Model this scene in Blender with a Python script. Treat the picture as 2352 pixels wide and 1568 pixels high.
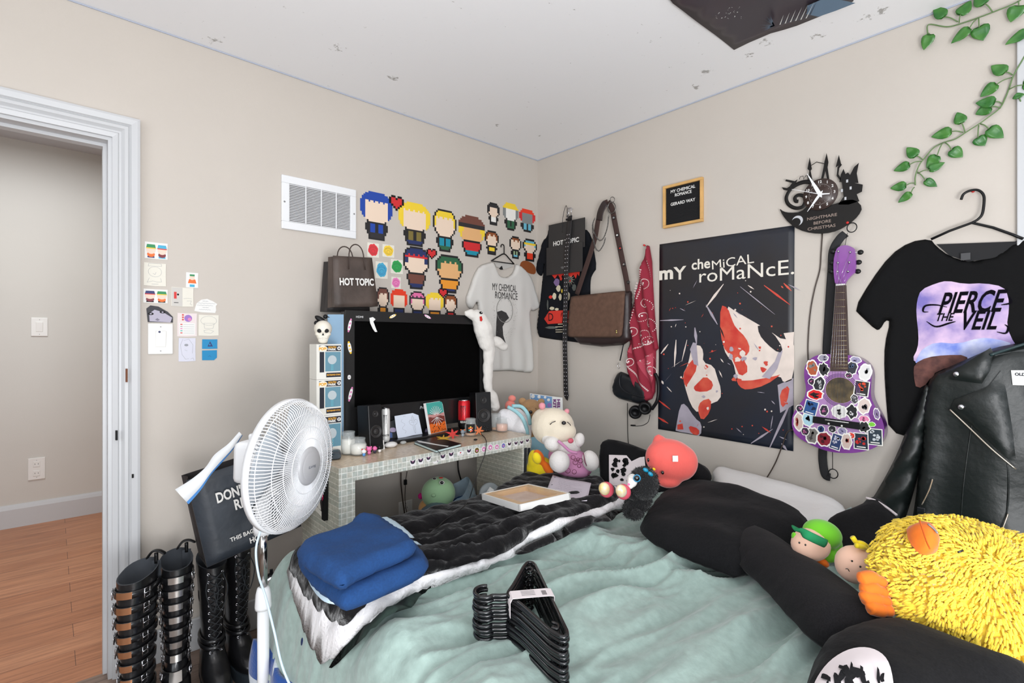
import bpy, bmesh, math, random
from mathutils import Vector, Matrix, noise
from mathutils.geometry import delaunay_2d_cdt
random.seed(7)
for _o in list(bpy.data.objects): bpy.data.objects.remove(_o)
SC = bpy.context.scene
COL = SC.collection
R = math.radians
PI = math.pi
# ------------------------------------------------------------------ camera
# room axes: left wall is the plane y = 0, right wall is the plane x = 0, their corner is the origin
W_PX, H_PX, F_PX = 2352.0, 1568.0, 1159.6
AX = Vector((0.7387, -0.6740, 0)).normalized()      # camera right, in room axes
AF = Vector((0.6740, 0.7387, 0)).normalized()       # camera forward
CAM = Vector((-2.420, -2.395, 1.255))
CEIL = 2.475
cam_d = bpy.data.cameras.new('camera'); cam_d.sensor_width = 36; cam_d.lens = 36*F_PX/W_PX
cam_d.clip_start = 0.02
cam = bpy.data.objects.new('camera', cam_d); COL.objects.link(cam)
cam.location = CAM
cam.rotation_euler = Matrix((AX, Vector((0,0,1)), -AF)).transposed().to_euler()
SC.camera = cam
# ------------------------------------------------------------------ view, world, lights
SC.view_settings.view_transform = 'Standard'; SC.view_settings.look = 'None'
SC.view_settings.gamma = 1; SC.view_settings.use_curve_mapping = False
SC.view_settings.exposure = -0.14
wd = bpy.data.worlds.new('daylight'); SC.world = wd; wd.use_nodes = True
_bg = wd.node_tree.nodes['Background']; _bg.inputs[0].default_value = (0.75, 0.87, 1.0, 1); _bg.inputs[1].default_value = 1.3
def area(name, loc, target, sx, sy, power, col):
    l = bpy.data.lights.new(name, 'AREA'); l.shape = 'RECTANGLE'; l.size = sx; l.size_y = sy; l.energy = power; l.color = col
    o = bpy.data.objects.new(name, l); COL.objects.link(o); o.location = loc
    o.rotation_euler = (Vector(target)-Vector(loc)).to_track_quat('-Z', 'Y').to_euler()
    return o
area('window_daylight_near', (-1.9, -4.05, 1.4), (-1.9, 0, 3.0), 2.3, 1.4, 11, (0.93, 0.97, 1.0))
area('window_daylight_side', (-4.15, -2.3, 1.4), (0, -1.6, 3.0), 2.1, 1.4, 26, (0.95, 0.98, 1.0))
area('hall_light', (-2.6, 1.2, 2.58), (-2.6, 1.2, 0), 1.0, 0.8, 33, (0.95, 0.98, 1.0))
area('added_front_fill', (-3.0, -3.0, 1.35), (-0.9, -0.7, 0.55), 0.5, 0.5, 13, (0.97, 0.98, 1.0))  # fill lamp added near the camera to lift the foreground and under the console
area('added_ceiling_fill', (-2.3, -3.3, 0.75), (-0.5, -0.6, 2.6), 0.9, 0.9, 58, (0.97, 0.98, 1.0))  # lamp added behind the camera, aimed up to brighten the ceiling corner
_l = bpy.data.lights.new('ceiling_bulb', 'POINT'); _l.energy = 6; _l.shadow_soft_size = 0.07; _l.color = (1.0, 0.97, 0.93)
_lo = bpy.data.objects.new('ceiling_bulb', _l); COL.objects.link(_lo); _lo.location = (-2.25, -1.35, 2.12)

# ------------------------------------------------------------------ pixel -> room
def ray(px, py):
    return AX*((px-W_PX/2)/F_PX) + AF + Vector((0,0,-(py-H_PX/2)/F_PX))
def PL(px, py, y=0.0):
    d = ray(px, py); return CAM + d*((y-CAM.y)/d.y)
def PR(px, py, x=0.0):
    d = ray(px, py); return CAM + d*((x-CAM.x)/d.x)
def PZ(px, py, z):
    d = ray(px, py); return CAM + d*((z-CAM.z)/d.z)
def PD(px, py, dep):
    return CAM + ray(px, py)*dep
class Frame:
    """a plane in the room: origin, right, up, outward normal"""
    def __init__(s, o, u, v, n=None):
        s.o = Vector(o); s.u = Vector(u).normalized(); s.v = Vector(v).normalized()
        s.n = Vector(n).normalized() if n is not None else s.u.cross(s.v).normalized()
    def P(s, u, v, n=0.0): return s.o + s.u*u + s.v*v + s.n*n
    def uv(s, px, py, n=0.0):
        d = ray(px, py); o = s.o + s.n*n
        t = (o-CAM).dot(s.n)/d.dot(s.n); p = CAM + d*t - o
        return (p.dot(s.u), p.dot(s.v))
    def uvs(s, pts, n=0.0): return [s.uv(a, b, n) for a, b in pts]
    def at(s, u, v, n=0, rot=0):
        c, q = math.cos(rot), math.sin(rot)
        return Frame(s.P(u, v, n), s.u*c+s.v*q, s.v*c-s.u*q, s.n)
    def atpx(s, px, py, n=0, rot=0):
        u, v = s.uv(px, py, n); return s.at(u, v, n, rot)
LW = Frame((0,0,0), (1,0,0), (0,0,1), (0,-1,0))
RW = Frame((0,0,0), (0,-1,0), (0,0,1), (-1,0,0))

# ------------------------------------------------------------------ materials
def lin(c):
    return tuple(((x/255)/12.92 if x/255 <= 0.04045 else ((x/255+0.055)/1.055)**2.4) for x in c)
_M = {}
def mat(name, col, rough=0.6, metal=0.0, bump=0.0, bscale=60.0, var=0.0, vscale=8.0, col2=None, sheen=0.0, coat=0.0,
        alpha=1.0, trans=0.0, emit=None, dist=0.002, spec=None, ior=None, detail=4.0):
    if name in _M: return _M[name]
    m = bpy.data.materials.new(name); m.use_nodes = True
    nt = m.node_tree; b = nt.nodes['Principled BSDF']; L = nt.links
    c = lin(col); b.inputs['Base Color'].default_value = (*c, 1)
    b.inputs['Roughness'].default_value = rough; b.inputs['Metallic'].default_value = metal
    if sheen: b.inputs['Sheen Weight'].default_value = sheen; b.inputs['Sheen Roughness'].default_value = 0.4
    if coat: b.inputs['Coat Weight'].default_value = coat; b.inputs['Coat Roughness'].default_value = 0.15
    if trans: b.inputs['Transmission Weight'].default_value = trans
    if spec is not None: b.inputs['Specular IOR Level'].default_value = spec
    if ior: b.inputs['IOR'].default_value = ior
    if emit: b.inputs['Emission Color'].default_value = (*c,1); b.inputs['Emission Strength'].default_value = emit
    b.inputs['Alpha'].default_value = alpha
    tc = nt.nodes.new('ShaderNodeTexCoord')
    if var or col2:
        n = nt.nodes.new('ShaderNodeTexNoise'); n.inputs['Scale'].default_value = vscale; n.inputs['Detail'].default_value = 5
        L.new(tc.outputs['Object'], n.inputs['Vector'])
        rp = nt.nodes.new('ShaderNodeValToRGB'); L.new(n.outputs['Fac'], rp.inputs['Fac'])
        rp.color_ramp.elements[0].position = 0.35; rp.color_ramp.elements[1].position = 0.65
        a = c if col2 else tuple(x*(1-var) for x in c); z = lin(col2) if col2 else tuple(min(1, x*(1+var)) for x in c)
        rp.color_ramp.elements[0].color = (*a,1); rp.color_ramp.elements[1].color = (*z,1)
        L.new(rp.outputs['Color'], b.inputs['Base Color'])
    if bump:
        n2 = nt.nodes.new('ShaderNodeTexNoise'); n2.inputs['Scale'].default_value = bscale; n2.inputs['Detail'].default_value = detail
        L.new(tc.outputs['Object'], n2.inputs['Vector'])
        bp = nt.nodes.new('ShaderNodeBump'); bp.inputs['Strength'].default_value = bump; bp.inputs['Distance'].default_value = dist
        L.new(n2.outputs['Fac'], bp.inputs['Height']); L.new(bp.outputs['Normal'], b.inputs['Normal'])
    _M[name] = m; return m

# ------------------------------------------------------------------ mesh builder
_TXT = {}
def text_geo(s, bold=0.0):
    """flat filled letters, height 1 per line, centred on the origin -> (verts2d, faces, width)"""
    k = (s, bold)
    if k in _TXT: return _TXT[k]
    cu = bpy.data.curves.new('t', 'FONT'); cu.body = s; cu.align_x = 'CENTER'; cu.fill_mode = 'FRONT'
    cu.offset = bold; cu.resolution_u = 3
    ob = bpy.data.objects.new('t', cu); COL.objects.link(ob)
    dg = bpy.context.evaluated_depsgraph_get(); dg.update()
    me = bpy.data.meshes.new_from_object(ob.evaluated_get(dg))
    vs = [(v.co.x, v.co.y) for v in me.vertices]; fs = [tuple(p.vertices) for p in me.polygons]
    bpy.data.objects.remove(ob); bpy.data.curves.remove(cu); bpy.data.meshes.remove(me)
    x0 = min(v[0] for v in vs); x1 = max(v[0] for v in vs); y0 = min(v[1] for v in vs); y1 = max(v[1] for v in vs)
    h = y1-y0; vs = [((x-(x0+x1)/2)/h, (y-(y0+y1)/2)/h) for x, y in vs]
    _TXT[k] = (vs, fs, (x1-x0)/h); return _TXT[k]

class MB:
    def __init__(s, name='m'):
        s.v = []; s.f = []; s.mi = []; s.sm = []; s.mats = []; s.name = name
    def _m(s, m):
        if m not in s.mats: s.mats.append(m)
        return s.mats.index(m)
    def add(s, vs, fs, m, smooth=False):
        b = len(s.v); s.v += [Vector(v) for v in vs]; i = s._m(m)
        for f in fs: s.f.append(tuple(b+k for k in f)); s.mi.append(i); s.sm.append(smooth)
        return s
    def box(s, fr, u0, u1, v0, v1, n0, n1, m, bev=0.0, smooth=False):
        if bev <= 0:
            vs = [fr.P(u, v, n) for n in (n0, n1) for v in (v0, v1) for u in (u0, u1)]
            fs = [(0,2,3,1),(4,5,7,6),(0,1,5,4),(2,6,7,3),(0,4,6,2),(1,3,7,5)]
            return s.add(vs, fs, m)
        bm = bmesh.new(); bmesh.ops.create_cube(bm, size=1)
        for v in bm.verts:
            v.co = Vector(((u0+u1)/2+v.co.x*(u1-u0), (v0+v1)/2+v.co.y*(v1-v0), (n0+n1)/2+v.co.z*(n1-n0)))
        bmesh.ops.bevel(bm, geom=bm.edges[:], offset=bev, segments=2, affect='EDGES', profile=0.5)
        bm.verts.index_update()
        vs = [fr.P(*v.co) for v in bm.verts]; fs = [tuple(v.index for v in f.verts) for f in bm.faces]; bm.free()
        return s.add(vs, fs, m, smooth)
    def wbox(s, x0, x1, y0, y1, z0, z1, m, bev=0.0):
        return s.box(Frame((0,0,0),(1,0,0),(0,1,0)), x0, x1, y0, y1, z0, z1, m, bev)
    def poly(s, pts, m):     # 3-D planar polygon
        return s.add(pts, [tuple(range(len(pts)))], m)
    def prism(s, fr, pts, n0, n1, m, rim=None, back=True):
        """extruded outline (any simple polygon)"""
        vs, fs = tri2d(pts); k = len(vs)
        s.add([fr.P(a, b, n1) for a, b in vs], fs, m)
        if back: s.add([fr.P(a, b, n0) for a, b in vs], [f[::-1] for f in fs], m)
        q = len(pts)
        s.add([fr.P(a, b, n0) for a, b in pts]+[fr.P(a, b, n1) for a, b in pts],
              [(i, (i+1) % q, q+(i+1) % q, q+i) for i in range(q)], rim or m)
        return s
    def flat(s, fr, pts, n, m):
        vs, fs = tri2d(pts); return s.add([fr.P(a, b, n) for a, b in vs], fs, m)
    def quad(s, fr, u0, u1, v0, v1, n, m):
        return s.add([fr.P(u0,v0,n), fr.P(u1,v0,n), fr.P(u1,v1,n), fr.P(u0,v1,n)], [(0,1,2,3)], m)
    def text(s, fr, txt, u, v, h, m, n=0.001, w=None, bold=0.0, rot=0.0, shear=0.0, warp=None):
        vs, fs, tw = text_geo(txt, bold); sx = (w/tw) if w else h
        c, q = math.cos(rot), math.sin(rot); out = []
        for x, y in vs:
            a, b = x*sx+shear*y*h, y*h
            uu, vv = u+a*c-b*q, v+a*q+b*c
            nn = n
            if warp: nn = n+warp(uu, vv)
            out.append(fr.P(uu, vv, nn))
        return s.add(out, fs, m)
    def tube(s, pts, r, m, seg=8, closed=False, cap=True, flat=None):
        """flat=(normal, ratio) squashes the section along normal"""
        pts = [Vector(p) for p in pts]; n = len(pts); rr = r if isinstance(r, (list, tuple)) else [r]*n
        vs = []; fs = []; up = None
        for i, p in enumerate(pts):
            a = pts[(i-1) % n] if (closed or i > 0) else p; b = pts[(i+1) % n] if (closed or i < n-1) else p
            t = (b-a); t = t.normalized() if t.length > 1e-9 else Vector((0,0,1))
            if flat is not None:
                nn = Vector(flat[0]); e2 = (nn - t*nn.dot(t)).normalized(); e1 = t.cross(e2)
            else:
                if up is None: up = Vector((0,0,1)) if abs(t.z) < 0.9 else Vector((1,0,0))
                e1 = t.cross(up); e1 = e1.normalized() if e1.length > 1e-6 else t.orthogonal().normalized()
                e2 = e1.cross(t).normalized(); up = e2
            k2 = flat[1] if flat is not None else 1.0
            for k in range(seg):
                an = 2*PI*k/seg; vs.append(p+e1*(math.cos(an)*rr[i])+e2*(math.sin(an)*rr[i]*k2))
        m_ = n if closed else n-1
        for i in range(m_):
            for k in range(seg):
                a = i*seg+k; b = i*seg+(k+1) % seg; c = ((i+1) % n)*seg+(k+1) % seg; d = ((i+1) % n)*seg+k
                fs.append((a, b, c, d))
        if cap and not closed: fs += [tuple(range(seg))[::-1], tuple((n-1)*seg+k for k in range(seg))]
        return s.add(vs, fs, m, True)
    def lathe(s, o, ax, prof, m, seg=24, smooth=True, caps=True):
        """prof: (radius, distance along axis)"""
        o = Vector(o); ax = Vector(ax).normalized(); e1 = ax.orthogonal().normalized(); e2 = ax.cross(e1)
        vs = []; fs = []
        for r, h in prof:
            for k in range(seg):
                a = 2*PI*k/seg; vs.append(o+ax*h+(e1*math.cos(a)+e2*math.sin(a))*r)
        for i in range(len(prof)-1):
            for k in range(seg):
                fs.append((i*seg+k, i*seg+(k+1) % seg, (i+1)*seg+(k+1) % seg, (i+1)*seg+k))
        if caps: fs += [tuple(range(seg))[::-1], tuple((len(prof)-1)*seg+k for k in range(seg))]
        return s.add(vs, fs, m, smooth)
    def ell(s, c, r, m, rot=None, nu=18, nv=12):
        c = Vector(c); r = (r, r, r) if not isinstance(r, (tuple, list, Vector)) else r
        vs = []; fs = []; rot = rot or Matrix.Identity(3)
        for j in range(nv+1):
            th = PI*j/nv
            for i in range(nu):
                ph = 2*PI*i/nu
                vs.append(c+rot @ Vector((r[0]*math.sin(th)*math.cos(ph), r[1]*math.sin(th)*math.sin(ph), r[2]*math.cos(th))))
        for j in range(nv):
            for i in range(nu): fs.append((j*nu+i, (j+1)*nu+i, (j+1)*nu+(i+1) % nu, j*nu+(i+1) % nu))
        return s.add(vs, fs, m, True)
    def grid(s, fn, nu, nv, m, smooth=True):
        vs = [fn(i/nu, j/nv) for j in range(nv+1) for i in range(nu+1)]
        fs = [(j*(nu+1)+i, j*(nu+1)+i+1, (j+1)*(nu+1)+i+1, (j+1)*(nu+1)+i) for j in range(nv) for i in range(nu)]
        return s.add(vs, fs, m, smooth)
    def build(s, name, parent=None, weld=False):
        me = bpy.data.meshes.new(name)
        org = Vector((0,0,0)) if parent is None else Vector(parent.location)
        if parent is not None and parent.parent is not None: org = org + parent.parent.location
        if parent is None and s.v:
            lo = Vector((min(v[k] for v in s.v) for k in range(3))); hi = Vector((max(v[k] for v in s.v) for k in range(3)))
            org = Vector(((lo.x+hi.x)/2, (lo.y+hi.y)/2, lo.z))
        me.from_pydata([v-org for v in s.v], [], s.f)
        for m in s.mats: me.materials.append(m)
        me.polygons.foreach_set('material_index', s.mi); me.polygons.foreach_set('use_smooth', s.sm)
        if weld:
            bm = bmesh.new(); bm.from_mesh(me); bmesh.ops.remove_doubles(bm, verts=bm.verts, dist=1e-5); bm.to_mesh(me); bm.free()
        me.update()
        o = bpy.data.objects.new(name, me); COL.objects.link(o)
        if parent is None: o.location = org
        else: o.parent = parent
        return o
def tri2d(pts):
    q = len(pts)
    r = delaunay_2d_cdt([Vector(p) for p in pts], [(i, (i+1) % q) for i in range(q)], [], 1, 1e-7)
    vs = [(v.x, v.y) for v in r[0]]
    fs = []
    for f in r[2]:
        a, b, c = (vs[k] for k in f[:3])
        ar = (b[0]-a[0])*(c[1]-a[1])-(b[1]-a[1])*(c[0]-a[0])
        fs.append(tuple(f) if ar > 0 else tuple(f)[::-1])
    return vs, fs
def smoothpoly(pts, it=2, closed=True):
    for _ in range(it):
        o = []; n = len(pts)
        for i in range(n if closed else n-1):
            a = pts[i]; b = pts[(i+1) % n]
            o.append(tuple(x*0.75+y*0.25 for x, y in zip(a, b))); o.append(tuple(x*0.25+y*0.75 for x, y in zip(a, b)))
        if not closed: o = [pts[0]]+o+[pts[-1]]
        pts = o
    return pts
def spl(pts, n=8):
    """Catmull-Rom through 3-D points"""
    p = [Vector(x) for x in pts]; p = [p[0]*2-p[1]]+p+[p[-1]*2-p[-2]]; out = []
    for i in range(1, len(p)-2):
        for k in range(n):
            t = k/n; a, b, c, d = p[i-1], p[i], p[i+1], p[i+2]
            out.append(0.5*((2*b)+(c-a)*t+(2*a-5*b+4*c-d)*t*t+(3*b-a-3*c+d)*t*t*t))
    out.append(p[-2]); return out
def resample(pts, step):
    out = []; n = len(pts)
    for i in range(n):
        a = Vector(pts[i]); b = Vector(pts[(i+1) % n]); L = (b-a).length; k = max(1, int(L/step+0.5))
        for j in range(k): out.append(tuple(a.lerp(b, j/k)))
    return out
def inside(p, poly):
    x, y = p; c = False; n = len(poly); j = n-1
    for i in range(n):
        xi, yi = poly[i]; xj, yj = poly[j]
        if (yi > y) != (yj > y) and x < (xj-xi)*(y-yi)/(yj-yi)+xi: c = not c
        j = i
    return c
def edist(p, poly):
    x, y = p; best = 1e9; n = len(poly)
    for i in range(n):
        ax, ay = poly[i]; bx, by = poly[(i+1) % n]; dx, dy = bx-ax, by-ay; L = dx*dx+dy*dy
        t = 0 if L == 0 else max(0, min(1, ((x-ax)*dx+(y-ay)*dy)/L))
        d = (x-ax-t*dx)**2+(y-ay-t*dy)**2
        if d < best: best = d
    return math.sqrt(best)
def cloth(pts, step):
    """triangulated interior of an outline -> (verts, faces, edge distance)"""
    b = resample(pts, step); q = len(b)
    x0 = min(p[0] for p in b); x1 = max(p[0] for p in b); y0 = min(p[1] for p in b); y1 = max(p[1] for p in b)
    ins = []; j = 0; y = y0
    while y < y1:
        x = x0+(step/2 if j % 2 else 0)
        while x < x1:
            if inside((x, y), b) and edist((x, y), b) > step*0.45: ins.append((x, y))
            x += step
        y += step*0.87; j += 1
    r = delaunay_2d_cdt([Vector(p) for p in b+ins], [(i, (i+1) % q) for i in range(q)], [], 1, 1e-7)
    vs = [(v.x, v.y) for v in r[0]]; fs = []
    for f in r[2]:
        a, bb, c = (vs[k] for k in f[:3])
        ar = (bb[0]-a[0])*(c[1]-a[1])-(bb[1]-a[1])*(c[0]-a[0])
        fs.append(tuple(f) if ar > 0 else tuple(f)[::-1])
    return vs, fs, [edist(v, b) for v in vs], b
def puff(mb, fr, pts, thick, m, step=0.02, n0=0.0, rnd=0.06, back=0.25, wr=0.0, fn=None, ws=9.0, pw=0.5):
    """inflated outline: front bulges by thick, rounding over the distance rnd; back bulges by thick*back"""
    vs, fs, ed, b = cloth(pts, step)
    def prof(e): 
        t = min(1, e/rnd); return (1-(1-t)**2)**pw
    A = []; B = []
    for (u, v), e in zip(vs, ed):
        if e < 1e-5: e = 0
        k = prof(e)
        w = wr*noise.noise(Vector((u*ws, v*ws, 3.1)))*k if wr else 0
        x = fn(u, v)*k if fn else 0
        A.append(fr.P(u, v, n0+thick*k+w+x)); B.append(fr.P(u, v, n0-thick*back*k))
    n = len(vs); base = len(mb.v)
    # share rim vertices
    idx = [i if ed[i] < 1e-5 else n+i for i in range(n)]
    return mb.add(A+B, fs+[tuple(idx[k] for k in f[::-1]) for f in fs], m, True)
# ------------------------------------------------------------------ objects
def thing(name, loc, label, cat, group=None):
    o = bpy.data.objects.new(name, None); COL.objects.link(o); o.location = loc; o.empty_display_size = 0.05
    o['label'] = label; o['category'] = cat
    if group: o['group'] = group
    return o
def tag(o, label=None, cat=None, group=None, kind=None):
    if label: o['label'] = label
    if cat: o['category'] = cat
    if group: o['group'] = group
    if kind: o['kind'] = kind
    return o
def struct(o): o['kind'] = 'structure'; return o
def remesh(o, size, smooth=6):
    r = o.modifiers.new('remesh', 'REMESH'); r.mode = 'VOXEL'; r.voxel_size = size; r.use_smooth_shade = True
    if smooth:
        k = o.modifiers.new('soften', 'SMOOTH'); k.factor = 0.6; k.iterations = smooth
    return o
def rotz(a): return Matrix.Rotation(a, 3, 'Z')
# ================================================================== the setting
m_wall = mat('wall_paint', (199,191,182), 0.55, bump=0.15, bscale=180, var=0.012, vscale=3, spec=0.3)
m_hall = mat('hall_paint', (206,202,195), 0.4, bump=0.1, bscale=150, var=0.012, vscale=3)
m_ceil = mat('ceiling_paint', (244,244,246), 0.8, bump=0.1, bscale=150)
m_trim = mat('white_gloss_paint', (198,199,201), 0.35, bump=0.08, bscale=60)
m_white = mat('white_plastic', (232,230,226), 0.35)
m_black = mat('black_plastic', (15,15,17), 0.4, spec=.3)
m_dark = mat('dark_void', (14,14,15), 0.8)
m_steel = mat('polished_steel', (200,200,205), 0.2, 1.0)
m_brown = mat('chipped_wood', (110,62,35), 0.7)
def floor_mat(name, c1, c2, c3, s):
    m = mat(name, c1, 0.38); nt = m.node_tree; b = nt.nodes['Principled BSDF']; L = nt.links
    tc = nt.nodes['Texture Coordinate']; mp = nt.nodes.new('ShaderNodeMapping'); L.new(tc.outputs['Object'], mp.inputs['Vector'])
    br = nt.nodes.new('ShaderNodeTexBrick'); br.inputs['Scale'].default_value = 1.0
    br.inputs['Brick Width'].default_value = 1.2; br.inputs['Row Height'].default_value = 0.13; br.inputs['Mortar Size'].default_value = 0.0012
    br.inputs['Color1'].default_value = (*lin(c1),1); br.inputs['Color2'].default_value = (*lin(c2),1); br.inputs['Mortar'].default_value = (*lin(c3),1)
    L.new(mp.outputs['Vector'], br.inputs['Vector'])
    mp2 = nt.nodes.new('ShaderNodeMapping'); mp2.inputs['Scale'].default_value = (1.6, 22, 1); L.new(tc.outputs['Object'], mp2.inputs['Vector'])
    n = nt.nodes.new('ShaderNodeTexNoise'); n.inputs['Scale'].default_value = s; n.inputs['Detail'].default_value = 8; n.inputs['Roughness'].default_value = 0.65
    L.new(mp2.outputs['Vector'], n.inputs['Vector'])
    rp = nt.nodes.new('ShaderNodeValToRGB'); rp.color_ramp.elements[0].position = 0.35; rp.color_ramp.elements[1].position = 0.62
    rp.color_ramp.elements[0].color = (0.50,0.44,0.40,1); rp.color_ramp.elements[1].color = (1,1,1,1); L.new(n.outputs['Fac'], rp.inputs['Fac'])
    mx = nt.nodes.new('ShaderNodeMix'); mx.data_type = 'RGBA'; mx.blend_type = 'MULTIPLY'; mx.inputs[0].default_value = 0.75
    L.new(br.outputs['Color'], mx.inputs[6]); L.new(rp.outputs['Color'], mx.inputs[7]); L.new(mx.outputs[2], b.inputs['Base Color'])
    return m
m_floor_hall = floor_mat('orange_brown_laminate', (196,136,98), (182,120,82), (110,70,50), 2.2)
m_floor = floor_mat('grey_brown_laminate', (140,118,104), (122,102,90), (60,50,46), 2.2)
# ceiling with scuffed spots where paint has come off
def ceiling_material():
    m = m_ceil; nt = m.node_tree; b = nt.nodes['Principled BSDF']; L = nt.links; tc = nt.nodes['Texture Coordinate']
    prev = None
    spots = [(490,92,.05),(780,112,.05),(905,180,.05),(1140,286,.035),(1240,312,.03),(1625,165,.06),(1600,200,.05),(1755,100,.05),(1715,130,.045),(1880,82,.04),(1990,40,.05),(2030,22,.05)]
    n = nt.nodes.new('ShaderNodeTexNoise'); n.inputs['Scale'].default_value = 34; n.inputs['Detail'].default_value = 6; n.inputs['Roughness'].default_value = 0.7
    L.new(tc.outputs['Object'], n.inputs['Vector'])
    acc = None
    for px, py, r in spots:
        p = PZ(px, py, CEIL)
        d = nt.nodes.new('ShaderNodeVectorMath'); d.operation = 'DISTANCE'; L.new(tc.outputs['Object'], d.inputs[0])
        d.inputs[1].default_value = (p.x-CEIL_O.x, p.y-CEIL_O.y, 0)
        mr = nt.nodes.new('ShaderNodeMapRange'); mr.inputs[1].default_value = 0; mr.inputs[2].default_value = r; mr.inputs[3].default_value = 0.22; mr.inputs[4].default_value = 0
        L.new(d.outputs['Value'], mr.inputs[0])
        if acc is None: acc = mr.outputs[0]
        else:
            a = nt.nodes.new('ShaderNodeMath'); a.operation = 'MAXIMUM'; L.new(acc, a.inputs[0]); L.new(mr.outputs[0], a.inputs[1]); acc = a.outputs[0]
    sm = nt.nodes.new('ShaderNodeMath'); sm.operation = 'ADD'; L.new(acc, sm.inputs[0]); L.new(n.outputs['Fac'], sm.inputs[1])
    rp = nt.nodes.new('ShaderNodeValToRGB'); rp.color_ramp.elements[0].position = 0.66; rp.color_ramp.elements[1].position = 0.72
    rp.color_ramp.elements[0].color = (*lin((244,244,246)),1); rp.color_ramp.elements[1].color = (*lin((176,174,172)),1)
    L.new(sm.outputs[0], rp.inputs['Fac']); L.new(rp.outputs['Color'], b.inputs['Base Color'])
XW, YN = -4.3, -4.2        # far left and near walls (behind the camera)
T = 0.12
DX1 = PL(262, 600).x       # door opening, right jamb
DX0 = DX1-0.80
DZ = 2.02
# left wall with the doorway
b = MB(); b.wbox(DX1, 0.1, 0, T, 0, CEIL, m_wall); b.wbox(XW, DX0, 0, T, 0, CEIL, m_wall); b.wbox(DX0, DX1, 0, T, DZ, CEIL, m_wall)
struct(b.build('wall_left'))
b = MB(); b.wbox(0, 0.1, YN, 0, 0, CEIL, m_wall); struct(b.build('wall_right'))
def holed(name, fr, L0, L1, holes, m):
    b = MB(); u = L0
    for (a, c, z0, z1) in holes:
        b.box(fr, u, a, 0, CEIL, -0.1, 0, m); b.box(fr, a, c, 0, z0, -0.1, 0, m); b.box(fr, a, c, z1, CEIL, -0.1, 0, m); u = c
    b.box(fr, u, L1, 0, CEIL, -0.1, 0, m)
    return struct(b.build(name))
holed('wall_near', Frame((0,YN,0),(1,0,0),(0,0,1),(0,1,0)), XW, 0.1, [(-3.1,-0.7,0.7,2.3)], m_wall)
holed('wall_side', Frame((XW,0,0),(0,1,0),(0,0,1),(1,0,0)), YN, T, [(-3.4,-1.2,0.7,2.3)], m_wall)
def window(name, fr, u0, u1, v0, v1):
    b = MB()
    for (a, c, d, e) in ((u0-.07,u1+.07,v1,v1+.07),(u0-.07,u1+.07,v0-.07,v0),(u0-.07,u0,v0,v1),(u1,u1+.07,v0,v1)): b.box(fr, a, c, d, e, 0, .02, m_trim, .003)
    for (a, c, d, e) in ((u0,u1,v1-.04,v1),(u0,u1,v0,v0+.04),(u0,u0+.04,v0,v1),(u1-.04,u1,v0,v1),((u0+u1)/2-.02,(u0+u1)/2+.02,v0,v1)): b.box(fr, a, c, d, e, -.08, -.04, m_trim)
    o = struct(b.build(name))
window('window_1', Frame((0,YN,0),(1,0,0),(0,0,1),(0,1,0)), -3.1, -0.7, 0.7, 2.3)
window('window_2', Frame((XW,0,0),(0,1,0),(0,0,1),(1,0,0)), -3.4, -1.2, 0.7, 2.3)
b = MB(); b.wbox(XW, 0.1, YN, T*0.5, -0.05, 0, m_floor); struct(b.build('floor'))
CEIL_O = Vector(((XW+0.1)/2, (YN+T)/2, CEIL))
b = MB(); b.wbox(XW, 0.1, YN, T, CEIL, CEIL+0.05, m_ceil); struct(b.build('ceiling')); ceiling_material()
# thin tape line where ceiling meets the right and left wall
m_line = mat('blue_grey_caulk', (176,182,196), 0.7)
b = MB(); b.wbox(-0.004, -0.0005, YN+.01, -0.004, CEIL-0.006, CEIL-0.0005, m_line); struct(b.build('trim_1'))
b = MB(); b.wbox(DX0-.9, -0.004, -0.004, -0.0005, CEIL-0.006, CEIL-0.0005, m_line); struct(b.build('trim_2'))
# hall behind the doorway
HY = PZ(248, 1172, 0).y
HC = PL(255, 362, HY).z
b = MB(); b.wbox(-5.0, -0.9, HY, HY+.1, 0, HC, m_hall); struct(b.build('wall_hall_back'))
b = MB(); b.wbox(-5.1, -5.0, T, HY, 0, HC, m_hall); struct(b.build('wall_hall_left'))
b = MB(); b.wbox(-0.9, -0.8, T, HY, 0, HC, m_hall); struct(b.build('wall_hall_right'))
b = MB(); b.wbox(-5.0, -0.9, T*0.5, HY, -0.05, 0, m_floor_hall); struct(b.build('floor_hall'))
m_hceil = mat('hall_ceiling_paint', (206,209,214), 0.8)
b = MB(); b.wbox(-5.0, -0.9, T+.001, HY, HC, HC+.05, m_hceil); struct(b.build('ceiling_hall'))
b = MB(); b.wbox(-5.0, -0.9, T, T+.02, CEIL, HC, m_hall); struct(b.build('wall_hall_front'))
hz = PL(248, 1126, HY-.015).z
b = MB()
prof = [(0,0),(.018,0),(.018,hz-.03),(.012,hz-.012),(.006,hz),(0,hz)]
b.add([(x, HY-a, z) for x in (-4.99,-0.91) for a, z in prof], [(i,(i+1)%6,6+(i+1)%6,6+i) for i in range(6)], m_trim)
struct(b.build('baseboard_hall'))
b = MB(); b.wbox(DX1+.11, -0.02, -0.016, -0.0005, 0, 0.13, m_trim, .004); struct(b.build('baseboard_left'))
b = MB(); b.wbox(-0.016, -0.0005, YN+.02, -0.02, 0, 0.13, m_trim, .004); struct(b.build('baseboard_right'))
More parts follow.
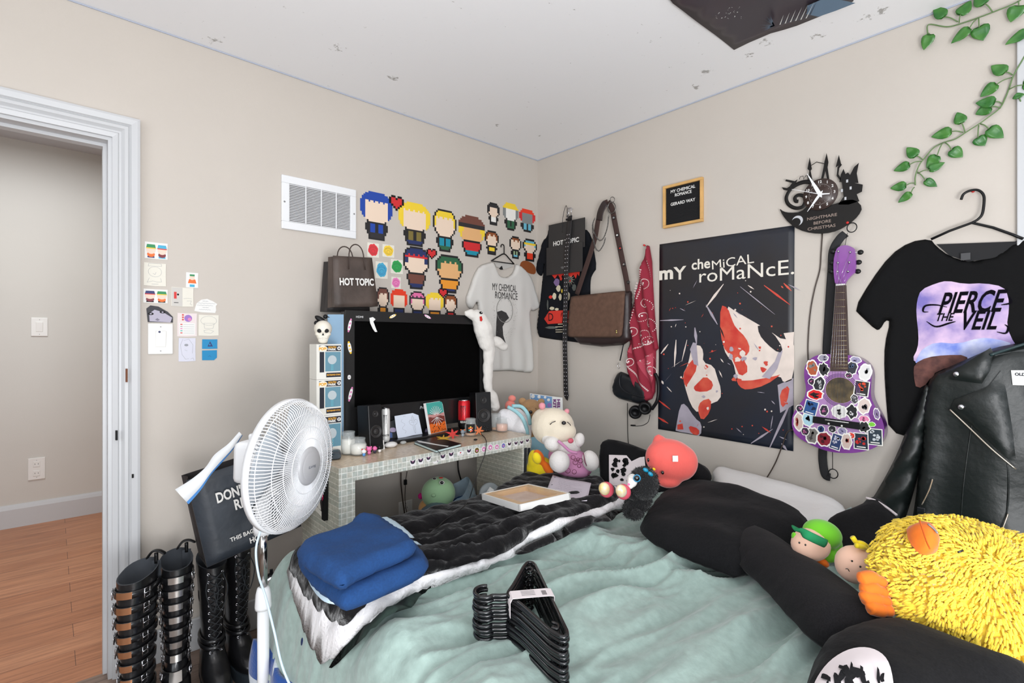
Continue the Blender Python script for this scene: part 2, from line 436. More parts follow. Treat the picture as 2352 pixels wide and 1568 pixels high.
# moulded door casing, mitred round the opening, and the jamb lining
def casing():
    b = MB(); w = PL(320, 600).x-DX1
    pf = [(-.006,0),(-.006,.012),(.010,.016),(.014,.012),(.020,.012),(.026,.018),(.030,.022),(.040,.022),(.046,.016),(w-.032,.018),(w-.026,.026),(w-.008,.030),(w,.028),(w,0)]
    def ring(a, n):
        return [Vector((DX1+a, -n, 0)), Vector((DX1+a, -n, DZ+a)), Vector((DX0-a, -n, DZ+a)), Vector((DX0-a, -n, 0))]
    rings = [ring(a, n) for a, n in pf]; vs = [v for r in rings for v in r]; fs = []
    for i in range(len(pf)-1):
        for k in range(3): fs.append((i*4+k, i*4+k+1, (i+1)*4+k+1, (i+1)*4+k))
    b.add(vs, fs, m_trim)
    c = struct(b.build('door_1'))
    j = MB(); j.wbox(DX1-.018, DX1, -.001, T+.001, 0, DZ, m_trim); j.wbox(DX0, DX0+.018, -.001, T+.001, 0, DZ, m_trim); j.wbox(DX0+.018, DX1-.018, -.001, T+.001, DZ-.018, DZ, m_trim)
    j.wbox(DX1-.030, DX1-.018, .05, .09, 0, DZ-.018, m_trim); j.wbox(DX0+.018, DX1-.030, .05, .09, DZ-.030, DZ-.018, m_trim)
    o = j.build('door_2'); struct(o)
    # chips in the paint
    ch = MB()
    for (px, py, w_, h_) in ((291,862,.006,.05),(305,1093,.006,.014),(268,1000,.006,.035)):
        u, v = LW.uv(px, py, .03); ch.box(LW.at(u, v, .02), -w_/2, w_/2, -h_/2, h_/2, -.01, .0105, m_brown if py < 1000 else m_dark)
    struct(ch.build('trim_3'))
casing()
# white window casing at the far right edge of the view
uL, vv = RW.uv(2336, 500); b = MB(); b.box(RW, uL, uL+.10, 0.75, 2.3, 0.0005, .016, m_trim, .003); struct(b.build('trim_4'))
# ================================================================== bed and everything soft on it
BX0, BX1, BY0, BY1, BZ = -1.87, -0.03, -2.55, -0.60, 0.545
def fold(x, y, s=1.0):
    """long soft folds that run down the bed towards the foot"""
    a = x*0.22+y*0.97; c = x*0.97-y*0.22
    w = noise.noise(Vector((x*2.0, y*2.0, 1.7)))
    f = 0.0
    for k, (fr_, am) in enumerate(((5.0, 1.1), (10.0, 0.8), (20.0, 0.34))):
        q = noise.noise(Vector((a*fr_+w*1.4, c*fr_*0.26+w, 4.0+k*7)))
        f += am*(0.35-abs(q))*1.4
    return f*s
def H(x, y, rough=1.0):
    """height of the green blanket"""
    z = BZ
    q = min(1, max(0, (y+0.98+.18*x)/-0.35))
    z += 0.058*fold(x, y)*rough*(0.10+0.90*q)
    z += 0.015*noise.noise(Vector((x*1.5, y*1.5, 9)))
    # roll over the foot and the far edge
    d = (BX0+0.03*noise.noise(Vector((y*4, 2, 2))))-x+0.06
    if d > 0: z -= 12*d*d if d < 0.08 else 0.0768+(d-0.08)*5.0
    d2 = y-(BY1-0.05)
    if d2 > 0: z -= min(0.30, 14*d2*d2 if d2 < .06 else .05+(d2-.06)*3.0)
    return max(0.04, z)
def onbed(px, py, off=0.0, Hf=None):
    """first point of the blanket seen through a place in the photograph"""
    Hf = Hf or H; d = ray(px, py); t = 0.7; p = CAM+d*t
    while t < 3.4:
        p = CAM+d*t
        if p.z <= Hf(p.x, p.y)+off: break
        t += 0.01
    a, b = t-0.01, t
    for _ in range(8):
        c = (a+b)/2; p = CAM+d*c
        if p.z <= Hf(p.x, p.y)+off: b = c
        else: a = c
    return CAM+d*b
def H0(x, y): return H(x, y, 0.0)
def HQ(x, y):
    return H(x, min(y, BY1-0.07))
m_green = mat('sage_fleece', (150,171,164), 0.9, bump=0.8, bscale=24, dist=.006, detail=10, var=0.09, vscale=45, sheen=0.5)
m_blackquilt = mat('black_fleece', (20,19,21), 0.95, spec=.2, bump=.8, bscale=48, dist=.006, detail=8, var=0.25, vscale=40, sheen=0.25)
m_sherpa = mat('white_sherpa', (238,236,238), 0.95, bump=0.7, bscale=130, dist=.004, sheen=0.4)
m_blackcloth = mat('black_jersey', (20,20,22), 0.95, bump=0.7, bscale=9, dist=.014, detail=9, spec=.2, var=0.25, vscale=260, sheen=0.05)
m_blackcloth2 = mat('charcoal_jersey', (27,26,28), 0.95, bump=0.5, bscale=8, dist=.008, detail=10, spec=.2, var=0.25, vscale=320, sheen=0.05)
m_whitecloth = mat('white_cotton', (232,230,228), 0.85, bump=0.7, bscale=11, dist=.012, detail=8)
m_print = mat('white_print', (228,218,220), 0.7)
m_navy = mat('blue_sweatshirt', (20,62,114), 0.95, bump=0.7, bscale=13, dist=.012, detail=9, var=0.10, vscale=200)
m_ltblue = mat('pale_blue_cotton', (200,222,236), 0.85)
m_matt = mat('mattress_ticking', (206,204,202), 0.8)
bed = thing('bed', ((BX0+BX1)/2, (BY0+BY1)/2, 0), 'low bed under black and green blankets, pushed into the right wall', 'bed')
b = MB(); b.wbox(BX0+.04, BX1, BY0, BY1-.03, 0.24, BZ-.035, m_matt, .05); b.build('mattress', bed)
b = MB(); b.wbox(BX0+.05, BX1, BY0+.02, BY1-.04, 0.12, 0.24, m_dark, .01)
for x in (BX0+.12, BX1-.1):
    for y in (BY0+.1, BY1-.14): b.wbox(x-.03, x+.03, y-.03, y+.03, 0, .12, m_dark)
b.build('bed_base', bed)
# green blanket: one sheet over the mattress, down over the foot
def gsheet(x0, x1, y0, y1, nx, ny, Hf, th, m, name):
    b = MB()
    vs = []; 
    for j in range(ny+1):
        for i in range(nx+1):
            x = x0+(x1-x0)*i/nx; y = y0+(y1-y0)*j/ny; vs.append((x, y, Hf(x, y)))
    fs = [(j*(nx+1)+i, j*(nx+1)+i+1, (j+1)*(nx+1)+i+1, (j+1)*(nx+1)+i) for j in range(ny) for i in range(nx)]
    fs = [f for f in fs if vs[f[1]][2] > max(.07, .33-.6*max(0, -.66-vs[f[0]][1]))]
    b.add(vs, fs, m, True); o = b.build(name)
    s = o.modifiers.new('thickness', 'SOLIDIFY'); s.thickness = th; s.offset = -1
    return o
g = gsheet(-2.02, -0.06, -2.5, -0.56, 270, 270, H, .012, m_green, 'green_blanket')
tag(g, 'rumpled sage green fleece blanket spread over the bed and hanging off its foot', 'blanket')
# outline pieces that lie on the bed, traced onto the real bed surface
def bedpiece(mb, pxpts, step, off, m, th=0.012, wr=0.0, ws=20, Hf=None, smooth_it=1, rnd=.03, zfn=None, hb=0.0):
    Hf = Hf or HQ
    pts = [tuple(onbed(a, c, hb, HQ)[:2]) for a, c in smoothpoly(pxpts, smooth_it)]
    pts = [(min(x, -.03), min(y, -.592 if x < -.68 else -.25)) for x, y in pts]
    vs, fs, ed, bd = cloth(pts, step); A = []; B = []
    for (x, y), e in zip(vs, ed):
        if e < 1e-5: e = 0
        k = math.sqrt(max(0, 1-(1-min(1, e/rnd))**2))
        z = Hf(x, y)+off+th*k
        if wr: z += wr*k*(0.3-abs(noise.noise(Vector((x*ws, y*ws, 5.5)))))
        if zfn: z += zfn(x, y)*k
        A.append((x, y, z)); B.append((x, y, Hf(x, y)+off-.002))
    n = len(vs); idx = [i if ed[i] < 1e-5 else n+i for i in range(n)]
    mb.add(A+B, fs+[tuple(idx[k] for k in f[::-1]) for f in fs], m, True)
    return pts
def quilt(x, y):
    x, y = x*.9, y*.9
    a = x*0.8+y*0.6; c = -x*0.6+y*0.8
    w = 0.6*noise.noise(Vector((x*8, y*8, 3)))
    r = abs(math.sin(a*44+w))*abs(math.sin(c*30+w*1.3+math.sin(a*30)*.8))
    return 0.014*math.sqrt(r)
qb = thing('quilted_blanket', onbed(1100, 1200), 'black quilted blanket with a white sherpa border along the far side of the bed', 'blanket')
b = MB()
bedpiece(b, [(655,1300),(735,1250),(925,1196),(1105,1158),(1200,1100),(1260,1082),(1375,1104),(1448,1152),(1436,1172),(1235,1240),(1160,1300),(1000,1352),(940,1372),(868,1420),(800,1485),(752,1535),(720,1515),(695,1440),(668,1370)], .016, .018, m_sherpa, th=.020, wr=.010, ws=45, hb=.01)
b.build('sherpa_lining', qb)
b = MB()
bedpiece(b, [(650,1292),(735,1240),(925,1190),(1105,1150),(1195,1095),(1260,1078),(1375,1098),(1430,1140),(1400,1163),(1225,1218),(1190,1262),(1105,1292),(1000,1322),(930,1338),(860,1382),(790,1448),(745,1425),(700,1370)], .014, .038, m_blackquilt, th=.010, hb=.03, zfn=quilt)
bedpiece(b, [(1430,1168),(1240,1232),(1188,1262),(1180,1275),(1250,1256),(1330,1215),(1445,1172)], .02, .030, m_blackquilt, th=.012, hb=.03)
bedpiece(b, [(752,1538),(800,1478),(872,1418),(990,1347),(990,1358),(880,1430),(812,1492),(765,1540)], .02, .026, mat('dark_green_fleece', (28,44,38), .95, bump=.8, bscale=200), th=.010, hb=.02)
b.build('black_cover', qb)
# folded sweatshirt on a pale shirt
SWZ = 0.05
def stackpiece(mb, pxpts, z0, z1, m, rnd=.05, step=.016, wr=.006, ws=12, zfn=None):
    pts = [tuple(PZ(a, c, z1)[:2]) for a, c in smoothpoly(pxpts, 2)]
    vs, fs, ed, bd = cloth(pts, step); A = []; B = []
    for (x, y), e in zip(vs, ed):
        if e < 1e-5: e = 0
        k = math.sqrt(max(0, 1-(1-min(1, e/rnd))**2)); zm = (z0+z1)/2
        A.append((x, y, zm+(z1-zm)*k+wr*k*noise.noise(Vector((x*ws, y*ws, 2)))+(zfn(x, y)*k if zfn else 0))); B.append((x, y, zm+(z0-zm)*k))
    n = len(vs); idx = [i if ed[i] < 1e-5 else n+i for i in range(n)]
    return mb.add(A+B, fs+[tuple(idx[k] for k in f[::-1]) for f in fs], m, True)
zb = BZ+.055
b = MB(); stackpiece(b, [(696,1306),(744,1376),(798,1362),(990,1275),(978,1245),(905,1180),(870,1178),(720,1250)], zb-.002, zb+.03, m_ltblue, wr=.004)
tag(b.build('folded_shirt'), 'pale folded shirt lying under the blue sweatshirt', 'shirt')
b = MB()
stackpiece(b, [(680,1262),(698,1232),(790,1205),(820,1172),(868,1172),(890,1180),(965,1240),(985,1262),(984,1285),(905,1320),(800,1362),(775,1358),(700,1302)], zb+.028, zb+.085, m_navy, rnd=.04)
stackpiece(b, [(678,1250),(690,1228),(790,1200),(822,1168),(868,1176),(880,1180),(956,1222),(958,1240),(900,1262),(826,1292),(800,1310),(780,1320),(700,1275)], zb+.08, zb+.135, m_navy, rnd=.04, wr=.010)
tag(b.build('sweatshirt'), 'worn blue sweatshirt folded on the black quilted blanket', 'sweatshirt')

# ------------------------------------------------------------------ pillows
def pillow(name, pxpts, z, thick, m, label, cat='pillow', step=.02, rnd=.10, wr=.012, ws=7, tilt=(0,0), group=None, back=.6, parts=None, it=2, n=None, fn=None):
    """tilt: slope of the pillow's middle plane along room x and y"""
    c = PZ(sum(p[0] for p in pxpts)/len(pxpts), sum(p[1] for p in pxpts)/len(pxpts), z)
    fr = Frame(c, Vector((1,0,tilt[0])), Vector((0,1,tilt[1])))
    fr.v = (fr.v-fr.u*fr.v.dot(fr.u)).normalized(); fr.n = fr.u.cross(fr.v)
    pts = smoothpoly(fr.uvs(pxpts), it)
    b = MB(); puff(b, fr, pts, thick, m, step, rnd=rnd, back=back, wr=wr, ws=ws, fn=fn)
    o = b.build(name); tag(o, label, cat, group)
    return o, fr
pillow('white_pillow', [(1632,1072),(1740,1098),(1850,1128),(1950,1168),(1952,1215),(1850,1225),(1700,1180),(1640,1130)], .60, .045, m_whitecloth, 'flat white pillow lying between the black pillow and the right wall', rnd=.08, tilt=(.25,0))
pillow('black_pillow', [(1465,1222),(1478,1190),(1530,1128),(1600,1114),(1700,1130),(1830,1178),(1866,1206),(1862,1240),(1760,1292),(1700,1322),(1690,1324),(1600,1288),(1520,1258)], .63, .062, m_blackcloth, 'large plain black pillow beside the coral plush cat', rnd=.13, tilt=(.10,0), wr=.02)
pillow('body_pillow', [(1674,1246),(1695,1230),(1740,1226),(1793,1254),(1855,1298),(1921,1340),(1971,1376),(2025,1422),(2075,1452),(2060,1482),(1930,1492),(1868,1472),(1800,1402),(1740,1332),(1690,1292)], .63, .066, m_blackcloth2, 'long charcoal bolster pillow in front of the two doll plushes', rnd=.12, wr=.008)
o, fr = pillow('printed_cushion', [(1850,1575),(1880,1490),(1940,1462),(2020,1440),(2110,1462),(2250,1520),(2400,1570),(2420,1640),(2200,1700),(1830,1680)], .645, .06, m_blackcloth, 'black cushion with a cracked white print at the bottom edge of the photo', rnd=.10, wr=.004)
b = MB()
def onpuff(fr, pts, m, mb, thick, rnd, outline, n=.002, step=.015):
    vs, fs, ed, bd = cloth(pts, step)
    out = []
    for (u, v) in vs:
        e = edist((u, v), outline) if inside((u, v), outline) else 0; t = min(1, e/rnd)
        out.append(fr.P(u, v, thick*(1-(1-t)**2)**.5+n))
    mb.add(out, fs, m, True)
cush_out = smoothpoly(fr.uvs([(1850,1575),(1880,1490),(1940,1462),(2020,1440),(2110,1462),(2250,1520),(2400,1570),(2420,1640),(2200,1700),(1830,1680)]), 2)
def U(lst, n=.06): return fr.uvs(lst, n)
onpuff(fr, smoothpoly(U([(1862,1568),(1872,1535),(1905,1505),(1955,1490),(2005,1495),(2040,1520),(2055,1568),(2050,1600),(1870,1600)])), m_print, b, .06, .10, cush_out, .007)
rr = random.Random(3)
for k in range(22):
    cx, cy = 1890+rr.random()*140, 1536+rr.random()*40; a = rr.random()*3; L = 8+rr.random()*14; w = 3+rr.random()*5
    if cy < 1540+ (cx-1950)**2*0.002: continue
    pl = [(cx+L*math.cos(t)*math.cos(a)-w*math.sin(t)*math.sin(a)+rr.uniform(-2,2), cy+L*math.cos(t)*math.sin(a)+w*math.sin(t)*math.cos(a)+rr.uniform(-2,2)) for t in [i*PI/4 for i in range(8)]]
    onpuff(fr, U(pl), m_blackcloth, b, .06, .10, cush_out, .010)
c = b.build('print', None); c.parent = o; c.matrix_parent_inverse = Matrix.Translation(-o.location)
# black cushion with white piping behind the dolls
o, fr = pillow('piped_cushion', [(1900,1200),(1960,1180),(1995,1150),(2035,1160),(2062,1190),(2100,1260),(2090,1330),(1980,1340),(1900,1280),(1885,1230)], .645, .06, m_blackcloth, 'black cushion with white piping between green plush and leather jacket', rnd=.09, tilt=(.35,0))
p = MB(); p.tube([fr.P(*fr.uv(*q, .03), .045) for q in smoothpoly([(1990,1152),(2012,1158),(2040,1176),(2060,1192)], 1, False)], .004, m_print, 6); c = p.build('piping'); c.parent = o; c.matrix_parent_inverse = Matrix.Translation(-o.location)
pillow('dark_pillow', [(1590,1060),(1625,1070),(1640,1105),(1600,1120),(1560,1100)], .64, .05, m_blackcloth2, 'small bit of a black pillow behind the coral plush cat', rnd=.06, tilt=(.9,0))
# upright cushion with a white print leaning at the corner
fr = Frame(PR(1440, 1100, -.40), Vector((.10,-1,.0)), Vector((.55,0,1)))
fr.v = (fr.v-fr.u*fr.v.dot(fr.u)).normalized(); fr.n = fr.u.cross(fr.v)
if fr.n.x > 0: fr.n = -fr.n
out = smoothpoly(fr.uvs([(1378,1006),(1430,1012),(1500,1040),(1560,1052),(1590,1070),(1580,1160),(1460,1170),(1390,1150),(1376,1090)]), 2)
uc = thing('graphic_cushion', fr.P(*fr.uv(1440, 1150)), 'black cushion with a cracked white print leaning behind the black plush dog', 'cushion')
b = MB(); puff(b, fr, out, .05, m_blackcloth, .02, rnd=.09, back=.8, wr=.006); b.build('cushion', uc)
b = MB()
def U(lst, n=.05): return fr.uvs(lst, n)
onpuff(fr, U([(1400,1045),(1440,1046),(1452,1060),(1470,1050),(1480,1048),(1485,1080),(1470,1110),(1450,1118),(1400,1115)]), m_print, b, .05, .09, out, .006)
for k in range(16):
    cx, cy = 1408+rr.random()*34, 1054+rr.random()*54; L = 3+rr.random()*5
    pl = [(cx+L*math.cos(t)*rr.uniform(.6,1.2), cy+L*math.sin(t)*rr.uniform(.6,1.2)) for t in [i*PI/4 for i in range(8)]]
    onpuff(fr, U(pl), m_blackcloth, b, .05, .09, out, .009, step=.01)
b.build('print', uc)
# ================================================================== mosaic console table
CF, CB = -0.58, -0.215                      # its front and back
CX0 = PL(778, 1080, CF).x; CX1 = PL(1219, 1000, CF).x; CZ = PL(778, 1076, CF).z
CT = 0.056; CL = 0.064
def tile_mat(name, rot, base, alt, mortar, sz=0.0215):
    m = mat(name, base, 0.28); nt = m.node_tree; b = nt.nodes['Principled BSDF']; L = nt.links; tc = nt.nodes['Texture Coordinate']
    mp = nt.nodes.new('ShaderNodeMapping'); mp.inputs['Rotation'].default_value = rot; L.new(tc.outputs['Object'], mp.inputs['Vector'])
    br = nt.nodes.new('ShaderNodeTexBrick'); br.offset = 0.0; br.inputs['Scale'].default_value = 1
    br.inputs['Brick Width'].default_value = sz; br.inputs['Row Height'].default_value = sz; br.inputs['Mortar Size'].default_value = sz*.075
    br.inputs['Mortar Smooth'].default_value = .3
    br.inputs['Color1'].default_value = (*lin(base),1); br.inputs['Color2'].default_value = (*lin(alt),1); br.inputs['Mortar'].default_value = (*lin(mortar),1)
    L.new(mp.outputs['Vector'], br.inputs['Vector'])
    n = nt.nodes.new('ShaderNodeTexNoise'); n.inputs['Scale'].default_value = 70; n.inputs['Detail'].default_value = 6; L.new(tc.outputs['Object'], n.inputs['Vector'])
    rp = nt.nodes.new('ShaderNodeValToRGB'); rp.color_ramp.elements[0].position = .38; rp.color_ramp.elements[1].position = .6
    rp.color_ramp.elements[0].color = (.55,.52,.48,1); rp.color_ramp.elements[1].color = (1,1,1,1); L.new(n.outputs['Fac'], rp.inputs['Fac'])
    mx = nt.nodes.new('ShaderNodeMix'); mx.data_type = 'RGBA'; mx.blend_type = 'MULTIPLY'; mx.inputs[0].default_value = .45
    L.new(br.outputs['Color'], mx.inputs[6]); L.new(rp.outputs['Color'], mx.inputs[7]); L.new(mx.outputs[2], b.inputs['Base Color'])
    bp = nt.nodes.new('ShaderNodeBump'); bp.inputs['Strength'].default_value = .5; bp.inputs['Distance'].default_value = .001; bp.invert = True
    L.new(br.outputs['Fac'], bp.inputs['Height']); L.new(bp.outputs['Normal'], b.inputs['Normal'])
    return m
mt_top = tile_mat('shell_mosaic_top', (0,0,0), (216,196,170), (204,178,148), (226,212,192), .0125)
mt_front = tile_mat('shell_mosaic_front', (R(90),0,0), (206,206,196), (184,192,186), (240,241,236), .0212)
mt_side = tile_mat('shell_mosaic_side', (R(90),0,R(90)), (208,204,188), (188,190,176), (236,232,220), .0212)
console = thing('console_table', ((CX0+CX1)/2, (CF+CB)/2, 0), 'mother-of-pearl mosaic console table carrying the television', 'console table')
def cbox(mb, x0, x1, y0, y1, z0, z1):
    F = Frame((0,0,0),(1,0,0),(0,1,0)); P = lambda a, b_, c: (a, b_, c)
    mb.add([P(x0,y0,z1),P(x1,y0,z1),P(x1,y1,z1),P(x0,y1,z1)], [(0,1,2,3)], mt_top)
    mb.add([P(x0,y0,z0),P(x0,y1,z0),P(x1,y1,z0),P(x1,y0,z0)], [(0,1,2,3)], mt_top)
    mb.add([P(x0,y0,z0),P(x1,y0,z0),P(x1,y0,z1),P(x0,y0,z1)], [(0,1,2,3)], mt_front)
    mb.add([P(x0,y1,z0),P(x0,y1,z1),P(x1,y1,z1),P(x1,y1,z0)], [(0,1,2,3)], mt_front)
    mb.add([P(x0,y0,z0),P(x0,y0,z1),P(x0,y1,z1),P(x0,y1,z0)], [(0,1,2,3)], mt_side)
    mb.add([P(x1,y0,z0),P(x1,y1,z0),P(x1,y1,z1),P(x1,y0,z1)], [(0,1,2,3)], mt_side)
b = MB(); cbox(b, CX0, CX1, CF, CB, CZ-CT, CZ); b.build('table_top', console)
b = MB(); cbox(b, CX0, CX0+CL, CF, CB, 0, CZ-CT); b.build('side_panel', console)
b = MB(); cbox(b, CX1-CT, CX1, CF, CB, 0, CZ-CT); b.build('side_panel', console)
FR = Frame((0, CF, 0), (1,0,0), (0,0,1), (0,-1,0))       # front of the console
m_navyc = mat('navy_webbing', (34,38,48), .8)
m_paper = mat('white_paper', (232,231,228), .7)
m_paper2 = mat('cream_paper', (228,224,212), .7)
m_glossp = mat('sticker_white', (238,236,236), .3)
b = MB()
for px in (1207, 1214.5):
    u, v = FR.uv(px, 1028); u2, v2 = FR.uv(px-3, 1120)
    b.add([FR.P(u-.011, v, .002), FR.P(u+.009, v, .002), FR.P(u+.004, v2, .002), FR.P(u-.016, v2, .002)], [(0,3,2,1)], m_navyc)
b.build('webbing_strip', console)
# stickers along the apron
def col(name, c, rough=.5, **k): return mat(name, c, rough, **k)
c_purp = col('sticker_dark_violet', (52,42,62)); c_pink = col('sticker_pink', (214,128,178)); c_blue = col('sticker_periwinkle', (104,112,180)); c_gold = col('sticker_gold', (110,92,30), .3)
c_grey = col('soft_grey', (150,150,152)); c_red = col('poppy_red', (208,44,40)); c_yel = col('warm_yellow', (240,196,50)); c_org = col('pumpkin_orange', (228,108,36)); c_teal = col('sea_teal', (70,170,160))
def sticker(fr, u, v, s, kind, n=.0008, name='sticker', parent=None, lab=None):
    b = MB()
    def E(cx, cy, rx, ry, m, n_, k=14): b.flat(fr, [(u+(cx+rx*math.cos(2*PI*i/k))*s, v+(cy+ry*math.sin(2*PI*i/k))*s) for i in range(k)], n_, m)
    def Pg(pts, m, n_): b.flat(fr, [(u+x*s, v+y*s) for x, y in pts], n_, m)
    if kind == 'tag':
        b.prism(fr, smoothpoly([(u-1.2*s, v-.75*s), (u+1.2*s, v-.75*s), (u+1.2*s, v+.75*s), (u-1.2*s, v+.75*s)], 1), .0001, n, m_glossp); E(-.1, .25, .25, .22, c_red, n+.0003); E(.15, .4, .14, .14, c_blue, n+.0003)
        for k in range(2): Pg([(-.7,-.3-.2*k),(.7,-.3-.2*k),(.7,-.36-.2*k),(-.7,-.36-.2*k)], c_grey, n+.0003)
    elif kind == 'horn':      # dark two-pointed blot on a white die-cut
        o = [(-.95,1.0),(-.3,.6),(.35,.6),(1.0,1.05),(.85,-.1),(.7,-.9),(-.6,-.9),(-.85,-.1)]
        b.prism(fr, [(u+x*s, v+y*s) for x, y in o], .0001, n, m_glossp)
        Pg([(-.8,.8),(-.28,.45),(.32,.45),(.85,.85),(.68,0),(.3,-.35),(-.3,-.35),(-.7,0)], c_purp, n+.0003); E(0,.28,.16,.14,c_pink,n+.0006,8)
    elif kind == 'scrap':
        b.prism(fr, [(u+x*s, v+y*s) for x, y in [(-1.1,.2),(-.3,0),(.4,.3),(1.1,.5),(.9,-.1),(.1,-.5),(-.7,-.5)]], .0001, n, m_glossp); E(.6,.1,.2,.15,c_purp,n+.0003)
    else:
        m = {'pink': c_pink, 'blue': c_blue, 'gold': c_gold}[kind]
        o = [(math.cos(2*PI*i/16)*(.98+.12*math.sin(i*2.3)), math.sin(2*PI*i/16)*(1.0+.1*math.cos(i*3.1))) for i in range(16)]
        b.prism(fr, [(u+x*s, v+y*s) for x, y in o], .0001, n, m_glossp); Pg([(x*.8, y*.8) for x, y in o], m, n+.0003)
        E(0,-.1,.35,.3, c_pink if kind != 'pink' else m_glossp, n+.0006)
    return b.build(name, parent)
st = [(948,1062,'horn',.0125,'leftmost dark two-pointed sticker on the console edge'),(966,1058,'horn',.0125,'second dark pointed sticker from the left on the console edge'),(984,1053,'horn',.011,'small dark pointed sticker, third from the left on the console edge'),(1001,1060,'scrap',.012,'torn scrap of white sticker low on the console edge'),
 (1017,1049,'horn',.013,'dark pointed sticker just left of the notebook corner tassel'),(1036,1044,'horn',.013,'dark pointed sticker left of the white tag sticker'),(1058,1041,'tag',.0115,'white rounded tag sticker with a red dot on console edge'),
 (1077,1036,'horn',.012,'dark pointed sticker right of the white tag sticker'),(1095,1034,'gold',.013,'dark gold round sticker on the console edge'),(1111,1031,'pink',.0115,'pink sticker beside the dark gold sticker on console edge'),(1126,1027,'pink',.0125,'middle one of the three pink stickers on console edge'),
 (1141,1026,'pink',.0115,'pink sticker beside the periwinkle sticker on console edge'),(1156,1023,'blue',.0115,'round periwinkle blue sticker on the console edge'),(1170,1020,'horn',.0115,'dark pointed sticker right of the periwinkle sticker'),(1185,1018,'horn',.0115,'third dark pointed sticker from right end of console edge'),(1198,1016,'horn',.0115,'second dark pointed sticker from right end of console edge'),(1211,1012,'horn',.011,'rightmost dark pointed sticker at the console corner')]
for px, py, k, s, lab in st:
    u, v = FR.uv(px, py); o = sticker(FR, u, v, s*1.22, k); tag(o, lab, 'sticker', 'stickers along the console edge')
# magazine pocket fixed to the left side panel
SF = Frame((CX0, 0, 0), (0,-1,0), (0,0,1), (-1,0,0))
mg = thing('magazine', SF.P(*SF.uv(735,1130)), 'black and cream magazine hanging on the left side of the console table', 'magazine')
b = MB(); pts = SF.uvs([(753,1078),(720,1060),(720,1160),(752,1193)]); b.prism(SF, pts, .001, .010, m_paper2, rim=m_black); b.build('cover', mg)
b = MB(); b.flat(SF, SF.uvs([(751,1082),(724,1066),(724,1150),(751,1180)]), .0108, col('dark_brown_ink', (72,62,60))); b.flat(SF, SF.uvs([(742,1100),(728,1120),(732,1150),(738,1165),(744,1170),(740,1140)]), .0114, m_paper2); b.build('picture', mg)
b = MB(); b.prism(SF, SF.uvs([(755,1080),(748,1078),(748,1190),(754,1194)]), .001, .016, m_black); b.flat(SF, SF.uvs([(752,1122),(750,1122),(749,1135),(750,1148),(752,1142)]), .0165, mat('hot_pink', (226,30,96), .5)); b.build('spine', mg)

# ================================================================== television
TY = -0.235
TF = Frame((0, TY, 0), (1,0,0), (0,0,1), (0,-1,0))
m_tv = mat('tv_bezel_black', (22,22,23), .32, bump=.1, bscale=400); m_scr = mat('tv_screen', (1,1,1), .6, spec=.05)
x0 = TF.uv(793, 850)[0]; x1 = TF.uv(1116, 850)[0]; z1 = TF.uv(793, 712)[1]; z0 = TF.uv(793, 992)[1]
tv = thing('television', ((x0+x1)/2, TY, CZ), 'black flat television with a blank screen standing on the mosaic console', 'television')
b = MB(); su0, sv1 = TF.uv(813, 737); su1, sv0 = TF.uv(1101, 904); sv0 = TF.uv(812, 935)[1]
BZB = sv0
b.box(TF, x0, x1, CZ+.045, z1, -.055, -.004, m_tv, .006)
b.box(TF, x0+.1, x1-.1, CZ+.10, z1-.06, -.10, -.05, m_tv, .012)
for (a, c, d, e) in ((x0, x1, sv1, z1), (x0, x1, CZ+.045, sv0), (x0, su0, sv0, sv1), (su1, x1, sv0, sv1)): b.box(TF, a, c, d, e, -.004, .006, m_tv)
b.box(TF, x0+.006, x1-.006, sv0-.012, sv0-.006, .006, .008, m_tv)
b.build('bezel', tv)
b = MB(); b.quad(TF, su0, su1, sv0, sv1, -.002, m_scr); b.build('screen', tv)
b = MB(); b.wbox((x0+x1)/2-.06, (x0+x1)/2+.06, TY+.01, TY+.04, CZ+.015, CZ+.06, m_tv); b.wbox((x0+x1)/2-.30, (x0+x1)/2+.30, TY-.095, TY+.02, CZ+.0005, CZ+.017, m_tv, .005); b.build('stand', tv)
m_silver = mat('silver_print', (210,210,212), .4)
b = MB(); u, v = TF.uv(826, 727.5, .006); b.text(TF, 'HDMI', u, v, .009, m_silver, .0068, w=.034, bold=.01); u, v = TF.uv(973, 935, .006); b.text(TF, 'Prink', u, v, .014, m_silver, .0068, w=.04, shear=.2); b.build('lettering', tv)
for i, (px, py, kk, w, h, rot, lab) in enumerate([(803,747,'p',.011,.042,-.22,'pink patterned plaster strip on the upper left of the tv bezel'),(803,798,'y',.013,.038,.2,'yellow patterned plaster strip taped on the left tv bezel'),(802,866,'w',.012,.016,0,'small white sticker low on the left tv bezel'),(805,905,'p',.012,.044,-.25,'white and pink plaster strip lowest on the left tv bezel'),(902,726,'y',.026,.010,.45,'yellow sticker on the top tv bezel'),(982,727,'p',.028,.010,-.42,'pink sticker on the top tv bezel')]):
    u, v = TF.uv(px, py, .006); f2 = TF.at(u, v, .006, rot); b = MB()
    o_ = smoothpoly([(-w,-h),(w,-h),(w,h),(-w,h)] if i < 4 else [(-w,-h),(w,-h),(w,h),(-w,h)], 2); o_ = [(x*.62, y*.62) for x, y in o_]
    b.prism(f2, o_, .0002, .0010, m_glossp)
    cc = {'p': c_pink, 'y': c_yel, 'w': c_grey}[kk]
    n_ = 4 if kk != 'w' else 1
    for k in range(n_):
        t = (k-(n_-1)/2)*.42
        L_, W_ = (h, w) if h > w else (w, h)
        q = [((t*L_)+.13*L_*math.cos(a)*(1 if h < w else 1), .38*W_*math.sin(a)) for a in [j*PI/4 for j in range(8)]]
        if h > w: q = [(y, x) for x, y in q][::-1]
        b.flat(f2, q, .0014, cc)
    tag(b.build('sticker'), lab, 'sticker', 'stickers on the television bezel')
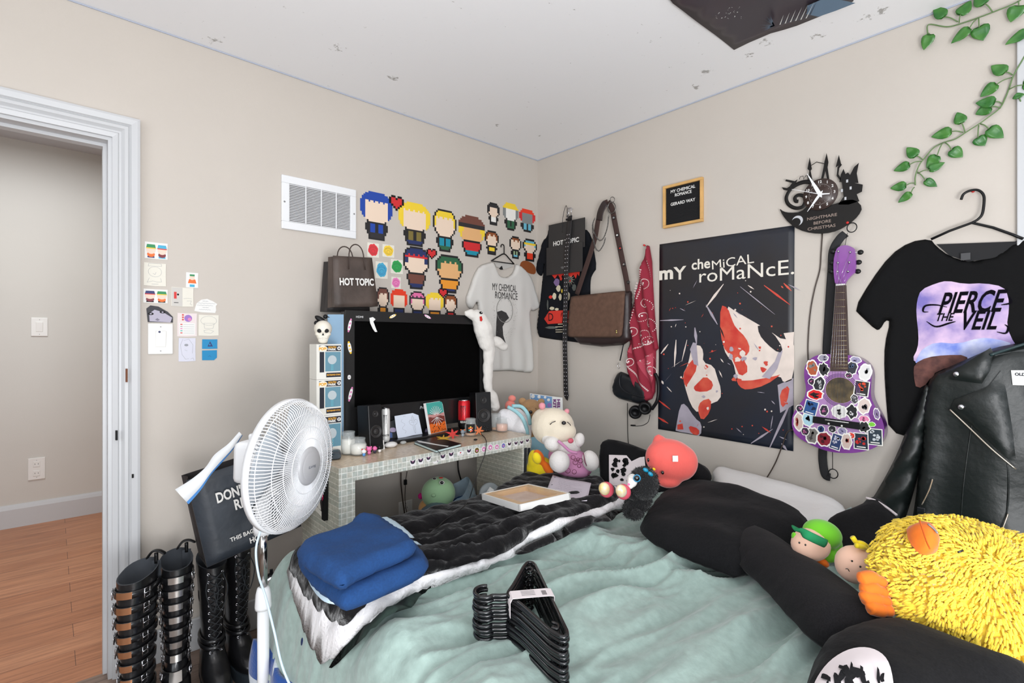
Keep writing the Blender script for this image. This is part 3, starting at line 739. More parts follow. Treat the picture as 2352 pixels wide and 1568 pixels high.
b = MB(); f2 = TF
b.prism(f2, TF.uvs([(848,730),(856,728),(862,733),(857,738),(862,752),(866,762),(861,762),(856,755),(850,742)], .006), .0065, .0085, m_paper); tag(b.build('paper_scrap'), 'torn strip of white paper stuck on the top left of the tv screen', 'paper')

# ------------------------------------------------------------------ helpers for things standing on the console
def base(px, py, z=None): return PZ(px, py, CZ if z is None else z)
def scale_at(p): return (p-CAM).dot(AF)/F_PX          # metres per pixel at that place
m_glass = mat('clear_glass', (235,240,240), .05, trans=1.0, ior=1.45)
m_glass2 = mat('thin_glass', (225,232,232), .04, alpha=.15)
m_wax = mat('white_wax', (236,232,222), .5); m_peach = mat('peach_wax', (232,176,150), .5); m_honey = mat('honey_wax', (214,150,90), .4)
def jar(name, px, py, wpx, hpx, wax, fill, lab, belly=1.0, neck=.86, z=None, label=None, cat='candle'):
    p = base(px, py, z); s = scale_at(p); r = wpx*s/2; h = hpx*s
    p = p+Vector((0,0,.0008))
    t = thing(name, p, lab, cat)
    b = MB(); outer = [(r*.80,0),(r*.97,h*.06),(r*belly,h*.3),(r*belly,h*.6),(r*neck,h*.8),(r*neck,h*.93),(r*(neck+.05),h*.96),(r*(neck+.02),h)]
    th = .0022; inner = [(max(.001,a-th), max(hh, .004)) for a, hh in outer[::-1]]
    b.lathe(p, (0,0,1), outer+inner, m_glass2, 28); b.build('jar', t)
    b = MB(); k = [(a, hh) for a, hh in outer if hh <= h*fill]+[(r*belly*.98, h*fill)]
    b.lathe(p+Vector((0,0,.0045)), (0,0,1), [(max(.001, a-th*1.6), max(0, hh-.001)) for a, hh in k]+[(.001, h*fill)], wax, 24); b.build('wax', t)
    if label:
        b = MB(); label(b, p, r, h); b.build('label', t)
    return t
def arcpatch(b, p, r, z0, z1, a0, a1, m, n=12):
    vs = []; 
    for k in range(n+1):
        a = a0+(a1-a0)*k/n; vs += [p+Vector((math.cos(a)*r, math.sin(a)*r, z0)), p+Vector((math.cos(a)*r, math.sin(a)*r, z1))]
    b.add(vs, [(2*k, 2*k+2, 2*k+3, 2*k+1) for k in range(n)], m, True)
def facing(p): d = CAM-p; return math.atan2(d.y, d.x)
def arctext(b, p, r, txt, zc, hgt, m, w, rot=0.0, off=0.0, bold=.02):
    vs, fs, tw = text_geo(txt, bold); a0 = facing(p)+off; out = []
    for x, y in vs:
        X, Y = x*w/tw, y*hgt
        X, Y = X*math.cos(rot)-Y*math.sin(rot), X*math.sin(rot)+Y*math.cos(rot)
        out.append(p+Vector((math.cos(a0+X/r)*r, math.sin(a0+X/r)*r, zc+Y)))
    b.add(out, fs, m)
jar('jar_candle', 800, 1043, 33, 52, m_wax, .62, 'tall white candle in a glass jar beside the alarm clock', belly=1.0, neck=.88)
jar('jar_candle', 823, 1044, 38, 38, m_wax, .58, 'short wide white candle in a round glass jar beside the tall one', belly=1.02, neck=.82)
jar('jar_candle', 1139, 988, 26, 38, m_honey, .12, 'nearly empty clear glass jar behind the peach candle', belly=1.0, neck=.9)
jar('jar_candle', 1153, 991, 28, 31, m_peach, .50, 'peach pink candle in a small glass jar at the right end of the console', belly=1.02, neck=.84)
def clab(b, p, r, h):
    a = facing(p); arcpatch(b, p, r+.0006, h*.22, h*.72, a-.75, a+.75, m_dark)
    for i, (dx, dz, c) in enumerate([(-.25,.5,c_org),(.0,.56,c_yel),(.25,.5,c_org),(-.2,.38,c_teal),(.05,.42,m_paper),(.22,.36,c_red),(0,.32,c_org),(-.05,.47,c_red)]):
        arcpatch(b, p, r+.0012, h*(dz-.04), h*(dz+.04), a+dx-.11, a+dx+.11, c, 3)
jar('jar_candle', 1081, 1001, 28, 40, m_honey, .14, 'brown candle jar with a dark flowered label in front of the red can', label=clab)
# speakers
def speaker(px, py, wpx, hpx, dep, face, lab, tilt=.10):
    p = base(px, py); s = scale_at(p); w = wpx*s; h = hpx*s
    t = thing('computer_speaker', p, lab, 'speaker', 'pair of computer speakers')
    fx = Vector((math.cos(face), math.sin(face), 0)); ux = Vector((-fx.y, fx.x, 0))
    up = (Vector((0,0,1))-fx*tilt).normalized(); n = ux.cross(up).normalized()
    fr = Frame(p+Vector((0,0,.001)), ux, up, n)
    b = MB(); pr = smoothpoly([(-w/2,0),(w/2,0),(w/2,h),(-w/2,h)], 0)
    b.box(fr, -w/2, w/2, .004, h, -dep, 0, m_black, .004); b.build('cabinet', t)
    m_cone = mat('speaker_cone', (34,32,32), .55); m_ring = mat('speaker_ring', (58,56,56), .4)
    for nm, cz, r in (('tweeter', .80, .20), ('woofer', .42, .40)):
        b = MB(); o = fr.P(0, h*cz, 0); b.lathe(o, n, [(w*r*1.05,-.001),(w*r*1.05,.003),(w*r*.92,.004),(w*r*.86,.001),(w*r*.5,-.0005),(w*r*.2,.002),(.0005,.003)], m_ring if nm == 'x' else m_cone, 24, caps=False); b.build(nm, t)
    return t, fr, w, h
fa = facing(base(905,1025))
speaker(866, 1036, 35, 106, .10, R(-88), 'left black computer speaker between the white candles and white can')
t, fr, w, h = speaker(1113, 993, 38, 92, .10, R(-108), 'right black computer speaker with controls by the red can')
b = MB()
for (a, c) in ((-.25,.12),(.0,.14),(.22,.11),(.1,.05)): b.lathe(fr.P(w*a, h*c, 0), fr.n, [(.005,0),(.005,.004),(.0005,.005)], m_tv, 12)
b.build('knob', t)
b = MB(); b.lathe(fr.P(-w*.25, h*.06, 0), fr.n, [(.0016,0),(.0016,.002),(.0002,.002)], mat('green_led', (70,230,60), .4, emit=2.0), 8); b.build('power_light', t)
# cans
def can(px, py, wpx, hpx, m1, m2, split, lab, words, mk):
    p = base(px, py, CZ+.018)+Vector((0,0,.0008)); s = scale_at(p); r = wpx*s/2; h = hpx*s
    t = thing('drink_can', p, lab, 'can')
    b = MB(); b.lathe(p, (0,0,1), [(r*.78,0),(r*.92,.006),(r,.014),(r,h*split)], m2, 28, caps=False); b.lathe(p, (0,0,1), [(r,h*split),(r,h*.90),(r*.86,h*.965)], m1, 28, caps=False)
    b.lathe(p, (0,0,1), [(r*.78,0),(.0005,.004)], m_steel, 28, caps=False); b.build('body', t)
    b = MB(); b.lathe(p, (0,0,1), [(r*.86,h*.965),(r*.87,h*.985),(r*.80,h),(r*.74,h*.975),(.0005,h*.975)], m_steel, 28, caps=False); b.box(Frame(p+Vector((0,0,h*.977)),(1,0,0),(0,1,0)), -.010, .010, -.006, .008, 0, .0015, m_steel); b.build('lid', t)
    b = MB(); a = facing(p)
    # three claw strokes
    for k, (dx, l0, l1) in enumerate(((-.34,.38,.80),(-.02,.46,.80),(.30,.38,.80))):
        vs = []; n = 8
        for i in range(n+1):
            q = i/n; wdt = .085*(1-.75*q) if i else .13; z_ = h*(l1+(l0-l1)*q); j = .03*math.sin(i*2.2+k)
            for sg in (-1, 1):
                aa = a-.15+dx+j+sg*wdt; vs.append(p+Vector((math.cos(aa)*(r+.0006), math.sin(aa)*(r+.0006), z_)))
        b.add(vs, [(2*i, 2*i+1, 2*i+3, 2*i+2)[::-1] for i in range(n)], mk)
    for txt, zc, hg, w_, mm, ro, of in words: arctext(b, p, r+.0008, txt, h*zc, hg, mm, w_, ro, of)
    b.build('logo', t); return t
m_canw = mat('white_can', (222,222,220), .3, .3); m_canr = mat('red_can', (200,22,34), .25, .4); m_canb = mat('black_can', (22,20,22), .3, .3)
can(886, 1014, 19, 78, m_canw, m_canw, .3, 'white energy drink can behind the left speaker', [('MONSTER', .20, .009, .034, m_canb, 0, 0)], mat('claw_grey', (62,60,60), .5))
can(1066, 983, 28, 66, m_canr, m_canb, .30, 'red energy drink can with black claw marks beside the right speaker', [('REHAB', .24, .011, .034, m_paper, 0, -.1)], m_canb)
b = MB()
p = base(765, 1040)+Vector((0,0,.0008)); s = scale_at(p)
t = thing('water_bottle', p, 'clear bottle with a ZONE label between the fan and the candles', 'bottle'); r = 11.5*s; h = 128*s
b.lathe(p, (0,0,1), [(r*.9,0),(r,.004),(r,h*.55),(r*.85,h*.66),(r*.45,h*.84),(r*.42,h*.94)], m_glass2, 24); b.build('bottle', t)
b = MB(); b.lathe(p, (0,0,1), [(r*.48,h*.93),(r*.5,h*.94),(r*.5,h),(.0005,h)], m_black, 20); b.build('cap', t)
b = MB(); b.lathe(p, (0,0,1), [(r+.0006,h*.08),(r+.0006,h*.34)], m_paper, 28, caps=False); b.lathe(p, (0,0,1), [(r+.0007,h*.34),(r+.0007,h*.46)], m_black, 28, caps=False)
arctext(b, p, r+.0014, 'ZONE', h*.41, .014, m_paper, .040, 0, .1, .04)
a = facing(p)
for k in range(12):
    q = k*PI/6; c_ = (a, h*.22)
    vs = [p+Vector((math.cos(a+dx)*(r+.0012), math.sin(a+dx)*(r+.0012), h*.22+dz)) for dx, dz in ((0,0),(.45*math.cos(q-.1), .016*math.sin(q-.1)),(.5*math.cos(q),.018*math.sin(q)),(.45*math.cos(q+.1),.016*math.sin(q+.1)))]
    b.add(vs, [(0,1,2,3)], col('ink_grey', (90,90,92)))
b.build('label', t)
# small alarm clock / speaker brick by the fan
p = base(768, 1057); s = scale_at(p); fx = Vector((math.cos(R(-112)), math.sin(R(-112)), 0)); fr = Frame(p+Vector((0,0,.001)), (-fx.y, fx.x, 0), (0,0,1), fx)
t = thing('alarm_clock', p, 'small dark rounded alarm clock at the left front corner of console', 'clock')
b = MB(); b.box(fr, -.026, .026, 0, .030, -.07, .0, mat('gunmetal_plastic', (62,66,72), .4), .010, True); b.build('case', t)
b = MB(); b.flat(fr, smoothpoly([(-.024,.004),(.024,.004),(.024,.026),(-.024,.026)], 2), .0006, mat('smoked_lens', (34,48,58), .1)); b.build('display', t)
# boxes of vinyl figures stacked at the left end, skull on top
m_pop = mat('box_white_card', (222,220,212), .45); m_popd = mat('box_dark_blue', (26,30,44), .4); m_win = mat('box_window', (92,146,168), .12, alpha=.75); m_gold = mat('gold_letters', (226,168,60), .4)
m_teal = mat('box_teal_card', (92,150,166), .5)
BXR = PL(783, 850, -.33)
BF = Frame((0, -.36, 0), (1,0,0), (0,0,1), (0,-1,0))
bu0 = BF.uv(727, 800)[0]; bu1 = BF.uv(784, 800)[0]
tops = [BF.uv(727, 790)[1], BF.uv(727, 872)[1], BF.uv(727, 956)[1], CZ+.001]
for i, (num, nm, lab) in enumerate((('40','BOYBAND STAN','topmost white windowed figure box, numbered 40, under the skull'),('39','BOYBAND KYLE','middle white windowed figure box, numbered 39'),('37','','lowest white windowed figure box, numbered 37, behind the bottle'))):
    z1_, z0_ = tops[i]-.0005, tops[i+1]+.0005; H_ = z1_-z0_
    t = thing('figure_box', BF.P((bu0+bu1)/2, z0_, -.06), lab, 'toy box', 'stack of boxed figures')
    b = MB(); F = BF; D = .075
    b.box(F, bu0, bu1, z0_, z1_, -D, 0, m_pop); b.build('box', t)
    b = MB(); W_ = bu1-bu0
    b.quad(F, bu0+W_*.10, bu1-.002, z1_-H_*.20, z1_-H_*.04, .0008, m_popd)
    b.text(F, 'SOUTH', bu0+W_*.62, z1_-H_*.088, H_*.06, m_gold, .0016, w=W_*.32, bold=.04); b.text(F, 'PARK', bu0+W_*.62, z1_-H_*.150, H_*.06, m_paper, .0016, w=W_*.32, bold=.04)
    b.flat(F, [(bu0+W_*(.90+.075*math.cos(a)), z1_-H_*.12+W_*.075*math.sin(a)) for a in [j*PI/8 for j in range(16)]], .0016, m_paper); b.text(F, num, bu0+W_*.90, z1_-H_*.12, H_*.055, m_popd, .0022, w=W_*.09, bold=.04)
    b.flat(F, [(bu0+W_*(.24+.19*math.cos(a)), z1_-H_*(.13+.09*math.sin(a))) for a in [j*PI/8 for j in range(16)]][::-1], .0016, m_paper2); b.text(F, 'POP!', bu0+W_*.24, z1_-H_*.13, H_*.09, m_gold, .0022, w=W_*.30, bold=.06)
    if nm: b.quad(F, bu0+W_*.38, bu1-.002, z0_+H_*.05, z0_+H_*.18, .0008, m_popd); b.text(F, nm, bu0+W_*.68, z0_+H_*.12, H_*.05, m_gold, .0016, w=W_*.54, bold=.03)
    b.quad(F, bu0+W_*.12, bu0+W_*.30, z0_+H_*.20, z1_-H_*.22, .0008, m_popd)
    b.build('printing', t)
    b = MB(); b.quad(F, bu0+W_*.34, bu1-.003, z0_+H_*.22, z1_-H_*.22, .0010, m_win)
    b.flat(F, [(bu0+W_*(.62+.18*math.cos(a)), z0_+H_*(.55+.13*math.sin(a))) for a in [j*PI/8 for j in range(16)]], .0013, mat('figure_grey', (176,186,190), .5)); b.quad(F, bu0+W_*.56, bu0+W_*.68, z0_+H_*.24, z0_+H_*.42, .0013, m_teal); b.build('window_pane', t)
# blue board behind the boxes
b = MB(); b.prism(Frame((0,-.225,0),(1,0,0),(0,0,1),(0,-1,0)), Frame((0,-.225,0),(1,0,0),(0,0,1),(0,-1,0)).uvs([(752,722),(788,722),(788,1000),(752,1000)]), 0, .006, mat('pale_blue_board', (140,172,198), .6)); tag(b.build('blue_board'), 'pale blue board standing between the boxed figures and the television', 'board')
# skull with a crow
p = BF.P(BF.uv(752,787)[0], tops[0], -.045); s = scale_at(p)
sk = thing('skull', p, 'white decorative skull standing on the topmost figure box', 'skull')
m_bone = mat('bone_resin', (226,220,206), .5, bump=.3, bscale=80); r = 20*s
fx = (CAM-p); fx.z = 0; fx.normalize(); rt = Vector((-fx.y, fx.x, 0)); SR = Matrix((rt, fx, Vector((0,0,1)))).transposed()
b = MB(); b.ell(p+Vector((0,0,r*1.75)), (r*.98, r*1.15, r*.98), m_bone, SR); b.ell(p+fx*r*.35+Vector((0,0,r*.95)), (r*.72, r*.62, r*.6), m_bone, SR); b.ell(p+fx*r*.45+Vector((0,0,r*.45)), (r*.55, r*.5, r*.42), m_bone, SR)
for q in (-1, 1): b.ell(p+rt*q*r*.62+fx*r*.5+Vector((0,0,r*1.12)), (r*.25, r*.4, r*.2), m_bone, SR)
remesh(b.build('cranium', sk), .0025, 4)
b = MB()
for q in (-1, 1): b.ell(p+rt*q*r*.38+fx*r*1.00+Vector((0,0,r*1.5)), (r*.25, r*.14, r*.23), m_dark, SR)
b.add([p+fx*r*1.05+Vector((0,0,r*1.28)), p+fx*r*1.06+rt*r*.13+Vector((0,0,r*.98)), p+fx*r*1.06-rt*r*.13+Vector((0,0,r*.98))], [(0,1,2)], m_dark); b.build('eye_socket', sk)
b = MB()
for k in range(7):
    for zz in (.72, .50): b.ell(p+rt*(k-3)*r*.13+fx*(r*.98-abs(k-3)*r*.04)+Vector((0,0,r*zz)), (r*.06, r*.06, r*.1), m_wax, SR, 8, 6)
b.build('teeth', sk)
cp = p+Vector((0,0,r*2.65))+rt*(-r*.25)
cr = thing('crow_figurine', cp, 'small black crow perched on the white skull', 'figurine')
b = MB(); b.ell(cp+Vector((0,0,r*.12)), (r*.75, r*.3, r*.32), m_black, Matrix.Rotation(R(-35), 3, fx) @ SR); b.ell(cp-rt*r*.45+Vector((0,0,-r*.25)), (r*.28,)*3, m_black); b.ell(cp+rt*r*.5+Vector((0,0,r*.5)), (r*.26,)*3, m_black); b.tube([cp+rt*r*.6+Vector((0,0,r*.5)), cp+rt*r*.98+Vector((0,0,r*.42))], [r*.12, .0005], m_black); b.build('body', cr)
for q in (-.2, .15):
    b = MB(); b.tube([cp+rt*r*q, cp+rt*r*(q-.1)+Vector((0,0,-r*.3))], r*.05, m_black, 6); b.build('leg', cr)
# things in the middle of the console
m_ink = mat('pencil_grey', (150,152,158), .7)
def lean(px0, py0, px1, py1, tilt=.25, z=None):
    """frame of a card standing on the console between two bottom corners, leaning back"""
    a, c = base(px0, py0, z), base(px1, py1, z); u = (c-a).normalized(); nn = u.cross(Vector((0,0,1))).normalized()
    if (CAM-a).dot(nn) < 0: nn = -nn
    v = (Vector((0,0,1))-nn*tilt).normalized(); return Frame(a, u, v, (nn+Vector((0,0,tilt))).normalized()), (c-a).length
fr, w = lean(914, 1006, 970, 996, .3, CZ+.018)
s = scale_at(fr.o); b = MB(); hh = 53*s; o = [(0,0),(w*.3,-.001),(w*.6,.001),(w,0),(w*.99,hh*.5),(w*.98,hh),(w*.02,hh*.97),(-.001,hh*.4)]
t = thing('cross_drawing', fr.o, 'white paper with a pencilled cross leaning against the television foot', 'drawing'); b.prism(fr, o, -.0006, 0, mat('cool_paper', (214,222,236), .7)); b.build('paper', t)
b = MB()
def stroke(b, fr, pts, wd, m, n=.0006, closed=False):
    k = len(pts)
    for i in range(k if closed else k-1):
        a = Vector(pts[i]); c = Vector(pts[(i+1) % k]); d = c-a
        if d.length < 1e-7: continue
        q = Vector((-d.y, d.x)).normalized()*wd/2; e = d.normalized()*wd*.25
        b.add([fr.P(*(a-q-e), n), fr.P(*(c-q+e), n), fr.P(*(c+q+e), n), fr.P(*(a+q-e), n)], [(0,1,2,3)], m)
cx, cy = w*.72, hh*.5
cross = [(-.04,-.34),(-.06,-.05),(-.18,0),(-.24,.12),(-.16,.2),(-.05,.13),(-.07,.26),(0,.38),(.07,.26),(.05,.13),(.16,.2),(.24,.12),(.18,0),(.06,-.05),(.04,-.34),(0,-.42)]
stroke(b, fr, [(cx+x*hh, cy+y*hh) for x, y in cross], .0011, m_ink, closed=True); stroke(b, fr, [(cx, cy-hh*.3), (cx, cy+.3*hh)], .0008, m_ink); stroke(b, fr, [(cx-.15*hh, cy+.08*hh), (cx+.15*hh, cy+.08*hh)], .0008, m_ink)
stroke(b, fr, [(w*.3+.01*math.sin(k*.9), hh*(.15+.045*k)) for k in range(15)], .0008, m_ink); b.text(fr, 'XXXX', w*.4, hh*.90, .003, m_ink, .0006, w=.014); b.build('pencil_marks', t)
# dark photo card behind the white can
fr, w = lean(893, 1008, 914, 1004, .25, CZ+.018); b = MB(); s = scale_at(fr.o); hh = 42*s
t = thing('photo_card', fr.o, 'dark photo card in a plastic sleeve between white can and cross drawing', 'card'); b.prism(fr, [(0,0),(w,0),(w,hh),(0,hh*.86)], -.002, 0, mat('photo_dark', (52,56,58), .3)); b.flat(fr, [(w*.1,hh*.05),(w*.4,hh*.04),(w*.45,hh*.3),(w*.2,hh*.35)], .0005, col('denim', (78,104,160))); b.flat(fr, smoothpoly([(w*.2,hh*.36),(w*.9,hh*.3),(w*.9,hh*.55),(w*.3,hh*.6)], 1), .0005, col('mauve', (168,156,184))); b.build('card', t)
# painted canvas: pale strokes on teal, brown and orange
fr, w = lean(989, 997, 1027, 988, .22, CZ+.018); s = scale_at(fr.o); hh = 72*s
t = thing('small_canvas', fr.o, 'small painted canvas in teal, brown and orange leaning on the television', 'painting'); b = MB(); b.box(fr, 0, w, 0, hh, -.014, 0, m_paper); b.build('canvas', t)
b = MB()
def band(y0, y1, m, wob=.02): 
    k = 8; b.flat(fr, [(w*i/k*.96+w*.02, hh*(y0+(wob*math.sin(i*1.9) if y0 > .02 else 0))) for i in range(k+1)]+[(w*i/k*.96+w*.02, hh*(y1+(wob*math.sin(i*1.3+1) if y1 < .98 else 0))) for i in range(k, -1, -1)], .0006, m)
band(.01,.34,c_org); band(.30,.52,col('rust_brown',(124,58,50))); band(.50,.62,col('dusty_rose',(206,150,146))); band(.60,.99,c_teal)
for k in range(24): x, y = w*rr.uniform(.08,.92), hh*rr.uniform(.03,.26); b.flat(fr, [(x+w*.03*math.cos(a)*rr.uniform(.6,1.3), y+hh*.014*math.sin(a)) for a in [j*PI/3 for j in range(6)]], .0012, m_dark)
for k in range(9): a = R(20+k*17.5); stroke(b, fr, [(w*.5+w*.08*math.cos(a), hh*.56+hh*.04*math.sin(a)), (w*.5+w*.38*math.cos(a), hh*.60+hh*.26*math.sin(a))], .0026, m_paper, .0016)
for k in range(6): a = R(200+k*28); stroke(b, fr, [(w*.5, hh*.5), (w*.5+w*.36*math.cos(a), hh*.46+hh*.24*math.sin(a))], .0024, m_paper, .0016)
b.build('painting', t)
# notebook, leaves, figurines, card, stones
b = MB(); nb = [base(a, c, CZ+.012) for a, c in ((951,1014),(1000,1003),(1060,1019),(1002,1034))]
fr = Frame((0,0,CZ+.0005),(1,0,0),(0,1,0)); pts = [(q.x, q.y) for q in nb][::-1]
t = thing('notebook', sum(nb, Vector())/4-Vector((0,0,.011)), 'black hardback notebook lying at the front edge of the console', 'notebook')
c_ = Vector((sum(p[0] for p in pts)/4, sum(p[1] for p in pts)/4))
sh = [tuple(c_+(Vector(p)-c_)*.97) for p in pts]
def ccw(p): return p if sum(p[i][0]*p[(i+1)%len(p)][1]-p[(i+1)%len(p)][0]*p[i][1] for i in range(len(p))) > 0 else p[::-1]
pts = ccw(pts); sh = ccw(sh)
b.prism(fr, pts, 0, .0018, m_black); b.prism(fr, pts, .0105, .0125, m_black); b.build('cover', t); b = MB(); b.prism(fr, sh, .0018, .0105, mat('page_edges', (206,226,224), .7)); b.build('pages', t)
b = MB(); b.tube([base(1003,1033,CZ+.013), base(1008,1037,CZ+.004), PL(1012,1043,CF-.004)], .0012, m_black, 6); b.build('ribbon', t)
b = MB(); st_ = [base(a, c, CZ+.0132) for a, c in ((957,1011),(975,1014),(1005,1020),(1031,1024),(1028,1026),(990,1020),(962,1015))]; b.poly([Vector(q) for q in st_], m_paper); c = b.build('streak', t); c['label'] = 'white streak across the cover'
def leaf5(px, py, rpx, z, m, name, lab, rot=0, tiltn=(0,0,1)):
    p = base(px, py, z); s = scale_at(p)*rpx; n = Vector(tiltn).normalized(); u = Vector((math.cos(rot), math.sin(rot), 0)); u = (u-n*u.dot(n)).normalized(); fr = Frame(p, u, n.cross(u), n)
    prof = []
    for k in range(5):
        a = R(90+(k-2)*58); L = (1.0,.98,1.1,.98,1.0)[k] if k != 2 else 1.2
        for da, f in ((-20,.42),(-13,.72),(-9,.66),(0,L),(9,.66),(13,.72),(20,.42)): prof.append((s*f*math.cos(a+R(da)), s*f*math.sin(a+R(da))))
    prof += [(-s*.1,-s*.25),(0,-s*.9),(s*.06,-s*.9),(s*.12,-s*.25)]
    b = MB(); b.prism(fr, prof, -.0004, .0006, m); return tag(b.build(name), lab, 'leaf', 'fabric autumn leaves on the console')
leaf5(1040, 997, 17, CZ+.018, mat('leaf_red', (206,58,52), .6), 'maple_leaf', 'red maple leaf beside the brown candle', .6, (-.5,-.6,.8))
leaf5(1018, 1006, 19, CZ+.016, mat('leaf_yellow', (206,160,52), .6), 'maple_leaf', 'yellow oak-like leaf lying on the black notebook', 2.4, (-.2,-.2,1))
leaf5(1100, 989, 13, CZ+.03, mat('leaf_orange', (196,100,46), .6), 'maple_leaf', 'orange leaf standing between brown candle and right speaker', .3, (-.6,-.7,.3))
def figurine(px, py, hpx, c1, c2, c3, lab, name='figurine'):
    p = base(px, py)+Vector((0,0,.0005)); s = scale_at(p)*hpx; t = thing(name, p, lab, 'figurine')
    b = MB(); b.ell(p+Vector((0,0,s*.25)), (s*.22,s*.18,s*.25), c2); b.build('body', t)
    b = MB(); b.ell(p+Vector((0,0,s*.68)), (s*.33,s*.26,s*.30), c1)
    b.ell(p+AX*s*.24+Vector((0,0,s*.93)), s*.1, c3); b.ell(p-AX*s*.24+Vector((0,0,s*.93)), s*.1, c3); b.build('head', t)
m_wf = mat('figure_white', (232,228,226), .4); m_pf = mat('figure_pink', (226,110,168), .4); m_bf = mat('figure_blue', (90,150,214), .4)
figurine(836, 1048, 17, m_wf, m_bf, c_red, 'tiny white and blue figurine with red in front of the round candle')
figurine(848, 1044, 19, m_pf, m_pf, m_pf, 'tiny pink figurine by the white card')
figurine(861, 1041, 17, m_pf, c_purp, m_black, 'tiny pink and black figurine against the white card')
figurine(872, 1039, 17, m_black, m_wf, m_black, 'tiny black and white figurine at the right of the white card')
figurine(1063, 1003, 17, col('fig_grey', (128,138,146)), col('fig_steel', (150,160,168)), c_org, 'tiny grey figurine beside the brown candle')
fr, w = lean(855, 1036, 884, 1031, .25); s = scale_at(fr.o); hh = 21*s; b = MB(); t = thing('lettered_card', fr.o, 'small white card with black scrawled letters leaning on left speaker', 'card'); b.prism(fr, [(0,0),(w,0),(w,hh),(0,hh)], -.0006, .0004, m_paper); b.build('card', t)
b = MB(); b.text(fr, 'MY CHEMICAL', w/2, hh*.70, hh*.22, m_black, .0010, w=w*.86, bold=.05); b.text(fr, 'ROMANCE', w*.62, hh*.38, hh*.2, m_black, .0010, w=w*.6, bold=.05); b.build('lettering', t)
def rock(px, py, wpx, hpx, m, name, lab, cat='stone'):
    p = base(px, py); s = scale_at(p); b = MB(); b.ell(p+Vector((0,0,hpx*s*.48)), (wpx*s/2, wpx*s*.35, hpx*s/2), m, nu=12, nv=8)
    for k, v in enumerate(b.v): b.v[k] = v+Vector((noise.noise(v*90), noise.noise(v*90+Vector((5,5,5))), 0))*wpx*s*.12
    return tag(b.build(name), lab, cat)
rock(981, 998, 17, 17, mat('amethyst', (92,84,112), .3), 'amethyst_stone', 'purple crystal stone beside the painted canvas')
rock(898, 1027, 32, 13, mat('tissue_white', (228,226,224), .8), 'crumpled_tissue', 'crumpled white tissue lying right of the left speaker', 'tissue')
rock(926, 1020, 16, 8, mat('clear_crystal', (206,208,206), .1, alpha=.6), 'clear_crystal', 'clear little crystal in front of the cross drawing')
rock(1092, 1011, 10, 4, m_dark, 'dark_pebble', 'small dark pebble on the console in front of the brown candle')
# white plush hat hanging over the right corner of the television
m_plushw = mat('white_plush', (226,222,216), .95, bump=.7, bscale=160, dist=.003, sheen=.4)
HF = Frame((0, TY-.028, 0), (1,0,0), (0,0,1), (0,-1,0))
def strip(fr, pts, nfun=None):
    """tapered soft tube along pixel points: (px, py, radius px)"""
    out = []; rr_ = []
    for q in pts:
        p = fr.P(*fr.uv(q[0], q[1])); s = scale_at(p); out.append(p); rr_.append(q[2]*s)
    sp = spl(out, 6); n = len(sp); rs = []
    for i in range(n):
        t = i/6; k = min(int(t), len(rr_)-2); f = min(1, t-k); f = f*f*(3-2*f); rs.append(rr_[k]*(1-f)+rr_[k+1]*f)
    return sp, rs
ph = thing('plush_hat', HF.P(*HF.uv(1110, 730)), 'long white plush hat with dangling arms hung over the right corner of the television', 'plush hat')
b = MB()
sp, rs = strip(HF, [(1068,720,6),(1084,722,12),(1100,732,20),(1110,755,24),(1118,785,20),(1124,805,15),(1122,830,13),(1121,860,13),(1121,885,11),(1124,898,10),(1132,915,14),(1136,935,13),(1134,944,6)])
b.tube(sp, rs, m_plushw, 12, flat=((0,-1,0), .75))
sp, rs = strip(HF, [(1122,782,10),(1142,785,13),(1158,797,10),(1166,802,3)]); b.tube(sp, rs, m_plushw, 10, flat=((0,-1,0), .8))
for k, v in enumerate(b.v): b.v[k] = v+Vector((noise.noise(v*35), noise.noise(v*35+Vector((3,0,0)))*.5, noise.noise(v*35+Vector((0,7,0)))))*.007
remesh(b.build('hat', ph), .004, 3)
b = MB()
for (px, py, rx, ry) in ((1104,718,5.5,3.2),(1113,749,5,5.5)):
    u, v = HF.uv(px, py, .030); s = .0022
    b.flat(HF, [(u+rx*s*math.cos(a), v+ry*s*math.sin(a)) for a in [j*PI/8 for j in range(16)]], .034, m_black); b.flat(HF, [(u+.3*s*rx+rx*s*.35*math.cos(a), v+.3*s*ry+ry*s*.35*math.sin(a)) for a in [j*PI/8 for j in range(16)]], .035, m_paper)
b.build('eye', ph)
b = MB(); b.flat(HF, HF.uvs([(1101,727),(1106,726),(1108,734),(1106,738),(1102,737)], .032), .034, c_red); b.build('mouth', ph)
# cables hanging behind and under the console
m_cable = mat('black_cable', (24,22,22), .5); m_cable2 = mat('brown_cable', (66,54,46), .5)
def cable(name, pts, r, lab, m=None):
    b = MB(); b.tube(spl(pts, 8), r, m or m_cable, 8); return tag(b.build(name), lab, 'cable')
cable('power_cable', [PL(x, y, -.03) for x, y in ((921,1085),(921,1110),(924,1140),(928,1170),(931,1192))], .0035, 'thick black cable down the wall to the outlet under the console', m_cable2)
o = cable('signal_cable', [PL(x, y, -.025) for x, y in ((935,1082),(932,1105),(930,1140),(932,1165),(937,1190))], .002, 'thin cable with a black block beside the thick cable under the console', m_cable2)
b = MB(); f_ = LW.atpx(931, 1107, .025); b.box(f_, -.008, .008, -.014, .014, -.006, .006, m_black, .002); c = b.build('clip'); c.parent = o; c.matrix_parent_inverse = Matrix.Translation(-o.location)
cable('thick_cable', [PL(x, y, -.03) for x, y in ((1051,1050),(1053,1080),(1060,1105),(1068,1125),(1078,1138))], .0045, 'black cable behind the console dropping toward the blue cloth')
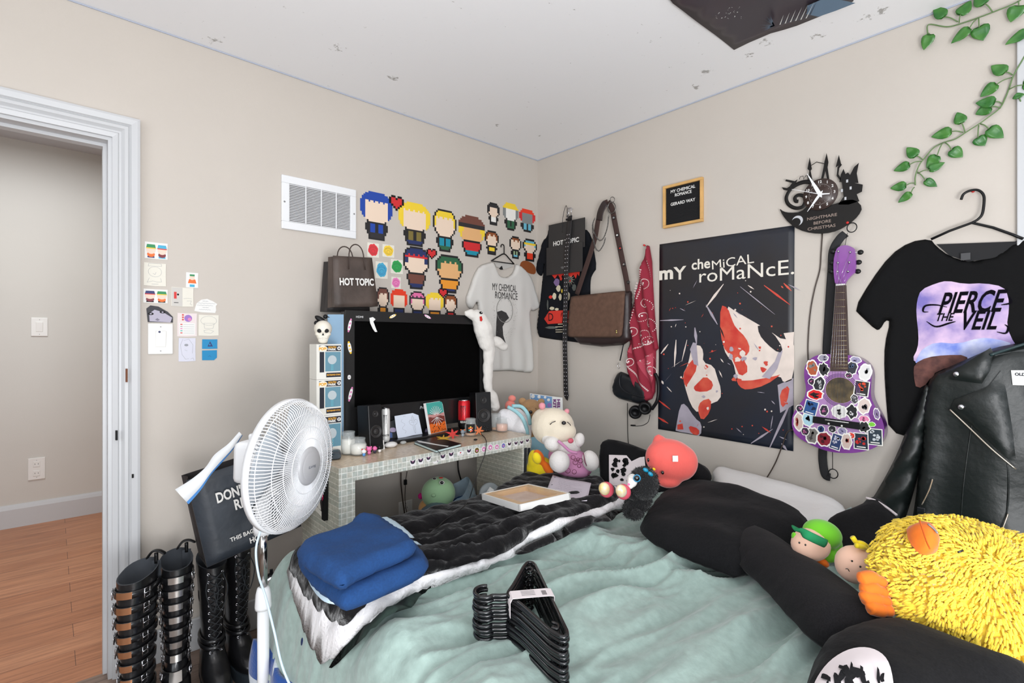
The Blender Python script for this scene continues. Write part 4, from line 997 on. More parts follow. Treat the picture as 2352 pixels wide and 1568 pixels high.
cable('speaker_cable', [base(1100,992,CZ+.004), base(1112,1003,CZ+.003), base(1116,1010,CZ+.003), PL(1117,1020,CF-.006), PL(1113,1045,CF-.012), PL(1098,1085,CF-.02), PL(1086,1120,CF-.03), PL(1078,1145,-.62)]+[onbed(x, y, .065, HQ) for x, y in ((1068,1160),(1045,1178),(1020,1196),(1003,1212),(985,1216))], .0018, 'thin black cable running over the console edge onto the black blanket')
# ================================================================== on the left wall
# return-air grille
gv = thing('vent_grille', LW.P(*LW.uv(732, 540)), 'white louvred return-air grille on the left wall', 'vent')
u0, v1 = LW.uv(645, 402); u1, v0 = LW.uv(816, 546); v1 = (v1+LW.uv(820, 437)[1])/2; v0 = (LW.uv(643, 528)[1]+v0)/2
m_vent = mat('vent_enamel', (232,233,235), .35)
b = MB(); iu0 = u0+.035; iu1 = u1-.030; iv0 = v0+.035; iv1 = v1-.035
for a, c, d, e in ((u0,u1,iv1,v1),(u0,u1,v0,iv0),(u0,iu0,iv0,iv1),(iu1,u1,iv0,iv1)): b.box(LW, a, c, d, e, .0005, .012, m_vent, .003)
b.build('frame', gv)
b = MB(); b.quad(LW, iu0, iu1, iv0, iv1, .001, mat('vent_shadow', (58,52,50), .9)); b.build('duct_back', gv)
b = MB()
nl = 24
for k in range(nl):
    z = iv0+(iv1-iv0)*(k+.5)/nl; b.box(Frame(LW.P(0, z, .006), (1,0,0), (0,.62,.78)), iu0, iu1, -.0027, .0027, -.0006, .0006, m_vent)
b.build('louvres', gv)
b = MB()
for f in (.25, .5, .75): u = iu0+(iu1-iu0)*f; b.box(LW, u-.0025, u+.0025, iv0, iv1, .009, .012, m_vent)
b.build('mullions', gv)
for u in (u0+.012, u1-.012):
    b = MB(); b.lathe(LW.P(u, (v0+v1)/2, .012), LW.n, [(.004,0),(.004,.0012),(.0005,.0014)], m_grey_ := mat('screw_grey', (150,150,152), .4, .6), 10); b.build('screw', gv)
def plate(fr, px0, py0, px1, py1, kind, lab, h=None):
    u0, v1 = fr.uv(px0, py0); u1, v0 = fr.uv(px1, py1); u = (u0+u1)/2; v = (v0+v1)/2; w = (u1-u0)/2; hh = (v1-v0)/2 if h is None else h
    t = thing('light_switch' if kind == 's' else 'power_outlet', fr.P(u, v, 0), lab, 'light switch' if kind == 's' else 'power outlet')
    b = MB(); b.box(fr, u-w, u+w, v-hh, v+hh, .0005, .007, m_white, .003); b.build('cover_plate', t)
    b = MB()
    if kind == 's': b.box(Frame(fr.P(u, v, .007), fr.u, (fr.v+fr.n*.08).normalized()), -w*.42, w*.42, -hh*.52, hh*.52, -.002, .004, m_white, .0015); b.build('rocker', t); b = MB()
    else:
        for s_ in (-.42, .42):
            b.box(fr, u-w*.40, u+w*.40, v+hh*s_-hh*.26, v+hh*s_+hh*.26, .006, .009, m_white, .002)
            for q in (-.18, .18): b.quad(fr, u+w*q-.001, u+w*q+.001, v+hh*s_-.003, v+hh*s_+.006, .0096, m_dark)
        b.build('sockets', t); b = MB()
    for q in (-.78, .78): b.lathe(fr.P(u, v+hh*q, .007), fr.n, [(.0022,0),(.0022,.0006),(.0004,.0008)], m_grey_, 8)
    b.build('screws', t); return t
sw = plate(LW, 339, 742, 397, 813, 's', 'off-white light switch with a swirl sticker on the room side of the doorway')
f2 = LW.atpx(367, 762, .0125); b = MB(); b.flat(f2, [(.009*math.cos(a), .008*math.sin(a)) for a in [j*PI/6 for j in range(12)]], .0006, m_paper); b.flat(f2, [(.004*math.cos(a)-.001, .004*math.sin(a)) for a in [j*PI/6 for j in range(12)]], .0010, mat('sticker_navy', (34,40,86), .5)); tag(b.build('sticker'), 'tiny navy swirl sticker on the light switch rocker', 'sticker')
HF_ = Frame((0, HY, 0), (1,0,0), (0,0,1), (0,-1,0))
plate(HF_, 71, 729, 110, 772, 's', 'light switch on the hall wall seen through the doorway')
plate(HF_, 64, 1053, 104, 1098, 'o', 'power outlet on the hall wall above the skirting board')
plate(LW, 915, 1153, 946, 1200, 'o', 'power outlet on the wall below the console table')
# ---- paper scraps and drawings
def uvbox(fr, x0, y0, x1, y1, n=0.0):
    a = fr.uv(x0, (y0+y1)/2, n)[0]; c = fr.uv(x1, (y0+y1)/2, n)[0]; xm = (x0+x1)/2
    return a, c, fr.uv(xm, y1, n)[1], fr.uv(xm, y0, n)[1]
def scrap(name, box, lab, paper, draw, cat='drawing', group='papers taped to the left wall', outline=None, fr=LW, curl=True):
    u0, u1, v0, v1 = uvbox(fr, *box); w = u1-u0; h = v1-v0
    o = outline or [(0,.01),(.5,0),(1,.02),(.99,.5),(1,1),(.5,.99),(.01,1),(0,.5)]
    t = thing(name, fr.P((u0+u1)/2, v0, 0), lab, cat, group)
    b = MB(); b.prism(fr, [(u0+x*w, v0+y*h) for x, y in o], .0006, .0022, paper); b.build('paper', t)
    b = MB(); draw(b, lambda x, y: (u0+x*w, v0+y*h), w, h); b.build('drawing', t); return t
N_ = .0026
def blob(b, T, cx, cy, rx, ry, m, n=N_, k=14, sq=1.0, fr=LW):
    b.flat(fr, [T(cx+rx*abs(math.cos(a))**sq*(1 if math.cos(a) >= 0 else -1), cy+ry*abs(math.sin(a))**sq*(1 if math.sin(a) >= 0 else -1)) for a in [2*PI*(j+.5)/k for j in range(k)]], n, m)
def rect(b, T, x0, x1, y0, y1, m, n=N_, fr=LW): b.flat(fr, [T(x0,y0),T(x1,y0),T(x1,y1),T(x0,y1)], n, m)
def scrib(b, T, pts, wd=.0008, m=None, fr=LW, n=N_): stroke(b, fr, [T(*p) for p in pts], wd, m or m_ink, n)
m_skin = col('peach_pencil', (238,206,188)); m_grn = col('felt_green', (40,138,84)); m_nav = col('ink_navy', (36,44,104)); m_brn = col('brown_ink', (126,64,44)); m_olive = col('olive_ink', (116,102,56)); m_sky = col('sky_ink', (66,170,206)); m_dkr = col('wine_ink', (126,44,52)); m_lav = col('lavender', (150,110,190))
def twofig(l, r):
    def d(b, T, w, h):
        for cx, (hat, trim, body, legs) in ((.27, l), (.75, r)):
            rect(b, T, cx-.15, cx+.15, .06, .16, legs); blob(b, T, cx, .26, .17, .16, body, N_+.0003); blob(b, T, cx, .52, .20, .24, m_skin, N_+.0006)
            b.flat(LW, [T(cx-.21,.62),T(cx+.21,.62),T(cx+.17,.86),T(cx-.17,.86)], N_+.0009, hat); rect(b, T, cx-.21, cx+.21, .60, .66, trim, N_+.0012)
    return d
scrap('crayon_drawing', (332,557,385,595), 'colour drawing of two small hatted dolls, topmost paper beside the door casing', m_paper, twofig((m_grn, c_yel, c_org, m_nav), (m_sky, c_red, m_dkr, m_sky)))
def pencil1(b, T, w, h):
    scrib(b, T, [(.5+.30*math.cos(a), .62+.22*math.sin(a)) for a in [k*PI/8 for k in range(17)]]); scrib(b, T, [(.2,.85),(.8,.88),(.78,.98),(.22,.96),(.2,.85)]); scrib(b, T, [(.25,.35),(.15,.15),(.4,.22),(.6,.18),(.8,.2),(.75,.36)]); scrib(b, T, [(.4,.55),(.5,.5),(.55,.6)])
    scrib(b, T, [(.35,.08),(.65,.09)], .001)
scrap('pencil_drawing', (330,604,381,657), 'pencil doodle on crinkled white paper between the two colour doll drawings', m_paper2, pencil1)
scrap('crayon_drawing', (329,664,385,696), 'colour drawing of two small hatted dolls, directly above the dark portrait cut-out', m_paper, twofig((m_nav, c_red, m_dkr, m_dark), (m_grn, c_yel, c_org, m_dark)))
def portrait(b, T, w, h):
    g1 = col('photo_grey', (176,170,186)); b.flat(LW, [T(*p) for p in [(.12,.05),(.9,.0),(.97,.3),(.62,.62),(.3,.75),(.1,.5)]], N_, g1)
    for cx, cy in ((.16,.5),(.60,.62)): blob(b, T, cx, cy, .11, .08, m_dark, N_+.0004); blob(b, T, cx, cy, .04, .04, g1, N_+.0008)
    b.flat(LW, [T(.32,.15),T(.42,.08),T(.5,.15),T(.40,.25)], N_+.0004, col('photo_mid', (120,114,130)))
scrap('portrait_cutout', (336,702,397,740), 'black and white cut-out of part of a face above the light switch', mat('photo_black', (40,38,46), .5), portrait, 'picture', outline=[(.05,0),(1,0),(1,.35),(.8,.65),(.45,.95),(.15,1),(0,.8)])
def onefig(b, T, w, h):
    rect(b, T, .3, .7, .06, .22, m_sky); b.flat(LW, [T(.15,.3),T(.85,.3),T(.75,.56),T(.25,.56)], N_+.0003, c_org); blob(b, T, .5, .66, .22, .15, m_skin, N_+.0006); rect(b, T, .3, .7, .76, .88, m_grn, N_+.0009)
scrap('crayon_drawing', (427,626,455,661), 'small drawing of one doll in an orange top, set apart to the upper right', m_paper, onefig)
def ticket(b, T, w, h):
    rect(b, T, 0.02, .5, .02, .98, col('tape_grey', (200,196,190))); rect(b, T, .12, .24, .4, .75, c_red, N_+.0003); blob(b, T, .3, .62, .05, .05, m_dark, N_+.0006); rect(b, T, .12, .32, .18, .21, m_dark, N_+.0003)
    scrib(b, T, [(.55,.42),(.75,.45),(.92,.43)]); scrib(b, T, [(.7,.3),(.9,.32),(.85,.15),(.95,.1)])
scrap('taped_card', (393,660,444,704), 'taped card with a red and black mark and faint handwriting', m_paper2, ticket, 'card')
def words(b, T, w, h):
    for k, (x0, x1) in enumerate(((.35,.6),(.15,.9),(.12,.8),(.35,.62),(.2,.7))): scrib(b, T, [(x0+(x1-x0)*j/12, .82-.15*k+.02*math.sin(j*2.6)) for j in range(13)], .0009)
scrap('torn_note', (446,686,499,718), 'torn cloud-shaped scrap of paper with handwriting', m_paper, words, 'note', outline=[(0,.1),(.3,.02),(.9,0),(.95,.2),(.93,.5),(1,.65),(.8,.85),(.55,1),(.3,.92),(.1,.65),(.05,.4)])
def chart(b, T, w, h):
    rect(b, T, .1, .9, .08, .58, m_paper); 
    for k in range(5): rect(b, T, .15, .26, .50-.09*k, .54-.09*k, (c_red, m_grey_, c_pink, c_teal, c_red)[k], N_+.0005); rect(b, T, .3, .85, .51-.09*k, .52-.09*k, m_ink, N_+.0005)
    blob(b, T, .55, .78, .2, .15, m_lav, N_+.0003); blob(b, T, .62, .74, .1, .07, c_pink, N_+.0006)
    for k in range(3): blob(b, T, .28, .92-.1*k, .05, .035, c_red, N_+.0003)
scrap('lined_card', (407,719,452,773), 'printed card with lined rows and a lavender blot', mat('pale_pink_paper', (228,216,214), .7), chart, 'card')
def pencil2(b, T, w, h):
    scrib(b, T, [(.5+.40*math.cos(a), .72+.22*math.sin(a)) for a in [k*PI/8 for k in range(17)]]); scrib(b, T, [(.25,.6),(.3,.35),(.7,.35),(.78,.6),(.25,.6)]); scrib(b, T, [(.25,.25),(.5,.3),(.75,.22),(.6,.12),(.3,.15),(.25,.25)])
scrap('pencil_drawing', (456,723,502,771), 'pencil doodle on cream paper above the two blue notes', m_paper2, pencil2)
def pencil3(b, T, w, h):
    scrib(b, T, [(.25,.95),(.1,.7),(.2,.3),(.4,.1),(.6,.12)]); scrib(b, T, [(.3,.9),(.6,.95),(.85,.7),(.8,.35)]); blob(b, T, .45, .70, .12, .05, m_ink); scrib(b, T, [(.35,.5),(.5,.45)]); scrib(b, T, [(.7,.1),(.85,.15),(.9,.05)])
scrap('pencil_drawing', (410,776,449,830), 'pale blue pencil sketch left of the two blue notes', mat('cool_paper2', (214,214,226), .7), pencil3)
m_note = mat('blue_note', (22,136,188), .6)
def tri(b, T, w, h): b.flat(LW, [T(.35,.25),T(.7,.25),T(.52,.8)], N_, m_nav); blob(b, T, .5, .45, .05, .1, m_note, N_+.0004)
scrap('sticky_note', (464,779,499,801), 'upper blue sticky note with a dark triangle', m_note, tri, 'note')
def faint(b, T, w, h): scrib(b, T, [(.4,.35),(.5,.45),(.6,.35)], .0008, m_nav)
scrap('sticky_note', (464,804,498,827), 'lower blue sticky note', m_note, faint, 'note', outline=[(0,.02),(.8,0),(1,.25),(1,1),(0,.98)])
# ---- squared-paper cut-outs: stepped plaques in coloured squares
def plaque(box, cells, top, mid, low, foot, lab, side=None, hat=None, rows=None, group='squared paper cut-outs on the left wall', seed=1, band=None, blk=None, notch=None):
    u0, u1, v0, v1 = uvbox(LW, *box); w = u1-u0; h = v1-v0; nx = cells; ny = max(6, int(nx*h/w+.5))
    rnd = random.Random(seed); blk = blk or mat('marker_black', (26,24,26), .6)
    t = MB()
    def m_in(i, j):
        x = (i+.5)/nx*2-1; y = (j+.5)/ny
        if y > .38: return (abs(x)/1.0)**2.4+(abs(y-.68)/.33)**2.4 < 1
        if y > .10: return abs(x) < .62+.12*(y > .2)-.1*(y > .34)
        return abs(x) < .52
    cell = [[m_in(i, j) for j in range(ny)] for i in range(nx)]
    def g(i, j): return 0 <= i < nx and 0 <= j < ny and cell[i][j]
    du = w/nx; dv = h/ny
    for i in range(nx):
        for j in range(ny):
            if not cell[i][j]: continue
            x = (i+.5)/nx*2-1; y = (j+.5)/ny
            edge = not (g(i-1,j) and g(i+1,j) and g(i,j-1) and g(i,j+1))
            if edge and not (side and y > .40): m = blk
            elif y > .38:
                if y > .78+.02*((i*7+seed) % 3): m = top
                elif band and y > .72: m = band
                elif abs(x) > .72 and side: m = side
                elif abs(x) > .68 and y > .6: m = top if not side else side
                else: m = mid
            elif y > .34: m = blk
            elif y > .13: m = blk if (abs(x) < .06 or abs(abs(x)-.5) < .06) else low
            else: m = foot
            t.box(LW, u0+i*du, u0+(i+1)*du, v0+j*dv, v0+(j+1)*dv, .0006, .0022, m)
    o = t.build('paper_cutout'); return tag(o, lab, 'cut-out', group)
C = lambda n, c: mat(n, c, .65)
k_blue = C('marker_blue', (24,66,160)); k_cream = C('marker_cream', (236,212,190)); k_tan = C('marker_tan', (228,176,120)); k_yel = C('marker_yellow', (240,206,52)); k_olv = C('marker_olive', (120,106,50)); k_teal = C('marker_teal', (20,140,164)); k_grn = C('marker_green', (42,98,66)); k_brn = C('marker_brown', (112,66,54)); k_red = C('marker_red', (206,40,44)); k_navy = C('marker_navy', (32,46,96)); k_org = C('marker_orange', (232,150,44)); k_wht = C('marker_white', (238,236,230)); k_gry = C('marker_grey', (130,134,134)); k_sky = C('marker_sky', (104,180,204)); k_pnk = C('marker_pink', (222,110,160)); k_hair = C('marker_chestnut', (140,74,32)); k_fire = C('marker_scarlet', (228,58,26)); k_pale = C('marker_pale_green', (160,184,140)); k_blk = C('marker_black2', (40,38,42))
P_ = [((827,442,901,551),20,k_blue,k_cream,k_blue,k_blk,'large blue-capped squared-paper cut-out nearest the grille',k_blue,None),
 ((915,466,988,565),20,k_yel,k_cream,k_olv,k_navy,'large squared-paper cut-out with bright yellow rim and olive lower half',k_yel,None),
 ((994,482,1048,578),15,k_yel,k_cream,k_teal,k_grn,'squared-paper cut-out with yellow top and teal lower half',None,None),
 ((1053,496,1113,590),16,k_brn,k_tan,k_red,k_teal,'squared-paper cut-out with brown top, yellow sides and red lower half',k_yel,k_blk),
 ((1119,466,1147,517),10,k_blk,k_cream,k_wht,k_blk,'small black and white squared-paper cut-out, leftmost of the top right trio',None,None),
 ((1155,467,1190,529),11,k_yel,k_wht,k_grn,k_grn,'small yellow, grey and green squared-paper cut-out in the middle of the top right trio',k_gry,None),
 ((1192,481,1229,533),11,k_fire,k_gry,k_sky,k_sky,'small red, grey and sky blue squared-paper cut-out nearest the room corner',k_red,None),
 ((1113,530,1145,585),10,k_hair,k_cream,k_yel,k_blk,'small brown-topped squared-paper cut-out with a yellow lower half',None,None),
 ((1170,543,1197,594),9,k_hair,k_cream,k_pale,k_sky,'small brown-topped squared-paper cut-out right of the hanger hook',None,None),
 ((1200,549,1233,600),10,k_sky,k_cream,k_fire,k_red,'small sky-blue-topped squared-paper cut-out with a scarlet lower half',None,k_yel),
 ((926,567,985,664),16,k_navy,k_cream,k_brn,k_navy,'squared-paper cut-out with navy top, red band and brown lower half',None,k_red),
 ((1000,586,1063,673),16,k_grn,k_tan,k_org,k_navy,'squared-paper cut-out with green top and orange lower half above the bottom row',None,None),
 ((864,660,894,730),10,k_brn,k_cream,k_org,k_navy,'brown-topped squared-paper cut-out half hidden by the brown bag',None,None),
 ((897,664,935,735),12,k_fire,k_cream,k_navy,k_navy,'scarlet-topped squared-paper cut-out in the bottom row',k_fire,None),
 ((940,669,977,736),12,k_pnk,k_cream,k_navy,k_navy,'pink-topped squared-paper cut-out in the bottom row',None,k_blk),
 ((978,672,1018,737),12,k_yel,k_cream,k_org,k_navy,'yellow squared-paper cut-out in the bottom row',k_yel,None),
 ((1019,676,1050,738),10,k_hair,k_cream,k_red,k_navy,'brown-topped squared-paper cut-out at the right end of the bottom row',None,None)]
for i, (bx, n, a, m_, l, f, lab, sd, bd) in enumerate(P_): plaque(bx, n, a, m_, l, f, lab, sd, seed=i+1, band=bd)
HT = ["0110110","1111111","1111111","1111111","0111110","0011100","0001000"]
for (cx, cy, wd, lab) in ((910,467,34,'largest red squared-paper heart, between the blue and the yellow cut-outs'),(991,583,24,'red squared-paper heart in the middle of the cut-outs'),(1017,673,22,'red squared-paper heart over the bottom row of cut-outs')):
    u0, u1, v0, v1 = uvbox(LW, cx-wd/2, cy-wd/2, cx+wd/2, cy+wd/2); b = MB()
    G = []
    for r_ in HT: G.append(r_); 
    for j, r_ in enumerate(HT):
        for i, ch in enumerate(r_):
            if ch != '1': continue
            def on(a, c): return 0 <= c < 7 and 0 <= a < 7 and HT[c][a] == '1'
            e = not (on(i-1,j) and on(i+1,j) and on(i,j-1) and on(i,j+1)); du = (u1-u0)/7; dv = (v1-v0)/7
            b.box(LW, u0+i*du, u0+(i+1)*du, v1-(j+1)*dv, v1-j*dv, .0024, .0036, m_black if e else k_red)
    tag(b.build('paper_heart'), lab, 'heart', 'squared paper hearts')
# washes of colour on squares of paper
def wash(m1, m2):
    def d(b, T, w, h):
        b.flat(LW, [T(.5+(.42+.04*math.sin(k*2.1))*math.cos(k*PI/9), .52+(.42+.04*math.cos(k*3.3))*math.sin(k*PI/9)) for k in range(18)], N_, m1)
        scrib(b, T, [(.5+.30*math.cos(k*PI/8), .5+.28*math.sin(k*PI/8)) for k in range(17)], .0012, m2, n=N_+.0004); scrib(b, T, [(.25,.62),(.5,.70),(.75,.62)], .0012, m2, n=N_+.0004); scrib(b, T, [(.5+.15*math.cos(k*PI/6), .42+.13*math.sin(k*PI/6)) for k in range(13)], .001, m2, n=N_+.0004)
    return d
for bx, m1, m2, nm in (((843,558,870,591),C('wash_red',(222,52,62)),k_brn,'red'),((878,562,905,591),C('wash_yellow',(244,206,66)),k_olv,'yellow'),((862,601,890,640),C('wash_blue',(70,168,204)),k_blue,'blue'),((897,596,925,629),C('wash_green',(44,160,80)),k_grn,'green'),((898,636,920,663),C('wash_pink',(234,130,190)),C('wash_magenta',(170,50,110)),'pink')):
    scrap('colour_sketch', bx, 'small square of paper with a %s painted doodle' % nm, m_paper2, wash(m1, m2), group='colour washed squares by the brown bag')
b = MB(); b.prism(LW, smoothpoly(LW.uvs([(1193,612),(1197,600),(1208,598),(1224,605),(1231,618),(1229,630),(1218,629),(1205,622)]), 1), .0006, .0026, k_hair); tag(b.build('paper_cutout'), 'plain brown oval paper cut-out by the shoulder of the white shirt', 'cut-out')
# ---- shopping bags on top of the television
def paperbag(name, fr, u0, u1, v0, v1, dep, m, mside, lab, parts=None, top=.0, taper=.012, folds=True, handles=True, hm=None, hpts=None, texts=(), open_top=True):
    t = thing(name, fr.P((u0+u1)/2, v0, -dep/2), lab, 'paper bag')
    b = MB(); k = dep
    A = [(u0,v0,0),(u1,v0,0),(u1-taper,v1,-dep*.15),(u0+taper,v1,-dep*.15)]
    B = [(u0,v0,-k),(u1,v0,-k),(u1-taper,v1,-dep*.85),(u0+taper,v1,-dep*.85)]
    P = [fr.P(*q) for q in A+B]
    nx = 6
    # front with a soft crease
    ny = 10; vs = []
    for j in range(ny+1):
        for i in range(nx+1):
            x, y = i/nx, j/ny; p = (P[0]*(1-x)+P[1]*x)*(1-y)+(P[3]*(1-x)+P[2]*x)*y
            e = math.sin(PI*x)*math.sin(PI*y); vs.append(p+fr.n*(.006*e*noise.noise(Vector((x*3, y*4, u0*9)))+(-.004*math.sin(PI*x) if j == 3 else 0)))
    b.add(vs, [(j*(nx+1)+i, j*(nx+1)+i+1, (j+1)*(nx+1)+i+1, (j+1)*(nx+1)+i) for j in range(ny) for i in range(nx)], m, True)
    ml = [P[0]*.5+P[4]*.5, P[3]*.5+P[7]*.5]; mr = [P[1]*.5+P[5]*.5, P[2]*.5+P[6]*.5]
    inn = fr.u*.012
    b.add([P[0], P[3], ml[0]+inn*.3, ml[1]+inn, P[4], P[7]], [(0,1,3,2),(2,3,5,4)], mside); b.add([P[1], P[2], mr[0]-inn*.3, mr[1]-inn, P[5], P[6]], [(0,2,3,1),(2,4,5,3)], mside)
    b.add([P[4],P[5],P[6],P[7]], [(0,3,2,1)], mside); b.add([P[0],P[1],P[5],P[4]], [(0,3,2,1)], mside)
    o = b.build('bag', t)
    so = o.modifiers.new('thickness', 'SOLIDIFY'); so.thickness = .0008
    if texts:
        b = MB()
        for s_, uu, vv, hh, ww, bo in texts: b.text(fr, s_, uu, vv, hh, m_bagink, .0075, w=ww, bold=bo)
        b.build('lettering', t)
    if handles:
        for off, (c0, hw, hgt) in zip((0.001, -dep*.8), hpts):
            b = MB(); pts = [fr.P(c0+hw*math.cos(a)*(1 if a < PI else 1), v1-.02+hgt*math.sin(a)**.7 if math.sin(a) > 0 else v1-.02, off) for a in [PI*k/12 for k in range(13)]]
            pts = [fr.P(c0+hw*1.1, v1-.06, off)]+pts+[fr.P(c0-hw*1.1, v1-.06, off)]
            b.tube(pts, .0028, hm, 8); b.build('handle', t)
    return t
m_bagink = mat('white_bag_print', (226,224,220), .6)
m_bagbrown = mat('dark_brown_kraft', (74,62,56), .55, bump=.5, bscale=14, dist=.01, var=.25, vscale=9)
m_bagblack = mat('black_kraft', (44,40,40), .6, bump=.4, bscale=12, dist=.01, var=.2, vscale=10)
ztop = TF.P(0, z1)[2] if False else z1
BFb = Frame((0,-.115,0),(1,0,0),(0,0,1),(0,-1,0)); a0, a1, c0, c1 = uvbox(BFb, 751, 602, 850, 716)
paperbag('gift_bag', BFb, a0, a1, c0, c1, .08, m_bagblack, m_bagblack, 'plain dark paper bag half behind the brown shopping bag on the television', handles=False)
BFa = Frame((0,-.20,0),(1,0,0),(0,0,1),(0,-1,0)).at(0,0,0)
a0, a1, c0, c1 = uvbox(BFa, 768, 589, 869, 706); ffr = BFa.at((a0+a1)/2, c0, 0, R(3.5)); W2 = (a1-a0)/2; HH = c1-c0
paperbag('shopping_bag', ffr, -W2, W2, 0.004, HH, .075, m_bagbrown, m_bagbrown, 'brown paper shopping bag with twisted handles standing on top of the television', hm=mat('brown_cord', (62,48,42), .6), hpts=((W2*.1, W2*.34, .075),(-W2*.15, W2*.36, .072)), texts=(('HOT TOPIC', 0.004, HH*.50, .034, W2*1.55, .035),))
# ---- white band shirt on its hanger
def hanger(fr, cx, cy, wl, wr, drop, hook_h, m, r=.0032, hook_r=.016, lip=0, bar=True):
    """hanger in a wall frame: neck at (cx, cy)"""
    b = MB()
    pts = [fr.P(cx-hook_r*1.9, cy+hook_h-hook_r*.4, .012)]+[fr.P(cx-hook_r+hook_r*math.cos(a), cy+hook_h+hook_r*math.sin(a), .012) for a in [PI-PI*k/10 for k in range(1, 11)]]+[fr.P(cx+hook_r*.05, cy+hook_h*.5, .012), fr.P(cx, cy, .012)]
    pts = [fr.P(cx-hook_r*2, cy+hook_h-hook_r*.5, .012)]+[fr.P(cx-hook_r+hook_r*math.cos(a), cy+hook_h+hook_r*math.sin(a), .012) for a in [PI*(1-k/10) for k in range(11)]]+[fr.P(cx, cy+hook_h*.4, .012), fr.P(cx, cy, .012)]
    b.tube(pts, r, m, 8)
    b.tube(spl([fr.P(cx-wl, cy-drop, .012), fr.P(cx-wl*.5, cy-drop*.45, .012), fr.P(cx, cy, .012), fr.P(cx+wr*.5, cy-drop*.45, .012), fr.P(cx+wr, cy-drop, .012)], 4), r*1.2, m, 8)
    if bar: b.tube([fr.P(cx-wl, cy-drop, .012), fr.P(cx+wr, cy-drop, .012)], r, m, 8)
    return b
u_, v_ = LW.uv(1158, 583, .012); b = hanger(LW, u_, v_, .105, .085, .055, .045, m_black, .0032, .013)
tag(b.build('clothes_hanger'), 'black plastic hanger holding the white band shirt', 'hanger')
def shirt(name, fr, out, m, lab, th=.022, n0=.006, step=.012, fn=None, collar=None, tagbox=None, hem=True):
    o2 = smoothpoly(fr.uvs(out, n0), 1)
    t = thing(name, fr.P(sum(p[0] for p in o2)/len(o2), min(p[1] for p in o2)), lab, 't-shirt')
    b = MB(); puff(b, fr, o2, th, m, step, n0=n0, rnd=.022, back=.2, fn=fn); b.build('fabric', t)
    return t, o2
m_wtee = mat('white_tee', (212,209,204), .9, bump=.25, bscale=500, dist=.0006)
def wfold(u, v): return .006*math.sin(u*60+2*noise.noise(Vector((u*6, v*5, 0))))*min(1, max(.15, (1.45-v)*2.2))+.006*noise.noise(Vector((u*9, v*6, 8)))
tee, tout = shirt('white_tshirt', LW, [(1134,600),(1118,604),(1101,609),(1088,630),(1078,660),(1068,688),(1074,706),(1085,712),(1096,690),(1100,740),(1104,800),(1106,852),(1130,853),(1172,851),(1200,855),(1224,856),(1222,800),(1216,740),(1214,712),(1227,715),(1239,706),(1232,680),(1222,645),(1213,628),(1200,614),(1183,603),(1180,622),(1170,634),(1157,638),(1143,630)], m_wtee, 'white band t-shirt on a hanger beside the room corner', fn=wfold)
def onshirt(b, fr, pts, m, fn, th, n0, out, n=.0015):
    vs, fs = tri2d(pts); b.add([fr.P(u, v, n0+th+(fn(u, v) if fn else 0)+n) for u, v in vs], fs, m)
b = MB(); warp = lambda u, v: .006+.022+wfold(u, v)
m_prk = mat('shirt_print_dark', (52,50,50), .8); m_prg = mat('shirt_print_grey', (140,138,134), .8)
f2 = LW
u_, v_ = LW.uv(1157, 661, .02); b.text(LW, 'MY CHEMICAL', u_, v_, .044, m_prk, .003, w=.205, bold=.0, warp=warp); u_, v_ = LW.uv(1161, 677, .02); b.text(LW, 'ROMANCE', u_, v_-.006, .042, m_prk, .003, w=.19, bold=.0, warp=warp)
b.build('lettering', tee)
b = MB()
def ringp(cx, cy, ra, rb, wd, m, n=24):
    for k in range(n):
        a = 2*PI*k/n; c = 2*PI*(k+1)/n; q = []
        for aa, s_ in ((a,1),(c,1),(c,-1),(a,-1)): u, v = cx+(ra+s_*wd/2)*math.cos(aa), cy+(rb+s_*wd/2)*math.sin(aa); q.append(LW.P(u, v, warp(u, v)+.003))
        b.add(q, [(3,2,1,0)], m)
u_, v_ = LW.uv(1157, 712, .02); ringp(u_, v_, .066, .078, .004, m_prg)
for k in range(12):
    a = k*PI/6; q = [(u_+.056*math.cos(a), v_+.066*math.sin(a)), (u_+.036*math.cos(a), v_+.052*math.sin(a))]
    for (x, y) in [q[0]]: b.add([LW.P(x-.001, y-.003, warp(x, y)+.003), LW.P(x+.001, y-.003, warp(x, y)+.003), LW.P(x+.001, y+.003, warp(x, y)+.003), LW.P(x-.001, y+.003, warp(x, y)+.003)], [(0,1,2,3)], m_prg)
for k in range(160):
    a = rr.random()*2*PI; q = .078+.04*rr.random(); x, y = u_+q*math.cos(a)*.95, v_-.02+q*1.35*math.sin(a); s_ = .0012+.002*rr.random(); aa = rr.random()*3
    if abs(x-u_) > .12: continue
    b.add([LW.P(x+s_*math.cos(aa+j*PI/2)*(.4 if j % 2 else 1.3), y+s_*math.sin(aa+j*PI/2)*(.4 if j % 2 else 1.3), warp(x, y)+.003) for j in range(4)], [(0,1,2,3)], m_prg)
dr = LW.uvs([(1140,716),(1150,713),(1160,718),(1166,730),(1158,738),(1152,750),(1154,770),(1160,790),(1163,792),(1155,790),(1146,778),(1137,772),(1138,740)], .02)
vs, fs, _, _ = cloth(dr, .008); b.add([LW.P(x, y, warp(x, y)+.003) for x, y in vs], fs, m_prk)
b.build('artwork', tee)
b = MB(); nk = LW.uvs([(1137,603),(1180,604),(1178,612),(1158,618),(1140,612)], .01); b.prism(LW, nk, .004, .007, mat('tee_inside', (190,187,182), .9)); b.build('neck_back', tee)
b = MB(); b.prism(LW, LW.uvs([(1147,616),(1153,610),(1156,619),(1150,619)], .01), .008, .009, m_dark); b.build('neck_label', tee)
